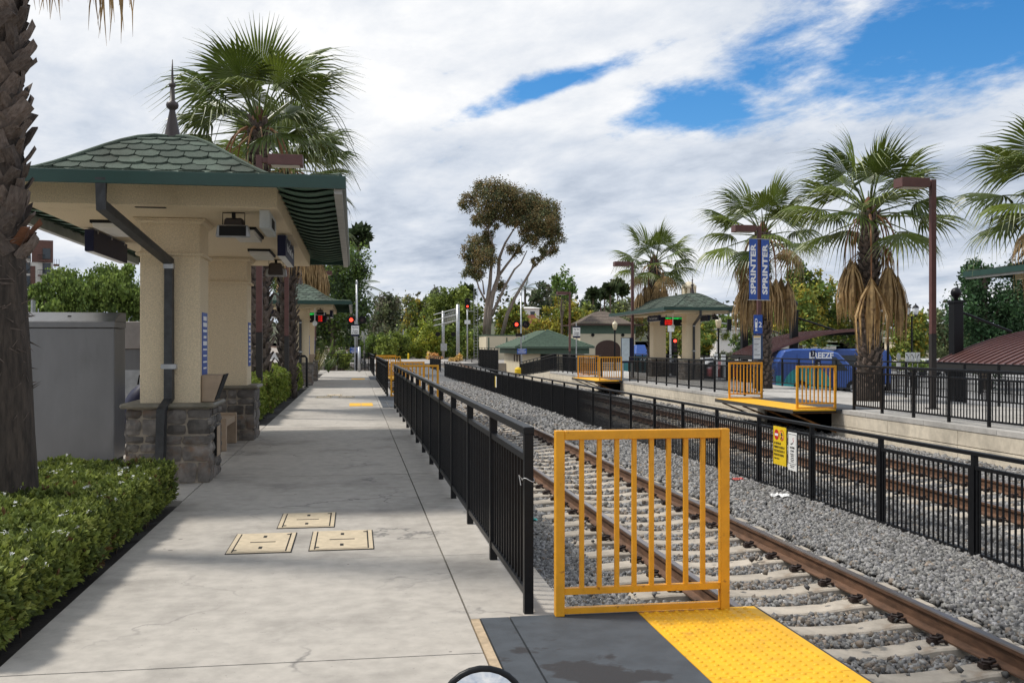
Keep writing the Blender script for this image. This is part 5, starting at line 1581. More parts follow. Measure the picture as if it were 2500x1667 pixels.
tree_px('broadleaf_tree', 'bright green rounded tree behind the signal gantry', 1105, 712, 122, 130, -0.6, BRIGHT, 9500, 0.40, 68, 11, low=860)
tree_px('broadleaf_tree', 'bright green tree top standing above the gantry tree', 1118, 697, 150, 66, -0.6, BRIGHT + YELLOW[1:2], 3500, 0.42, 69, 7, low=800)
tree_px('broadleaf_tree', 'dark tree top peeking between the yellowish tree and the bright tree', 1052, 718, 165, 60, -0.6, DARK, 3200, 0.45, 70, 7, low=800)
tree_px('broadleaf_tree', 'grey-brown tree top behind the bright green tree', 1078, 697, 175, 46, -0.6, GREY, 2400, 0.42, 71, 6, low=790)
tree_px('shrub', 'bright green bush beside the curving track', 958, 800, 108, 75, -0.4, BRIGHT, 4500, 0.30, 72, 9, low=915)
tree_px('shrub', 'yellow-green bush behind the utility cabinets', 1030, 786, 110, 95, -0.4, [(0.13, 0.15, 0.02), (0.16, 0.16, 0.02), (0.09, 0.12, 0.02)], 5200, 0.30, 73, 10, low=915)
tree_px('shrub', 'dark green bush below the signal gantry', 1085, 800, 112, 70, -0.4, GREEN + BRIGHT, 4000, 0.30, 74, 9, low=915)
tree_px('shrub', 'green bush between the gantry and the tall eucalyptus', 1150, 790, 114, 70, -0.4, BRIGHT + GREEN, 4200, 0.30, 75, 9, low=915)
tree_px('broadleaf_tree', 'yellow and green tree right behind the leaning eucalyptus trunks', 1245, 730, 128, 76, -0.6, YELLOW + BRIGHT, 5200, 0.38, 76, 9, low=860)
tree_px('broadleaf_tree', 'yellowing sycamore tree behind the restroom roof', 1375, 735, 105, 130, -0.8, YELLOW + YELLOW[:1], 8500, 0.32, 77, 11, low=862)
tree_px('broadleaf_tree', 'orange-tinted tree between the sycamore and the leaning eucalyptus', 1300, 778, 118, 60, -0.8, [(0.19, 0.11, 0.03), (0.15, 0.12, 0.03), (0.10, 0.10, 0.03)], 3000, 0.34, 78, 7, low=860)
tree_px('broadleaf_tree', 'thin tall sapling crown above the brown lamp post', 1372, 640, 98, 60, -0.8, GREEN + [(0.07, 0.12, 0.03)], 900, 0.34, 79, 6, low=740, branches=True)
tree_px('broadleaf_tree', 'low green tree beside the brown-roofed tower building', 1440, 742, 125, 90, -0.8, BRIGHT + OLIVE, 4500, 0.36, 80, 8, low=850)
tree_px('broadleaf_tree', 'mixed green tree behind the brown-roofed tower building', 1540, 735, 135, 120, -0.8, OLIVE + YELLOW[1:2], 5500, 0.40, 81, 9, low=850)
tree_px('broadleaf_tree', 'dense yellow-green tree seen under the far platform shelter', 1670, 770, 95, 140, -0.9, YELLOW + GREEN, 6500, 0.32, 82, 10, low=885)
tree_px('broadleaf_tree', 'green tree beside the pale building behind the shelter', 1755, 762, 120, 90, -0.9, GREEN + BRIGHT, 3800, 0.36, 83, 8, low=850)
tree_px('broadleaf_tree', 'tall yellowing tree between the two skirted palms', 1955, 655, 78, 150, -0.9, YELLOW + GREEN, 10500, 0.28, 84, 12, low=870)
tree_px('broadleaf_tree', 'green and yellow tree behind the tall skirted palm', 2080, 690, 80, 150, -0.9, GREEN + YELLOW[:2], 8500, 0.28, 85, 11, low=880)
tree_px('broadleaf_tree', 'yellow-green rounded tree behind the lantern lamps', 2215, 742, 88, 110, -0.9, YELLOW[1:] + BRIGHT, 6000, 0.30, 86, 9, low=890)
tree_px('broadleaf_tree', 'olive tree behind the tall brown lamp post', 2310, 752, 92, 130, -0.9, OLIVE, 6000, 0.32, 87, 9, low=890)
tree_px('broadleaf_tree', 'olive tree low behind the black canopy post', 2490, 690, 98, 90, -0.9, OLIVE + GREY, 4000, 0.34, 88, 8, low=880)
tree_px('broadleaf_tree', 'dark green tree behind the banner palm', 1840, 735, 90, 110, -0.9, GREEN + DARK, 5000, 0.32, 89, 8, low=880)
# hill woods far behind
tree_px('broadleaf_tree', 'dark hillside tree above the white house', 1318, 690, 205, 70, 2.0, DARK + GREY, 3200, 0.6, 90, 8, low=790)
tree_px('broadleaf_tree', 'dark hillside tree beside the distant feather palm', 1365, 700, 210, 70, 2.0, DARK + OLIVE, 3200, 0.6, 91, 8, low=790)
tree_px('broadleaf_tree', 'round hillside tree left alone against the sky', 1440, 722, 230, 44, 2.0, DARK, 1800, 0.6, 92, 7, low=790)
tree_px('broadleaf_tree', 'hillside tree beside the thin distant palms', 1500, 728, 225, 70, 2.0, OLIVE + DARK, 2600, 0.6, 93, 8, low=800)
for o in COL.objects:
    if o.get('label') == 'round hillside tree left alone against the sky': o['label'] = 'round dark hillside tree standing alone against the sky'
for i, (px, d_, pal_, lab) in enumerate(((915, 118, GREEN, 'dark green shrub beside the rising curve of track'), (1000, 121, GREEN + DARK, 'dark undergrowth shrub behind the aerial masts'), (1060, 119, DARK + GREEN, 'dark undergrowth shrub behind the orange grass'), (1118, 118, GREEN, 'green undergrowth shrub behind the gantry column'), (1200, 118, GREEN + BRIGHT, 'green undergrowth shrub behind the pale eucalyptus trunks'), (1240, 116, BRIGHT + GREEN, 'green undergrowth shrub beside the leaning trunk'))):
    tree_px('shrub', lab, px, 812, d_, 85, -0.6, pal_, 3600, 0.32, 120 + i, 9, low=925)
# dark conifer by the right-hand canopy
cc = D(2405, 58)
rc = random.Random(9)
lob = []
for (px, py, r) in ((2372, 650, 22), (2378, 690, 40), (2350, 735, 42), (2405, 700, 48), (2440, 720, 55), (2470, 760, 50), (2390, 770, 60), (2340, 785, 40), (2440, 800, 60), (2490, 830, 45), (2370, 835, 50), (2420, 850, 60), (2400, 640 + 30, 26)):
    p = D(px, 58, py); lob.append((p.x - cc.x, p.y - cc.y + rc.uniform(-1.2, 1.2), p.z + 0.9, r * 58 / FPX * 0.85, r * 58 / FPX * 0.85, r * 58 / FPX * 1.15))
tree('conifer_tree', 'dense dark cypress-like conifer behind the black ball-topped post', (cc.x, cc.y, -0.9), lob, 16000, 0.20, [(0.020, 0.046, 0.018), (0.030, 0.060, 0.022), (0.016, 0.034, 0.014)], 0.3, 95, None)
# eucalyptus
de = 110; ce = D(1188, de)
def EU(zx, zy, r=None, dy=0): 
    p = D(1080 + zx * 0.2552, de, 400 + zy * 0.2552); return (p.x - ce.x, p.y - ce.y + dy, p.z + 0.7)
lob = [EU(a, b, dy=rc.uniform(-1.6, 1.6)) + (r * 0.2552 * de / FPX * 1.18,) * 3 for a, b, r in ((370, 250, 75), (270, 360, 75), (480, 330, 120), (400, 470, 80), (620, 350, 110), (740, 380, 110), (880, 360, 90), (1010, 430, 90), (1060, 560, 85), (1080, 700, 70), (1040, 810, 60), (920, 560, 110), (860, 680, 100), (700, 480, 90), (350, 780, 100), (240, 850, 60), (400, 900, 90), (250, 1030, 60), (330, 1050, 60), (680, 830, 60), (440, 680, 55), (880, 940, 35), (560, 1150, 50), (560, 460, 80), (330, 560, 60), (480, 560, 60), (820, 470, 80), (760, 600, 60), (980, 660, 70), (300, 940, 60), (940, 870, 45), (440, 800, 50), (620, 560, 50))]
tk = [([EU(430, 1640), EU(450, 1400), EU(480, 1250), EU(535, 1080), EU(545, 900), EU(600, 760), EU(700, 600)], 0.62, 0.10),
      ([EU(410, 1640), EU(420, 1400), EU(455, 1150), EU(470, 950), EU(490, 800), EU(440, 620)], 0.5, 0.09),
      ([EU(570, 1640), EU(620, 1440), EU(700, 1270), EU(790, 1120), EU(860, 1000), EU(990, 880)], 0.38, 0.12),
      ([EU(470, 1450), EU(540, 1300), EU(610, 1150), EU(690, 1010), EU(750, 955), EU(810, 830)], 0.30, 0.08),
      ([EU(540, 1070), EU(620, 960), EU(700, 860), EU(790, 760), EU(880, 640)], 0.26, 0.07),
      ([EU(420, 1330), EU(350, 1190), EU(320, 1080), EU(300, 960)], 0.2, 0.05), ([EU(400, 1250), EU(385, 1120), EU(345, 1090)], 0.16, 0.04)]
tree('eucalyptus_tree', 'tall leaning eucalyptus with rusty brown crown and pale trunks', (ce.x, ce.y, -0.7), lob, 56000, 0.20, RUST, 0.35, 96, None, branches=True, bark=m_eubark, trunks=tk)
# distant woods, one mass on the hill
def hill_z(x, y): return -1.2 + 9.5 * math.exp(-((y - 330) / 120) ** 2) * (0.75 + 0.4 * math.exp(-((x - 60) / 140) ** 2)) 
struct(MB().grid(lambda u, v: (-300 + 900 * u, 205 + 420 * v, hill_z(-300 + 900 * u, 205 + 420 * v)), 40, 24).build('hill', M('hillside', (0.07, 0.075, 0.04), 0.95, var=0.4, scale=0.05)))
def woods():
    rng = np.random.default_rng(77); n = 16000; k = 260
    cx = rng.uniform(-230, 420, k); cy = rng.uniform(215, 330, k)
    r = rng.uniform(3.0, 6.0, k); cz = np.array([hill_z(a, b) for a, b in zip(cx, cy)]) + r * 0.6
    w = rng.integers(0, k, n); dv = rng.normal(size=(n, 3)); dv /= np.linalg.norm(dv, axis=1)[:, None]
    P = np.stack([cx, cy, cz], 1)[w] + dv * (r[w] * rng.uniform(.6, 1.05, n))[:, None]
    pal = np.array([(0.04, 0.06, 0.022), (0.06, 0.08, 0.03), (0.075, 0.075, 0.04), (0.03, 0.05, 0.022)])
    C = pal[rng.integers(0, 4, k)][w] * rng.uniform(.7, 1.3, n)[:, None]
    o = obj('woods', scatter('woods', LEAF_V, LEAF_F, P, rot_rand(n, rng), rng.uniform(1.0, 1.9, n), m_leaf, C)); stuff(o)
    tag(o, 'distant wooded hillside behind the station', 'woods')
woods()
# feather palms
def feather_palm(label, loc, h, seed, L=2.2, n=22, group='feather palms', mat=None):
    rnd = random.Random(seed); t = thing('palm_tree', label, 'palm', loc, 0, group)
    MB().tube([(0, 0, -0.2), (0, 0, h * .5), (0, 0, h)], [0.26, 0.22, 0.2], 10).build('trunk', m_palmbark, t, smooth=True)
    for k in range(n):
        az = k * 2.39996; el = R(80 - 100 * k / n); mb = MB(); pts = []
        for s in np.linspace(0, 1, 9):
            ro = L * s; pts.append(Vector((math.cos(el) * ro, 0, math.sin(el) * ro - 0.55 * L * s * s * (0.5 + 0.5 * math.cos(el)))))
        mb.tube(pts, [0.03 - 0.025 * s for s in np.linspace(0, 1, 9)], 4)
        for i in range(26):
            s = 0.12 + 0.88 * i / 26; q = s * 8; a = int(min(q, 7)); p = pts[a].lerp(pts[a + 1], q - a)
            tl = 0.42 * L * .5 * math.sin(PI * min(1, s * .85 + .12)) + .05
            for sg in (-1, 1):
                e = p + Vector((0.25 * tl, sg * tl, -0.45 * tl)); w = Vector((0.03, 0, 0))
                mb._add([p - w, p + w, e], [(0, 1, 2)])
        obj('frond', mb.mesh('frond', mat or m_frond), t, (0, 0, h), (0, 0, az))
    return t
feather_palm('feather palm with drooping fronds beside the dense dark tree', D(872, 92), EYE + (HOR - 700) * 92 / FPX, 3, 3.0, 20)
feather_palm('distant feather palm on the hillside above the crossing flasher', D(1282, 190) + Vector((0, 0, 1)), EYE + (HOR - 706) * 190 / FPX - 1, 5, 3.4, 16)
for i, (px, py, d) in enumerate(((1490, 704, 215), (1508, 694, 230), (1519, 708, 222), (1476, 716, 220), (875, 578, 120), (1448, 718, 215), (1140, 716, 180))):
    rnd = random.Random(i + 500); c = D(px, d); h = EYE + (HOR - py) * d / FPX
    t = thing('palm_tree', ['slim distant palm on the skyline beside the thin palm group'][0], 'palm', (c.x, c.y, 0), 0, 'thin distant palms')
    t['label'] = {4: 'tall thin palm peeking above the dense dark tree by the shelter', 5: 'thin distant palm in front of the lone round hillside tree', 6: 'thin distant palm behind the bright green gantry tree'}.get(i, 'thin distant palm with a small round crown against the sky')
    MB().tube([(0, 0, -2), (0, 0, h)], [0.22, 0.15], 6).build('trunk', m_bark, t)
    rng = np.random.default_rng(i); n = 150; dv = rng.normal(size=(n, 3)); dv[:, 2] = dv[:, 2] * .7 + .1; dv /= np.linalg.norm(dv, axis=1)[:, None]
    A = align(dv, rng)[:, :, [2, 0, 1]]
    stuff(obj('crown', scatter('crown', LEAF_V, LEAF_F, np.array([[0, 0, h]]) + dv * .25, A, rng.uniform(1.1, 2.0, n), m_leaf, np.array([[0.05, 0.075, 0.03]]) * rng.uniform(.6, 1.3, n)[:, None]), t))
# strap-leaf plants and low palms at the platform end
def strap_plant(label, loc, h, n, seed, col, group='strap-leaf plants'):
    rnd = random.Random(seed); t = thing('strap_leaf_plant', label, 'plant', loc, 0, group); mb = MB()
    for k in range(n):
        a = rnd.uniform(0, 2 * PI); l = h * rnd.uniform(.7, 1.15); o = rnd.uniform(.2, .75); pr = None
        for s in np.linspace(0, 1, 6):
            p = Vector((math.cos(a) * o * l * s, math.sin(a) * o * l * s, l * s * (1 - 0.42 * o * s))); w = 0.035 * (1 - s * .92); q = Vector((-math.sin(a), math.cos(a), 0)) * w
            if pr: mb._add([pr[0], pr[1], p + q, p - q], [(0, 1, 2, 3)])
            pr = (p - q, p + q)
    stuff(mb.build('leaves', M('strap_%d' % seed, col, 0.5, var=0.35, scale=3, trans=.2), t))
strap_plant('yellow-green strap-leaf plant at the end of the farther near shelter', D(768, 50.5), 1.7, 90, 1, (0.17, 0.15, 0.03))
strap_plant('green strap-leaf plant beside the black end railing', D(802, 60), 1.1, 70, 2, (0.06, 0.10, 0.02))
feather_palm('low feathery palm behind the black end railing', D(800, 70), 0.6, 8, 2.3, 16)
feather_palm('low feathery palm beside the blue crossing sign', D(832, 73), 0.4, 9, 2.0, 14)
tree_px('shrub', 'grassy green shrub behind the black end railing', 838, 862, 68, 40, 0, BRIGHT, 1800, 0.2, 97, 5, low=900)
tree_px('shrub', 'dry golden grass clump beside the gantry foot', 1110, 862, 98, 30, -0.7, [(0.35, 0.24, 0.08), (0.28, 0.2, 0.08)], 900, 0.3, 98, 4, low=912)
tree_px('shrub', 'dry orange grass clump beside the road crossing', 1060, 856, 104, 44, -0.7, [(0.30, 0.16, 0.06), (0.24, 0.18, 0.08)], 1000, 0.3, 99, 4, low=912)
# ------------------------------------------------------------------ railway signals and crossing equipment
def disc_y(mb, x, y, z, r, th, n=18):
    mb.prism([(x + r * math.cos(2 * PI * k / n), z + r * math.sin(2 * PI * k / n)) for k in range(n)], y - th, y, 'y')
    return mb
def flasher(label, loc, top=5.6, lz=3.15, sp=0.38, mast_r=0.06, lit=0):
    t = thing('crossing_signal', label, 'crossing signal', loc, 0, 'flashing crossing signals')
    MB().tube([(0, 0, 0), (0, 0, top)], mast_r, 10).build('mast', m_galv, t, smooth=True)
    MB().lathe([(0.2, 0), (0.2, 0.04), (0.09, 0.12), (0.07, 0.3)], 12).build('mast_base', m_galv, t)
    MB().tube([(-sp, 0, lz), (sp, 0, lz)], 0.03, 8).build('crossarm', m_galv, t)
    for k, s in enumerate((-1, 1)):
        l = disc_y(MB(), s * sp, -0.08, lz, 0.30, 0.02).build('backplate', m_dark, t)
        disc_y(MB(), s * sp, -0.1005, lz, 0.14, 0.02).build('lamp', m_redlamp if k == lit else m_redoff, l)
        hd = MB()
        hd.grid(lambda u, v: (s * sp + 0.16 * math.cos(PI * (u * 1.2 - 0.1)), -0.10 - 0.22 * v, lz + 0.16 * math.sin(PI * (u * 1.2 - 0.1))), 10, 2)
        hd.build('hood', m_dark, l)
    MB().lathe([(0.08, 0), (0.08, 0.25), (0.03, 0.32)], 10, (0, 0, top - 0.1)).build('bell', m_galv, t)
    MB().bx(-0.45, 0.05, -0.18, -0.06, lz - 0.95, lz - 0.72).build('gate_mechanism', m_dark, t)
    MB().tube([(-0.35, -0.12, lz - 0.95), (-0.30, -0.12, lz - 1.2)], 0.03, 6).build('strut', m_galv, t)
    return t
flasher('crossing mast with one lit red lamp at the end of the near platform', D(871, 73), 6.2, EYE + (HOR - 781) * 73 / FPX, 0.40, 0.075)
flasher('crossing mast with one lit red lamp before the green restroom roof', D(1272, 79).xyz + Vector((0, 0, -0.9)), 6.6, EYE + 0.9 + (HOR - 792) * 79 / FPX, 0.38)
def rail_signal(label, loc, h, dirx=0, ladder=True, lit=1, plate=True):
    t = thing('railway_signal', label, 'railway signal', loc, 0, 'railway signals')
    MB().tube([(0, 0, 0), (0, 0, h - 0.5)], 0.07, 10).build('mast', m_galv, t, smooth=True)
    MB().bx(-0.16, 0.16, -0.16, 0.16, 0, 0.55).build('mast_box', m_galv, t)
    n = 16; R_ = 0.27
    pr = [(R_ * math.cos(a), h - 0.32 + R_ * math.sin(a)) for a in np.linspace(0, PI, n)] + [(R_ * math.cos(a), h - 0.95 + R_ * math.sin(a)) for a in np.linspace(PI, 2 * PI, n)]
    hd = MB().prism(pr, -0.10, -0.04, 'y').build('signal_head', m_dark, t)
    for k, z in enumerate((h - 0.35, h - 0.93)):
        disc_y(MB(), 0, -0.1005, z, 0.11, 0.02).build('lamp', m_redlamp if k == lit else m_redoff, hd)
        MB().grid(lambda u, v: (0.14 * math.cos(PI * u), -0.1 - 0.2 * v, z + 0.14 * math.sin(PI * u)), 8, 1).build('hood', m_dark, hd)
    if plate: MB().bx(-0.3, 0.3, -0.10, -0.08, h - 2.75, h - 2.35).build('number_plate', m_white, t)
    if ladder:
        mb = MB()
        for x in (0.75, 1.15): mb.tube([(x, 0.5, 0.4), (x, 0.5, h + 1.2)], 0.022, 4)
        z = 0.6
        while z < h + 1.1: mb.tube([(0.75, 0.5, z), (1.15, 0.5, z)], 0.014, 4); z += 0.3
        mb.build('ladder', m_galv, t)
        mb = MB(); mb.bx(0.1, 0.74, 0.1, 0.9, h - 1.45, h - 1.40)
        for x in (0.12, 0.4, 0.7): mb.tube([(x, 0.1, h - 1.4), (x, 0.1, h - 0.5)], 0.018, 4)
        mb.tube([(0.12, 0.1, h - 0.5), (0.7, 0.1, h - 0.5)], 0.018, 4); mb.build('service_cage', m_galv, t)
    return t
rail_signal('tall railway signal showing red with ladder beside the signal gantry', D(1141, 103).xyz + Vector((0, 0, -0.3)), 6.9)
rail_signal('railway signal showing red close behind the near platform crossing mast', D(889, 80).xyz + Vector((0, 0, -0.2)), 5.45, ladder=False)
lt = thing('signal_ladder', 'grey lattice ladder mast behind the lit crossing mast', 'ladder', D(880, 84).xyz)
mb = MB()
for x in (-0.9, -0.35, 0.35): mb.tube([(x, 0, 0), (x, 0, 4.6)], 0.03, 4)
z = 2.2
while z < 4.7: mb.tube([(-1.1, 0, z), (0.5, 0, z)], 0.03, 4); z += 0.34
mb.build('lattice', m_galv, lt)
# cantilever gantry
gt = thing('signal_gantry', 'grey steel cantilever gantry with lattice arm beyond the crossing', 'gantry', D(1082, 108).xyz + Vector((0, 0, -0.15)))
p1 = D(1118, 100) - D(1082, 108)
for q, r_ in (((0, 0), 0.38), ((p1.x, p1.y), 0.42)):
    MB().tube([(q[0], q[1], 0), (q[0], q[1], 5.5 if r_ < 0.4 else 5.9)], r_ * .42, 10).build('column', m_galv, gt, smooth=True)
mb = MB()
for z in (4.1, 4.7, 5.3):
    for o in (-0.3, 0.3): mb.tube([(-1.0, o, z - 0.2), (p1.x, p1.y + o, z + 0.2)], 0.06, 4)
for k in range(9):
    a, b = k / 8, (k + 1) / 8
    for o in (-0.3, 0.3):
        mb.tube([(p1.x * a, p1.y * a + o, 3.9 + .4 * a), (p1.x * min(b, 1), p1.y * min(b, 1) + o, 5.1 + .4 * a)], 0.04, 4)
mb.build('lattice_arm', m_galv, gt)
MB().bx(-0.3, 0.35, -0.6, -0.25, 1.2, 2.0).build('relay_box', m_galv, gt)
for x in (-0.6, 1.1): disc_y(MB(), x, -0.3, 3.0, 0.26, 0.05).build('lamp_backplate', m_dark, gt)
# masts and cabinets beyond the crossing
for px, top, base_d, lab in ((1055, 795, 112, 'slim grey crossing mast beside the orange grass'), (1040, 778, 118, 'thin wooden pole beyond the crossing'), (985, 805, 118, 'thin grey aerial mast beside the utility cabinets'), (992, 807, 119, 'second thin grey aerial mast beside the utility cabinets')):
    c = D(px, base_d); t = thing('mast', lab, 'mast', (c.x, c.y, -0.1)); h = EYE + 0.1 + (HOR - top) * base_d / FPX
    MB().tube([(0, 0, 0), (0, 0, h)], 0.085, 8).build('pole', m_galv if 'grey' in lab else m_bark, t)
    MB().bx(-0.25, 0.25, -0.12, 0.12, 0.0, 0.35).build('foot_box', m_galv, t)
    if 'crossing' in lab: MB().bx(-0.9, 0.0, -0.1, 0.1, h * .55, h * .55 + .12).build('side_arm', m_dark, t)
uc = thing('utility_cabinet', 'pale grey utility cabinet inside a slatted enclosure beyond the crossing', 'cabinet', D(980, 116).xyz + Vector((0, 0, 0.0)))
MB().bx(-0.9, 0.9, 0, 1.0, 0, 2.1).build('body', m_galv, uc, bevel=0.03); MB().bx(-1.0, -0.3, -0.03, -0.002, 1.5, 2.0).build('notice', m_blue, uc)
for x in np.linspace(-1.7, -1.05, 4): MB().bx(x - .03, x + .03, -0.1, 0.0, 0, 2.2).build('slat', m_galv, uc)
for x in np.linspace(1.05, 1.7, 4): MB().bx(x - .03, x + .03, -0.1, 0.0, 0, 2.2).build('slat', m_galv, uc)
m_boulder = M('boulder', (0.33, 0.29, 0.24), .95, var=.25, scale=2, bump=.6, bscale=8, orand=.2)
def boulder_mesh(seed):
    return MB().grid(lambda u, v: tuple(np.array([math.cos(u * 2 * PI) * math.sin(v * PI), math.sin(u * 2 * PI) * math.sin(v * PI), .62 * math.cos(v * PI)]) * (0.8 + .35 * noise.noise((math.cos(u * 2 * PI) * 1.3 + seed, math.sin(u * 2 * PI) * 1.3, v * 3)))), 10, 7).mesh('boulder', m_boulder)
BM_ = [boulder_mesh(s) for s in (1, 5, 9)]
rb = random.Random(8)
for k in range(14):
    c = D(1003 + k * 7.5 + rb.uniform(-3, 3), 108 + rb.uniform(-2, 4)); s = rb.uniform(.35, .62)
    tag(obj('boulder', BM_[k % 3], None, (c.x, c.y, -0.15 + s * .3), (0, 0, rb.uniform(0, 6)), (s * 1.3, s, s)), 'pale boulder in the row edging the ground beyond the crossing', 'boulder', 'row of boulders')
for k, px in enumerate((997, 1045)):
    c = D(px, 104); t = thing('bollard', 'yellow post beside the road crossing', 'bollard', (c.x, c.y, -0.2), 0, 'yellow crossing posts')
    MB().tube([(0, 0, 0), (0, 0, 0.95)], 0.09, 8).build('post', m_signy, t); MB().lathe([(0.09, 0), (0.06, .06), (0.01, .08)], 8, (0, 0, .95)).build('cap', m_signy, t)
# information signs on posts
def info_post(label, loc, z0, ztap, zblue, wtap=0.5):
    t = thing('information_sign', label, 'sign', loc, 0, 'tap out signs')
    MB().tube([(0, 0, 0), (0, 0, ztap + 1.0)], 0.035, 8).build('post', m_galv, t)
    pl = MB().bx(-wtap / 2, wtap / 2, -0.06, -0.045, ztap, ztap + 0.78).build('sign_plate', m_white, t)
    MB().bx(-wtap / 2, wtap / 2, -0.0625, -0.0605, ztap + 0.69, ztap + 0.78).build('header_band', m_navy, pl)
    MB().bx(-wtap / 2, wtap / 2, -0.0625, -0.0605, ztap, ztap + 0.13).build('footer_band', m_navy, pl)
    for s, z in (('Tap Out', .57), ('¡Toque', .36), ('al llegar!', .24)): text(s, 0.13, m_navy, pl, (0, -0.0615, ztap + z), FACE_CAM, 'CENTER', 0.9, bold=.003)
    return t
def blue_notice(label, loc, z, w=.62, h=.36):
    t = thing('blue_notice', label, 'sign', loc, 0, 'blue crossing notices')
    MB().tube([(0, 0, -0.2), (0, 0, z + h)], 0.03, 8).build('post', m_galv, t)
    MB().bx(-w / 2, w / 2, -0.05, -0.035, z, z + h).build('sign_plate', m_blue, t)
    for k, ww in enumerate((.5, .3, .54, .5)): MB().bx(-ww * w / 2 / .62, ww * w / 2 / .62, -0.0525, -0.0505, z + h - .07 - k * .085, z + h - .045 - k * .085).build('print_line', m_txtw, t)
info_post('white tap out sign on a grey post at the end of the near platform', D(867, 64.5), 0, EYE + (HOR - 821) * 64.5 / FPX, 0)
info_post('white tap out sign on a grey post at the far platform ramp', D(1407, 66), 0, EYE + (HOR - 825) * 66 / FPX, 0)
blue_notice('small blue notice beside the silver pipe at the near platform end', D(866, 66.2), EYE + (HOR - 861) * 66 / FPX)
blue_notice('small blue notice on the crossing mast before the restroom building', D(1274, 77.5).xyz + Vector((0, 0, -.8)), EYE + .8 + (HOR - 864) * 77.5 / FPX, .76, .42)
t = thing('silver_post', 'plain silver pipe post standing at the near platform end', 'post', D(877, 61.5)); MB().tube([(0, 0, 0), (0, 0, 1.5)], 0.085, 12).build('pipe', m_galv, t, smooth=True); MB().lathe([(0.087, 0), (0.06, .04), (.01, .05)], 12, (0, 0, 1.5)).build('cap', m_galv, t)
t = thing('yellow_cover', 'yellow ribbed cover on the railing below the crossing mast', 'cover', D(1265, 74.6).xyz + Vector((0, 0, -.9)))
MB().lathe([(0.20, 0), (0.26, .15), (.26, .38), (.2, .5), (.05, .55)], 14, (0, 0, 0.35)).build('shell', m_signy, t); 
for k in range(3): MB().lathe([(0.25, 0), (.29, .03), (.25, .06)], 14, (0, 0, .47 + k * .12)).build('rib', m_signy, t)
railing('railing', 'black railing closing the end of the near platform', 'railing', (-3.4, 66.4), (0.1, 66.4), spacing=1.2, pk=.13, budget=40, group='platform end railings')
railing('railing', 'black gate railing beside the silver pipe at the near platform end', 'railing', (0.15, 63.8), (0.95, 66.0), spacing=.8, pk=.12, budget=20, group='platform end railings')
railing('railing', 'short black handrail sloping beside the strap-leaf plant', 'railing', (-3.0, 57.5), (-2.3, 62.5), spacing=1.2, pk=.12, budget=40, group='platform end railings')
railing('fence', 'tall black metal fence beside the restroom building', 'fence', D(1170, 92).xy, D(1216, 78).xy, h=2.3, base=-.9, spacing=2.2, pk=.14, budget=60, group='street fences')
railing('fence', 'black fence below the leaning eucalyptus', 'fence', D(1122, 100).xy, D(1168, 93).xy, h=1.4, base=-.9, spacing=2.2, pk=.2, budget=0, group='street fences')
railing('fence', 'black street railing behind the lantern lamps', 'fence', D(2190, 60).xy, D(2520, 48).xy, h=1.1, base=-.93, spacing=2.0, pk=.14, budget=100, group='street fences')

# ------------------------------------------------------------------ buildings
m_cream = M('cream_wall', (0.62, 0.55, 0.41), .9, var=.05, scale=1)
m_gband = M('green_band', (0.075, 0.12, 0.085), .7, var=.1)
m_broof = M('brown_roof', (0.17, 0.135, 0.11), .95, var=.2, scale=6, bump=.4, bscale=20)
m_groof = M('green_roof', (0.10, 0.145, 0.105), .95, var=.2, scale=5, bump=.3, bscale=30)
m_doorbr = M('door_brown', (0.055, 0.026, 0.018), .6, var=.25, scale=14)
def box_windows(root, xs, zs, w, h, y, mat=None):
    for x in xs:
        for z in zs:
            f = MB().bx(x - w / 2, x + w / 2, y - 0.03, y + 0.02, z, z + h).build('window', m_white, root)
            MB().bx(x - w / 2 + .06, x + w / 2 - .06, y - .036, y - .031, z + .06, z + h - .06).build('pane', mat or m_glass, f)
# restroom: low hip roof with shingle courses
rc0 = D(1268, 84); rt = thing('restroom_building', 'low cream building with green hip roof beside the far platform ramp', 'building', (rc0.x, rc0.y, -0.95))
ez = EYE + 0.95 + (HOR - 846) * 84 / FPX
bw, bl, bh = 6.0, 11.0, 1.45
MB().bx(0.35, bw - .3, 0.5, bl, 0, ez - .02).build('wall', m_cream, rt)
MB().bx(-0.05, bw + .05, 0.02, bl + .3, ez - .62, ez - .12).build('green_frieze', m_gband, rt)
rp = MB(); rg = bw * .5
P = {'a': (-.4, -.4, ez), 'b': (bw + .4, -.4, ez), 'c': (bw + .4, bl + .6, ez), 'd': (-.4, bl + .6, ez), 'e': (rg, rg, ez + bh), 'f': (rg, bl - rg + .5, ez + bh)}
for q in ('abe', 'bcfe', 'cdf', 'daef'): rp.face([P[k] for k in q])
roof = rp.build('roof', m_groof, rt)
MB().bx(-.42, bw + .42, -.42, -.36, ez - .14, ez - .005).build('fascia', m_gband, rt); MB().bx(-.42, -.36, -.355, bl + .6, ez - .14, ez - .005).build('fascia', m_gband, rt)
cr = MB()
for k in range(16):
    a = k / 16; z = ez + bh * a + .015
    cr.bx(-.4 + (rg + .4) * a, bw + .4 - (bw - rg + .4) * a, -.4 + (rg + .4) * a - .03, -.4 + (rg + .4) * a + .03, z - .03, z + .025)
    cr.bx(-.4 + (rg + .4) * a - .03, -.4 + (rg + .4) * a + .03, -.4 + (rg + .4) * a, bl + .6 - (rg + .1) * a, z - .03, z + .025)
stuff(cr.build('shingle_courses', m_groof, roof))
for e_ in ('a', 'b'): MB().tube([P[e_], P['e']], 0.06, 6).build('hip_cap', m_groof, roof)
for x, y in ((-.4 + 1.4, 3.5), (1.6, 5.5)): MB().tube([(x, y, ez + .3), (x, y, ez + .95)], .1, 8).build('vent_pipe', m_galv, roof)
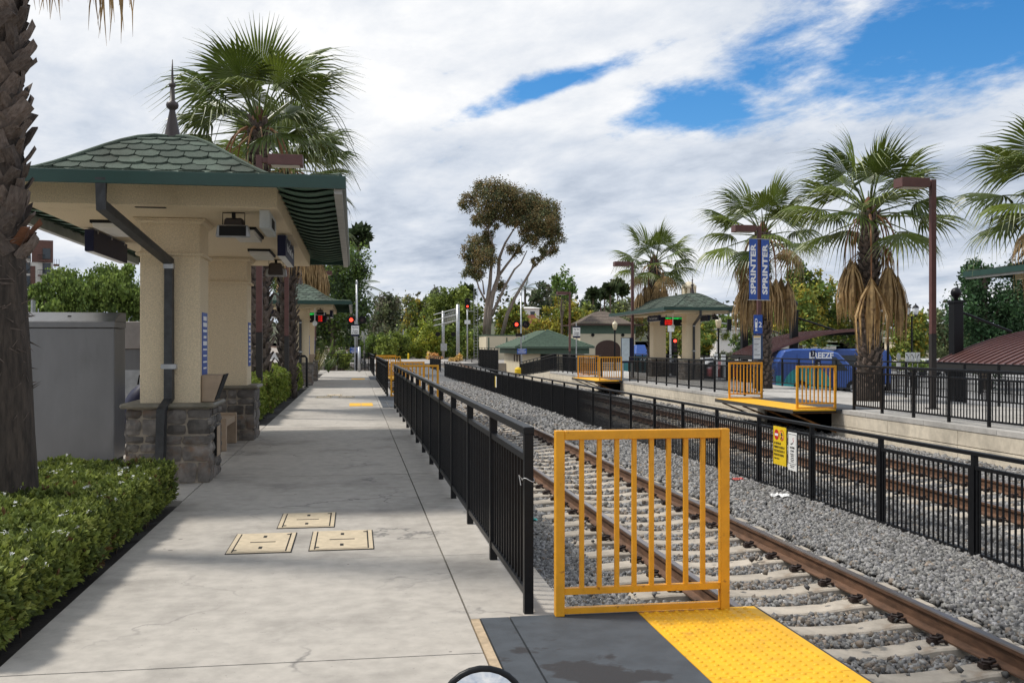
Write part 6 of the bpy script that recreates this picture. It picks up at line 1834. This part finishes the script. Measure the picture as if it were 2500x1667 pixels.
MB().bx(1.9, 3.3, .44, .499, .05, ez - .65).build('doorway', m_dark, rt); MB().bx(3.9, 5.0, .44, .499, .05, ez - .65).build('doorway', m_dark, rt)
for y in (1.6, 3.0, 4.4): MB().bx(.30, .349, y, y + .5, ez - 1.3, ez - .72).build('window', m_doorbr, rt)
# tower with bell roof
tc0 = D(1484, 97); tw = thing('tower_building', 'cream square building with brown bell-shaped roof and brown arch', 'building', (tc0.x, tc0.y, -0.95))
ez = EYE + .95 + (HOR - 792) * 97 / FPX; hw = 3.5; th = EYE + .95 + (HOR - 757) * 97 / FPX - ez
MB().bx(-2.75, 2.75, 0, 5.5, 0, ez - .9).build('wall', m_cream, tw)
MB().bx(-2.80, 2.80, -.05, 5.55, ez - .9, ez - .02).build('green_frieze', m_gband, tw)
def tz(a): return ez + th * (0.12 * a + .88 * (lambda s: s * s * (3 - 2 * s))(max(0, min(1, (a - .1) / .9))))
rp = MB(); na = 14
for i in range(na):
    a, b = i / na, (i + 1) / na; ra, rb2 = hw * (1 - a), hw * (1 - b)
    for q in range(4):
        sgn = [(-1, -1), (1, -1), (1, 1), (-1, 1), (-1, -1)]
        (x0, y0), (x1, y1) = sgn[q], sgn[q + 1]
        lift = .03
        rp.face([(x0 * ra, 2.75 + y0 * ra, tz(a) + lift), (x1 * ra, 2.75 + y1 * ra, tz(a) + lift), (x1 * rb2, 2.75 + y1 * rb2, tz(b)), (x0 * rb2, 2.75 + y0 * rb2, tz(b))])
rf = rp.build('roof', m_broof, tw); MB().bx(-hw, hw, 2.75 - hw, 2.75 + hw, ez - .1, ez + .02).build('eave', m_doorbr, tw)
MB().lathe([(.12, 0), (.03, .5), (.01, 1.3)], 8, (0, 2.75, tz(1))).build('finial', m_doorbr, rf)
ar = [(-1.25, 0)] + [(1.25 * -math.cos(a), 2.25 + .85 * math.sin(a)) for a in np.linspace(0, PI, 14)] + [(1.25, 0)]
MB().prism(ar, -.04, .03, 'y').build('arch_door', m_doorbr, tw)
for x in (-1.9, .95 + .9): disc_y(MB(), x * .8, -.02, 3.6, .16, .1).build('wall_lamp', m_dark, tw)
# cream wall behind
bw_ = D(1215, 104); cw = thing('cream_building', 'long low cream building with green trim behind the black fence', 'building', (bw_.x, bw_.y, -.95))
MB().bx(-1.2, 5.5, 0, 6, 0, EYE + .95 + (HOR - 819) * 104 / FPX).build('wall', m_cream, cw)
for x in (-1.0, .9, 3.0): MB().bx(x, x + .12, -.03, -.002, 0, 3.4).build('green_trim', m_gband, cw)
MB().bx(-1.25, 5.55, -.05, 6.05, 3.58, 3.7).build('coping', m_gband, cw)
# houses on the hill
def house(label, px, top, d, w, h, mats, base, roofh=.0, win=()):
    c = D(px, d); t = thing('house', label, 'house', (c.x, c.y, base)); hh = EYE - base + (HOR - top) * d / FPX
    MB().bx(-w / 2, w / 2, 0, w * .6, 0, hh - roofh).build('wall', mats[0], t)
    MB().frustum(-w / 2 - .4, w / 2 + .4, -.4, w * .6 + .4, hh - roofh + .002, -w * .3, w * .3, w * .15, w * .45, hh).build('roof', mats[1], t)
    for x, z in win:
        f = MB().bx(x - .5, x + .5, -.04, .01, z, z + 1.3).build('window', m_white, t); MB().bx(x - .4, x + .4, -.05, -.041, z + .1, z + 1.2).build('pane', m_glass, f)
    return t
m_rb = M('red_roof', (.22, .075, .045), .9, var=.2)
m_offw = M('offwhite', (.72, .71, .69), .85, var=.05)
house('white house on the hillside above the red-brown roof', 1283, 749, 165, 4.6, 0, (m_offw, m_offw), 2.0, .25, ((1.2, 4.1), (-1.2, 4.1)))
house('pink-walled house with a wide red-brown roof behind the leaning eucalyptus', 1275, 768, 150, 6.5, 0, (M('pinkwall', (.5, .36, .30), .9), m_rb), 0.5, 1.9)
house('plain pale box building behind the lantern lamp', 1782, 800, 118, 3.4, 0, (m_offw, M('flat_roof', (.5, .5, .5), .9)), -.95, .15)
hs = house('cream roadside building with a red sign behind the twin lamps', 2235, 822, 105, 4.2, 0, (m_cream, M('flat_roof2', (.6, .55, .5), .9)), -.95, .15)
MB().bx(-.9, .7, -.06, -.01, 1.75, 2.25).build('red_sign', m_red, hs)
house('long pale building low behind the tall yellowing tree', 1950, 838, 112, 9, 0, (m_offw, m_gband), -.95, .3)
# church cupola
cc0 = D(1682, 150); ct = thing('cupola', 'cream arched bell cupola rising behind the far platform shelter', 'tower', (cc0.x, cc0.y, -1))
cz = EYE + 1 + (HOR - 724) * 150 / FPX; czt = EYE + 1 + (HOR - 697) * 150 / FPX
MB().bx(-1.3, 1.3, -1.3, 1.3, 0, cz).build('shaft', m_cream, ct)
for k in range(8):
    a = k * PI / 4 + PI / 8
    MB().bx(-.22, .22, -.22, .22, cz, czt - .45, rot=Matrix.Rotation(a, 3, 'Z'), pivot=(0, 0, cz)).build('pier', m_cream, ct, (math.cos(a) * .85, math.sin(a) * .85, 0))
MB().lathe([(1.12, 0), (1.12, .45), (.95, .5), (.8, .75), (.45, .95), (.1, 1.05)], 16, (0, 0, czt - .45)).build('dome', m_cream, ct, smooth=True)
# apartment block
ap = D(92, 92); zb = 3.0; at = thing('apartment_block', 'white and brown apartment block with balconies behind the palm trunk', 'building', (ap.x, ap.y, zb), math.atan2(-ap.x, ap.y))
def az(py): return EYE - zb + (HOR - py) * 92 / FPX
hw_ = 1.28
m_apb = M('apt_brown', (.13, .065, .05), .85, var=.1); m_apw = M('apt_white', (.66, .62, .56), .9, var=.05)
MB().bx(-9, hw_, 0, 9, 0, az(640)).build('wall', m_apw, at)
MB().bx(-.5, hw_ + .02, -.05, 9, az(640), az(586)).build('upper_wall', m_apb, at)
MB().bx(-9, -.6, .3, 9, az(640), az(610)).build('upper_wall', m_apw, at)
MB().bx(-.62, -.2, -.06, -.002, 0, az(650)).build('brown_strip', m_apb, at)
for z in (az(700), az(668), az(632), az(735)):
    for x in (-2.2, -.95, .75):
        f = MB().bx(x - .34, x + .34, -.09, -.01, z, z + 1.0).build('window', M('apt_frame', (.05, .05, .05), .5), at); MB().bx(x - .28, x + .28, -.1, -.091, z + .06, z + .94).build('pane', m_glass, f)
    b = MB().bx(.0, .62, -.7, -.1, z - .25, z - .15).build('balcony', m_apb, at)
    for x in np.linspace(.02, .6, 6): MB().bx(x - .012, x + .012, -.7, -.68, z - .149, z + .3).build('baluster', m_dark, b)
    MB().bx(0, .62, -.71, -.67, z + .301, z + .34).build('handrail', m_dark, b)
MB().bx(hw_ + .03, hw_ + .55, -.4, .4, az(648), az(644)).build('balcony', m_apb, at)
for x in (hw_ + .1, hw_ + .3, hw_ + .52): MB().bx(x - .015, x + .015, -.4, -.37, az(644), az(632)).build('baluster', m_dark, at)
# white site wall on the left
ww = thing('site_wall', 'long white panelled wall across the street', 'wall', (-16.9, 30, left_z(-16.9)))
for k in range(34):
    MB().bx(-.06, .06, k * 1.5 + .008, (k + 1) * 1.5 - .008, 0, 1.95 + (.12 if k % 9 == 4 else 0)).build('panel', M('site_white', (.60, .63, .66), .6, var=.05, orand=.05), ww)
    if k % 2 == 0: MB().tube([(.075, k * 1.5, 0), (.075, k * 1.5, 2.25)], .025, 6).build('post', m_galv, ww)
t = thing('street_sign', 'grey street sign seen edge-on behind the palm trunk', 'sign', D(73, 30).xy.to_3d() + Vector((0, 0, left_z(D(73, 30).x))))
MB().tube([(0, 0, 0), (.06, 0, 2.75)], .03, 8).build('post', m_galv, t); MB().bx(.045, .065, -.02, .32, 2.05, 2.75).build('sign_plate', M('sign_back', (.22, .25, .23), .5), t)
c = D(79, 52); t = thing('bollard', 'yellow-orange marker post before the white wall', 'bollard', (c.x, c.y, left_z(c.x))); MB().tube([(0, 0, 0), (0, 0, .85)], .1, 10).build('post', M('marker', (.75, .35, .08), .6), t); MB().lathe([(.1, 0), (.05, .06)], 10, (0, 0, .85)).build('cap', m_galv, t)
c = D(317, 60); t = thing('newspaper_box', 'small red newspaper box beyond the grey cabinet', 'box', (c.x, c.y, left_z(c.x)))
MB().bx(-.22, .22, -.2, .2, .45, 1.05).build('case', m_red, t, bevel=.02); MB().bx(-.04, .04, -.04, .04, 0, .45).build('leg', m_galv, t); MB().bx(-.14, .1, -.206, -.201, .75, .98).build('window', m_white, t)

# ------------------------------------------------------------------ bus side
def canopy(label, loc, rz, L, ze, W_=5.2, rise=1.35, ncs=18):
    t = thing('bus_canopy', label, 'canopy', loc, rz, 'curved bus canopies')
    def zc(x): return ze + .93 + rise * (1 - (1 - x / W_) ** 2)
    xs = np.linspace(0, W_, 20)
    mb = MB()
    mb.grid(lambda u, v: (u * W_, v * L, zc(u * W_)), 19, 1); mb.grid(lambda u, v: ((1 - u) * W_, v * L, zc((1 - u) * W_) - .09), 19, 1)
    rf = mb.build('roof_sheet', m_copbrown, t)
    for k in range(ncs + 1):
        y = k * L / ncs; MB().tube([(x, y, zc(x) + .025) for x in xs], .028, square=True, up=(0, 0, 1)).build('standing_seam', m_copbrown, rf)
    for y in (-.04, L + .04): MB().tube([(x, y, zc(x) - .05) for x in xs], .06, square=True, up=(0, 0, 1)).build('edge_beam', m_copbrown, t)
    for x in (.0, W_): MB().bx(x - .08, x + .08, -.05, L + .05, zc(x) - .26, zc(x) - .05).build('eave_beam', m_dark, t)
    return t, zc
def ball_post(label, loc, h, w=.36):
    t = thing('canopy_post', label, 'post', loc, 0, 'ball-topped canopy posts')
    MB().bx(-w / 2, w / 2, -w / 2, w / 2, 0, h - .62).build('shaft', m_black, t, bevel=.01)
    MB().bx(-w / 2 - .05, w / 2 + .05, -w / 2 - .05, w / 2 + .05, h - .619, h - .52).build('cap', m_black, t)
    MB().bx(-w / 2 - .03, w / 2 + .03, -w / 2 - .03, w / 2 + .03, 1.35, 1.43).build('collar', m_black, t)
    MB().lathe([(.1, 0), (.07, .08), (.12, .12)] + [(.21 * math.cos(a), .31 + .21 * math.sin(a)) for a in np.linspace(-1.0, 1.5, 10)], 16, (0, 0, h - .52)).build('ball', m_black, t, smooth=True)
    return t
GZ = -0.93
c1 = D(1860, 52); canopy('brown ribbed curved canopy behind the bannered post, over the blue bus', (c1.x, c1.y, GZ), R(-10), 7.5, 1.10)
c2 = D(2290, 40); e2 = Vector((c2.x, c2.y, GZ)) - Vector((math.sin(R(14)), math.cos(R(14)), 0)) * 9
canopy('brown ribbed curved canopy beside the far platform shelter roof', e2, R(-14), 9, 0.97, ncs=15)
q = D(1938, 54); ball_post('black ball-topped post before the blue bus', (q.x, q.y, GZ), EYE - GZ + (HOR - 733) * 54 / FPX)
q2 = D(1817, 60); ball_post('black ball-topped post behind the bannered lamp post', (q2.x, q2.y, GZ), EYE - GZ + (HOR - 728) * 60 / FPX)
q3 = D(2334, 40); ball_post('black ball-topped post before the dark conifer', (q3.x, q3.y, GZ), EYE - GZ + (HOR - 702) * 40 / FPX, .40)
for (a, b, lab) in ((q, (2045, 53, 808), 'thin black stay rod from the post before the blue bus'), (q3, (2470, 40, 810), 'thin black stay rod from the post before the dark conifer'), (q2, (1905, 58, 815), 'thin black stay rod from the post behind the bannered lamp post')):
    e = D(*b[:2], b[2]); s = Vector((a.x, a.y, {q.x: EYE + (HOR - 773) * 54 / FPX, q3.x: EYE + (HOR - 757) * 40 / FPX, q2.x: EYE + (HOR - 780) * 60 / FPX}[a.x]))
    t = thing('stay_rod', lab, 'rod', s); v = e - s
    MB().tube([(0, 0, 0), tuple(v)], .05, 8).build('rod', m_black, t); MB().bx(-.12, .12, -.12, .12, -.12, .12).build('bracket', m_black, t)
# buses
m_bblue = M('bus_blue', (.045, .11, .38), .25, var=.08); m_teal = M('bus_teal', (.02, .38, .38), .35); m_tyre = M('tyre', (.015, .015, .015), .9)
def bus(label, loc, rz, L=7.2, H=2.45, Wd=2.3, letters=None, cab=True):
    t = thing('bus', label, 'bus', loc, rz, 'parked buses')
    z0 = .35; hb = H
    if cab: prof = [(0, z0), (L, z0), (L, 1.15), (L - .15, 1.3), (L - 1.05, 1.45), (L - 1.75, 2.15), (L - 2.2, hb - .08), (L - 2.7, hb), (.95, hb), (.45, hb - .1), (.05, hb - .75), (0, hb - .9)]
    else: prof = [(0, z0), (L, z0), (L, hb - .5), (L - .2, hb - .1), (L - .6, hb), (.4, hb), (.1, hb - .12), (0, hb - .4)]
    body = MB().prism(prof, 0, Wd, 'y').build('body', m_bblue, t, bevel=.07)
    n = 12
    arc = [(L * .33 + 1.25 * math.cos(a), z0 + .02 + 1.15 * math.sin(a)) for a in np.linspace(0, PI, n)]
    MB().prism(arc, -.006, -.001, 'y').build('teal_arc', m_teal, t); MB().bx(.02, .4, -.006, -.001, z0, 1.0).build('teal_panel', m_teal, t)
    if cab:
        MB().prism([(L - 2.1, 1.25), (L - 1.25, 1.25), (L - 1.9, 1.95), (L - 2.1, 1.95)], -.008, -.001, 'y').build('cab_window', m_glass, t)
        MB().bx(L - 1.0, L - .1, -.01, -.001, .95, 1.12).build('grille', m_dark, t)
        for x in (L - .9, L - .15): MB().bx(x - .1, x + .1, -.02, -.001, 1.17, 1.24).build('marker_light', M('amber', (.8, .3, .03), .4), t)
        MB().bx(L - .85, L - .6, -.014, -.0105, .96, 1.11).build('wheelchair_sign', m_txtw, t)
        for k in range(3): MB().bx(1.1 + k * .9, 1.12 + k * .9, -.008, -.001, z0 + .1, hb - .3).build('panel_seam', m_navy, t)
    else:
        for k in range(2): MB().bx(.5 + k * 1.2, 1.55 + k * 1.2, -.008, -.001, 1.3, 2.0).build('window', m_glass, t)
    if letters: text(letters, .42, m_txtw, t, (L * .47, -.004, hb - .36), FACE_CAM, 'CENTER', .9, bold=.014)
    for x in (1.3, L - 1.0):
        for y in (.12, Wd - .12):
            w = MB(); w.prism([(x + .38 * math.cos(2 * PI * k / 16), .38 + .38 * math.sin(2 * PI * k / 16)) for k in range(16)], y - .14, y + .14, 'y'); wh = w.build('wheel', m_tyre, t)
            MB().prism([(x + .2 * math.cos(2 * PI * k / 12), .38 + .2 * math.sin(2 * PI * k / 12)) for k in range(12)], y - .15, y - .141, 'y').build('rim', m_galv, wh)
    return t
bq = D(1893, 51); bus('blue shuttle bus with teal arc parked behind the ball-topped post', (bq.x, bq.y, GZ), R(-9), 5.0, 2.38, 2.2, 'BREEZE')
bq = D(2030, 56); bus('blue bus parked behind the shuttle bus, half hidden by the palm trunk', (bq.x, bq.y, GZ), R(-9), 3.4, 2.35, 2.3, None, False)
bq = D(1552, 80); gb = thing('bus', 'blue and teal bus end with white letters beside the far shelter column', 'bus', (bq.x, bq.y, GZ), 0, 'parked buses')
MB().bx(0, 1.0, 0, 4, .3, 1.75).build('body', M('teal_dark', (.01, .10, .12), .4), gb, bevel=.03); MB().frustum(-.05, 1.05, -.1, 4, 1.751, .15, .9, .4, 4, 2.6).build('roof_front', m_bblue, gb, bevel=.03)
text('GO', .42, m_txtw, gb, (.7, -.004, 1.35), FACE_CAM, bold=.01)
for x in (.12, .88): MB().bx(x - .08, x + .08, -.02, .5, 0, .6).build('wheel', m_tyre, gb)
# cars
def car(label, loc, rz, col, s=1.0):
    t = thing('parked_car', label, 'car', loc, rz, 'parked cars')
    mt = M('car_' + '_'.join('%d' % (c * 100) for c in col), col, .25, metal=.2, var=.02)
    b = MB().prism([(-2.15, .35), (2.15, .35), (2.2, .62), (2.1, .8), (1.2, .92), (.5, 1.36), (-.2, 1.46), (-1.1, 1.42), (-1.75, 1.0), (-2.15, .92), (-2.2, .6)], -.85, .85, 'y').build('body', mt, t, bevel=.06)
    for y in (-.856, .851): MB().prism([(.95, .95), (.42, 1.30), (-.2, 1.38), (-1.05, 1.34), (-1.5, 1.0)], y, y + .005, 'y').build('side_window', m_glass, t)
    for y in (-.75, .75):
        for x in (-1.35, 1.35): MB().prism([(x + .33 * math.cos(2 * PI * k / 14), .33 + .33 * math.sin(2 * PI * k / 14)) for k in range(14)], y - .12, y + .12, 'y').build('wheel', m_tyre, t)
    for y in (-.6, .6): MB().bx(2.12, 2.2, y - .15, y + .15, .62, .76).build('headlight', m_lens, t)
    return t
car('white car parked behind the lantern lamp', (*D(1752, 74).xy, GZ), R(8), (.75, .75, .75))
car('white car parked under the shelter roof view, beside the traffic light', (*D(1668, 84).xy, GZ), R(14), (.7, .71, .73))
car('silver car parked beyond the white cars', (*D(1735, 92).xy, GZ), R(5), (.5, .5, .52))
car('dark red car parked before the black canopy post', (*D(1800, 70).xy, GZ), R(10), (.22, .03, .03))
car('dark grey car parked behind the shelter column', (*D(1655, 78).xy, GZ), R(10), (.06, .06, .07))
car('pale car parked beyond the arrow signs', (*D(2270, 84).xy, GZ), R(8), (.72, .72, .72))
car('silver car on the road beyond the near platform end', (*D(842, 96).xy, -.5), R(60), (.45, .46, .48))
# traffic light
tq = D(1637, 76); tl = thing('traffic_light', 'grey traffic light pole showing red under the far shelter roof', 'traffic light', (tq.x, tq.y, GZ))
MB().tube([(0, 0, 0), (0, 0, 4.6)], .09, 10).build('pole', m_galv, tl); h = MB().bx(.12, .5, -.15, .1, 2.05, 3.1).build('signal_head', m_dark, tl)
for k in range(3): disc_y(MB(), .31, -.152, 2.9 - k * .33, .12, .02).build('lamp', m_redlamp if k == 0 else m_redoff, h)
MB().bx(-.25, .25, -.12, -.1, 3.6, 4.3).build('sign_plate', m_white, tl)
tq = D(1815, 100); tl = thing('traffic_light', 'traffic light hanging on a curved grey mast arm above the pale building', 'traffic light', (tq.x, tq.y, GZ))
MB().tube([(0, 0, 0), (0, 0, 3.2), (-.4, 0, 4.0), (-1.6, 0, 4.7), (-2.8, 0, 4.9)], [.12, .1, .09, .07, .05], 8).build('mast_arm', m_galv, tl); MB().bx(-1.75, -1.35, -.25, -.05, 4.1, 5.2).build('signal_head', m_dark, tl); MB().bx(-2.7, -2.4, -.1, -.08, 4.6, 5.2).build('sign_plate', m_white, tl)
# lanterns
m_lglass = M('lantern_glass', (.66, .56, .36), .35, var=.05); m_lglassw = M('lantern_white', (.78, .8, .82), .35, var=.03)
def lantern(label, loc, h, twin=False, group='black lantern lamps'):
    t = thing('lantern_lamp', label, 'street lamp', loc, 0, group)
    MB().lathe([(.18, 0), (.18, .1), (.13, .35), (.09, .5), (.075, .6), (.065, h - 1.0), (.085, h - .95), (.06, h - .9)], 12).build('post', m_black, t, smooth=True)
    xs = (-.32, .32) if twin else (0,)
    if twin: MB().tube([(-.32, 0, h - .75), (-.2, 0, h - .95), (.2, 0, h - .95), (.32, 0, h - .75)], .03, 6).build('arm', m_black, t)
    for x in xs:
        MB().lathe([(.06, -.92), (.12, -.86), (.10, -.80)], 12, (x, 0, h)).build('holder', m_black, t)
        MB().lathe([(.11, -.80), (.19, -.6), (.22, -.38), (.22, -.30)], 12, (x, 0, h)).build('glass', m_lglassw if twin else m_lglass, t, smooth=True)
        MB().lathe([(.25, -.298), (.24, -.26), (.16, -.14), (.05, -.06), (.04, -.02), (.015, .06)], 12, (x, 0, h)).build('cap', m_black if twin else M('lantern_cap', (.60, .52, .36), .4), t)
    return t
for px, py, d, lab in ((2168, 750, 56, 'black lantern lamp with cream glass beside the tall skirted palm'), (1754, 774, 72, 'black lantern lamp with cream glass behind the far shelter column'), (1501, 783, 86, 'black lantern lamp with cream glass before the brown arch')):
    c = D(px, d); lantern(lab, (c.x, c.y, GZ), EYE - GZ + (HOR - py) * d / FPX)
for px, py, d, lab in ((2226, 742, 74, 'twin-headed black street lamp with white globes, taller of the pair'), (2243, 784, 96, 'twin-headed black street lamp with white globes, smaller of the pair')):
    c = D(px, d); lantern(lab, (c.x, c.y, GZ), EYE - GZ + (HOR - py) * d / FPX, True, 'twin street lamps')
# signs on the bus side
c = D(1984, 44.5); t = thing('bay_sign', 'navy bus bay number sign on a thin pole before the blue bus', 'sign', (c.x, c.y, GZ))
MB().tube([(0, 0, 0), (0, 0, 2.3)], .025, 6).build('pole', m_galv, t); MB().bx(-.11, .11, -.04, -.026, 2.05, 2.33).build('sign_plate', m_navy, t); text('3', .24, m_txtw, t, (0, -.042, 2.19), FACE_CAM)
p = MB().bx(.08, .37, -.04, -.026, 1.5, 1.88).build('bus_plate', m_navy, t); MB().bx(.15, .30, -.0425, -.0405, 1.63, 1.78).build('bus_pictogram', m_txtw, p); MB().bx(.17, .28, -.044, -.0426, 1.70, 1.76).build('bus_window', m_navy, p)
for k in range(3):
    c = D(2216 + k * 12.5, 60); t = thing('arrow_sign', ['white lane sign with a curved arrow towards the tall palm, on a grey post', 'white lane sign with a curved arrow, middle of three on grey posts', 'white lane sign with an arrow bending towards the brown lamp post'][k], 'sign', (c.x, c.y, GZ), 0, 'lane arrow signs')
    MB().tube([(0, .03, 0), (0, .03, 2.1)], .025, 6).build('post', m_galv, t); MB().bx(-.145, .145, 0, .012, 1.58, 2.13).build('sign_plate', m_white, t)
    s = 1 if k == 2 else -1
    MB().tube([(-.06 * s, -.005, 1.74), (-.05 * s, -.005, 1.88), (.05 * s, -.005, 1.97)], .016, 5).build('arrow_stem', m_txtk, t); MB().prism([(.02 * s, 2.02), (.10 * s, 2.02), (.08 * s, 1.93)], -.006, -.001, 'y').build('arrow_head', m_txtk, t)
    text('ONLY', .085, m_txtk, t, (0, -.002, 1.64), FACE_CAM, bold=.001)
c = D(2193, 62); t = thing('stop_sign', 'back of a grey octagonal street sign with a plate below', 'sign', (c.x, c.y, GZ)); MB().tube([(0, 0, 0), (0, 0, 2.1)], .03, 6).build('post', m_galv, t)
MB().prism([(.14 * math.cos(PI / 8 + k * PI / 4), 1.85 + .24 * math.sin(PI / 8 + k * PI / 4)) for k in range(8)], -.05, -.032, 'y').build('sign_plate', M('sign_back2', (.5, .51, .5), .5), t); MB().bx(-.14, .14, -.05, -.035, 1.1, 1.55).build('lower_plate', m_offw, t)
# map case panels by the far shelter and the lantern
c = D(1536, 49.5); t = thing('map_case', 'tall pale blue information case beside the far shelter lamp post', 'information case', (c.x, c.y, 0)); MB().bx(-.42, .2, -.06, .0, .75, 2.0).build('case', m_navy, t); MB().bx(-.40, .0, -.066, -.0605, .85, 1.98).build('sheet', M('map_paper', (.55, .66, .74), .5, var=.1, scale=6), t); MB().bx(-.38, -.30, -.05, -.01, 0, .75).build('leg', m_galv, t); MB().bx(.08, .16, -.05, -.01, 0, .75).build('leg', m_galv, t)
c = D(1757, 66); t = thing('white_panel_pair', 'pair of pale panels on a post foot behind the railing', 'panel', (c.x, c.y, GZ)); MB().bx(-.4, -.15, -.05, 0, .3, 2.0).build('panel', m_white, t); MB().bx(.1, .4, -.05, 0, .3, 1.95).build('panel', m_white, t); MB().bx(-.15, .1, -.04, -.01, .3, .4).build('bracket', m_galv, t)
# planter hedges behind the bus bays
tree_px('shrub', 'low clipped shrub row behind the arrow signs', 2230, 880, 70, 110, GZ, GREEN + BRIGHT, 3000, .18, 110, 8, 'plaza shrubs', low=905)
tree_px('shrub', 'low clipped shrub row under the brown canopy', 2400, 886, 66, 150, GZ, GREEN, 3200, .18, 111, 8, 'plaza shrubs', low=915)
tree_px('shrub', 'pale flowering shrub before the plain pale building', 1770, 862, 92, 60, GZ, GREY + OLIVE, 1500, .25, 112, 6, 'plaza shrubs', low=890)

# ------------------------------------------------------------------ small things
def scrap(label, px, py, z, s, mat, seed):
    c = G(px, py, z); r = random.Random(seed)
    o = MB().grid(lambda u, v: (s * (u - .5) + s * .1 * noise.noise((u * 5, v * 5, seed)), s * .7 * (v - .5), s * .28 * noise.noise((u * 4 + seed, v * 4, 2)) + .02), 7, 6).build('paper_scrap', mat, None, (c.x, c.y, z), (0, 0, r.uniform(0, 3)))
    tag(o, label, 'litter', 'litter on the ballast')
scrap('small teal plastic scrap on the ballast beside the railing end', 1295, 1272, -.66, .16, M('teal_scrap', (.05, .42, .40), .5, var=.2), 1)
scrap('crumpled white paper on the ballast by the picket fence', 1903, 1212, -.66, .26, m_white, 2)
scrap('red and white wrapper scrap on the ballast by the picket fence', 1800, 1172, -.66, .2, M('wrapper', (.5, .1, .08), .5, var=.6, scale=20), 3)
wr = thing('wire_tie', 'loop of thin pale wire round the end post of the near railing', 'wire', (RX, 5.88, .80))
MB().tube([(.036 * math.cos(a) - .0, .036 * math.sin(a) * 1.2 - .0, .012 * math.sin(2 * a)) for a in np.linspace(0, 2 * PI, 16)], .0022, 5).build('wire_loop', M('wire', (.7, .7, .7), .4, metal=.5), wr)
MB().tube([(-.036, 0, 0), (-.06, -.02, .03), (-.05, -.03, -.03)], .002, 5).build('wire_end', MATS['wire'], wr)
c = G(733, 950); bk = thing('hoop_rail', 'black tubular hoop beside the farther near shelter', 'rack', (c.x, 39.6, 0)); bk.location = D(723, 38.5)
MB().tube([(-.4, 0, 0), (-.4, 0, 1.12), (-.34, 0, 1.2), (.34, 0, 1.2), (.4, 0, 1.12), (.4, 0, 0)], .045, 8).build('hoop', m_black, bk)
for x in (-.4, .4): MB().bx(x - .09, x + .09, -.09, .09, 0, .02).build('foot_plate', m_black, bk)
# kick scooter whose mirror shows at the lower edge
mc = D(1177, 1.5, 1736); ks = thing('kick_scooter', 'round black-rimmed handlebar mirror of a parked scooter', 'scooter', (mc.x + .22, mc.y, 0))
def ms(*p): return Vector(p)
mir = Vector((-.22, 0, mc.z)); rr = .064
mb = MB(); n = 28
mb.tube([mir + Vector((rr * math.cos(a), 0, rr * math.sin(a))) for a in np.linspace(0, 2 * PI, n)], .006, 8, caps=False)
mb.lathe([(rr, 0), (rr * .8, .018), (rr * .3, .026), (.001, .028)], 20)
mb2 = MB(); mb2.tube([mir + Vector((rr * math.cos(a), 0, rr * math.sin(a))) for a in np.linspace(0, 2 * PI, n)], .006, 8, caps=False); rim = mb2.build('mirror_rim', m_black, ks, smooth=True)
gl = MB().grid(lambda u, v: (mir.x + rr * v * math.cos(u * 2 * PI), -.004 - .012 * (1 - v * v), mir.z + rr * v * math.sin(u * 2 * PI)), 28, 8).build('mirror_glass', M('mirror', (.75, .75, .75), .03, metal=1.0, var=0), ks, smooth=True)
MB().grid(lambda u, v: (mir.x + rr * v * math.cos(u * 2 * PI), .004 + .02 * (1 - v * v), mir.z + rr * v * math.sin(u * 2 * PI)), 28, 6).build('mirror_back', m_black, ks, smooth=True)
MB().tube([mir + Vector((.03, .02, -.055)), (-.14, .03, mc.z - .12), (-.14, .02, .90)], .006, 6).build('mirror_stalk', m_black, ks)
MB().tube([(-.26, .02, .90), (.26, .02, .90)], .014, 8).build('handlebar', m_black, ks); MB().tube([(0, .02, .90), (0, .08, .15)], .02, 8).build('stem', m_galv, ks)
for x in (-.26, .18): MB().tube([(x, .02, .90), (x + .08, .02, .90)], .018, 8).build('grip', m_tyre, ks)
MB().bx(-.075, .075, -.62, .02, .09, .12).build('deck', m_black, ks, bevel=.006)
for y in (.13, -.68):
    MB().prism([(y + .1 * math.cos(2 * PI * k / 16), .1 + .1 * math.sin(2 * PI * k / 16)) for k in range(16)], -.02, .02, 'x').build('wheel', m_tyre, ks)
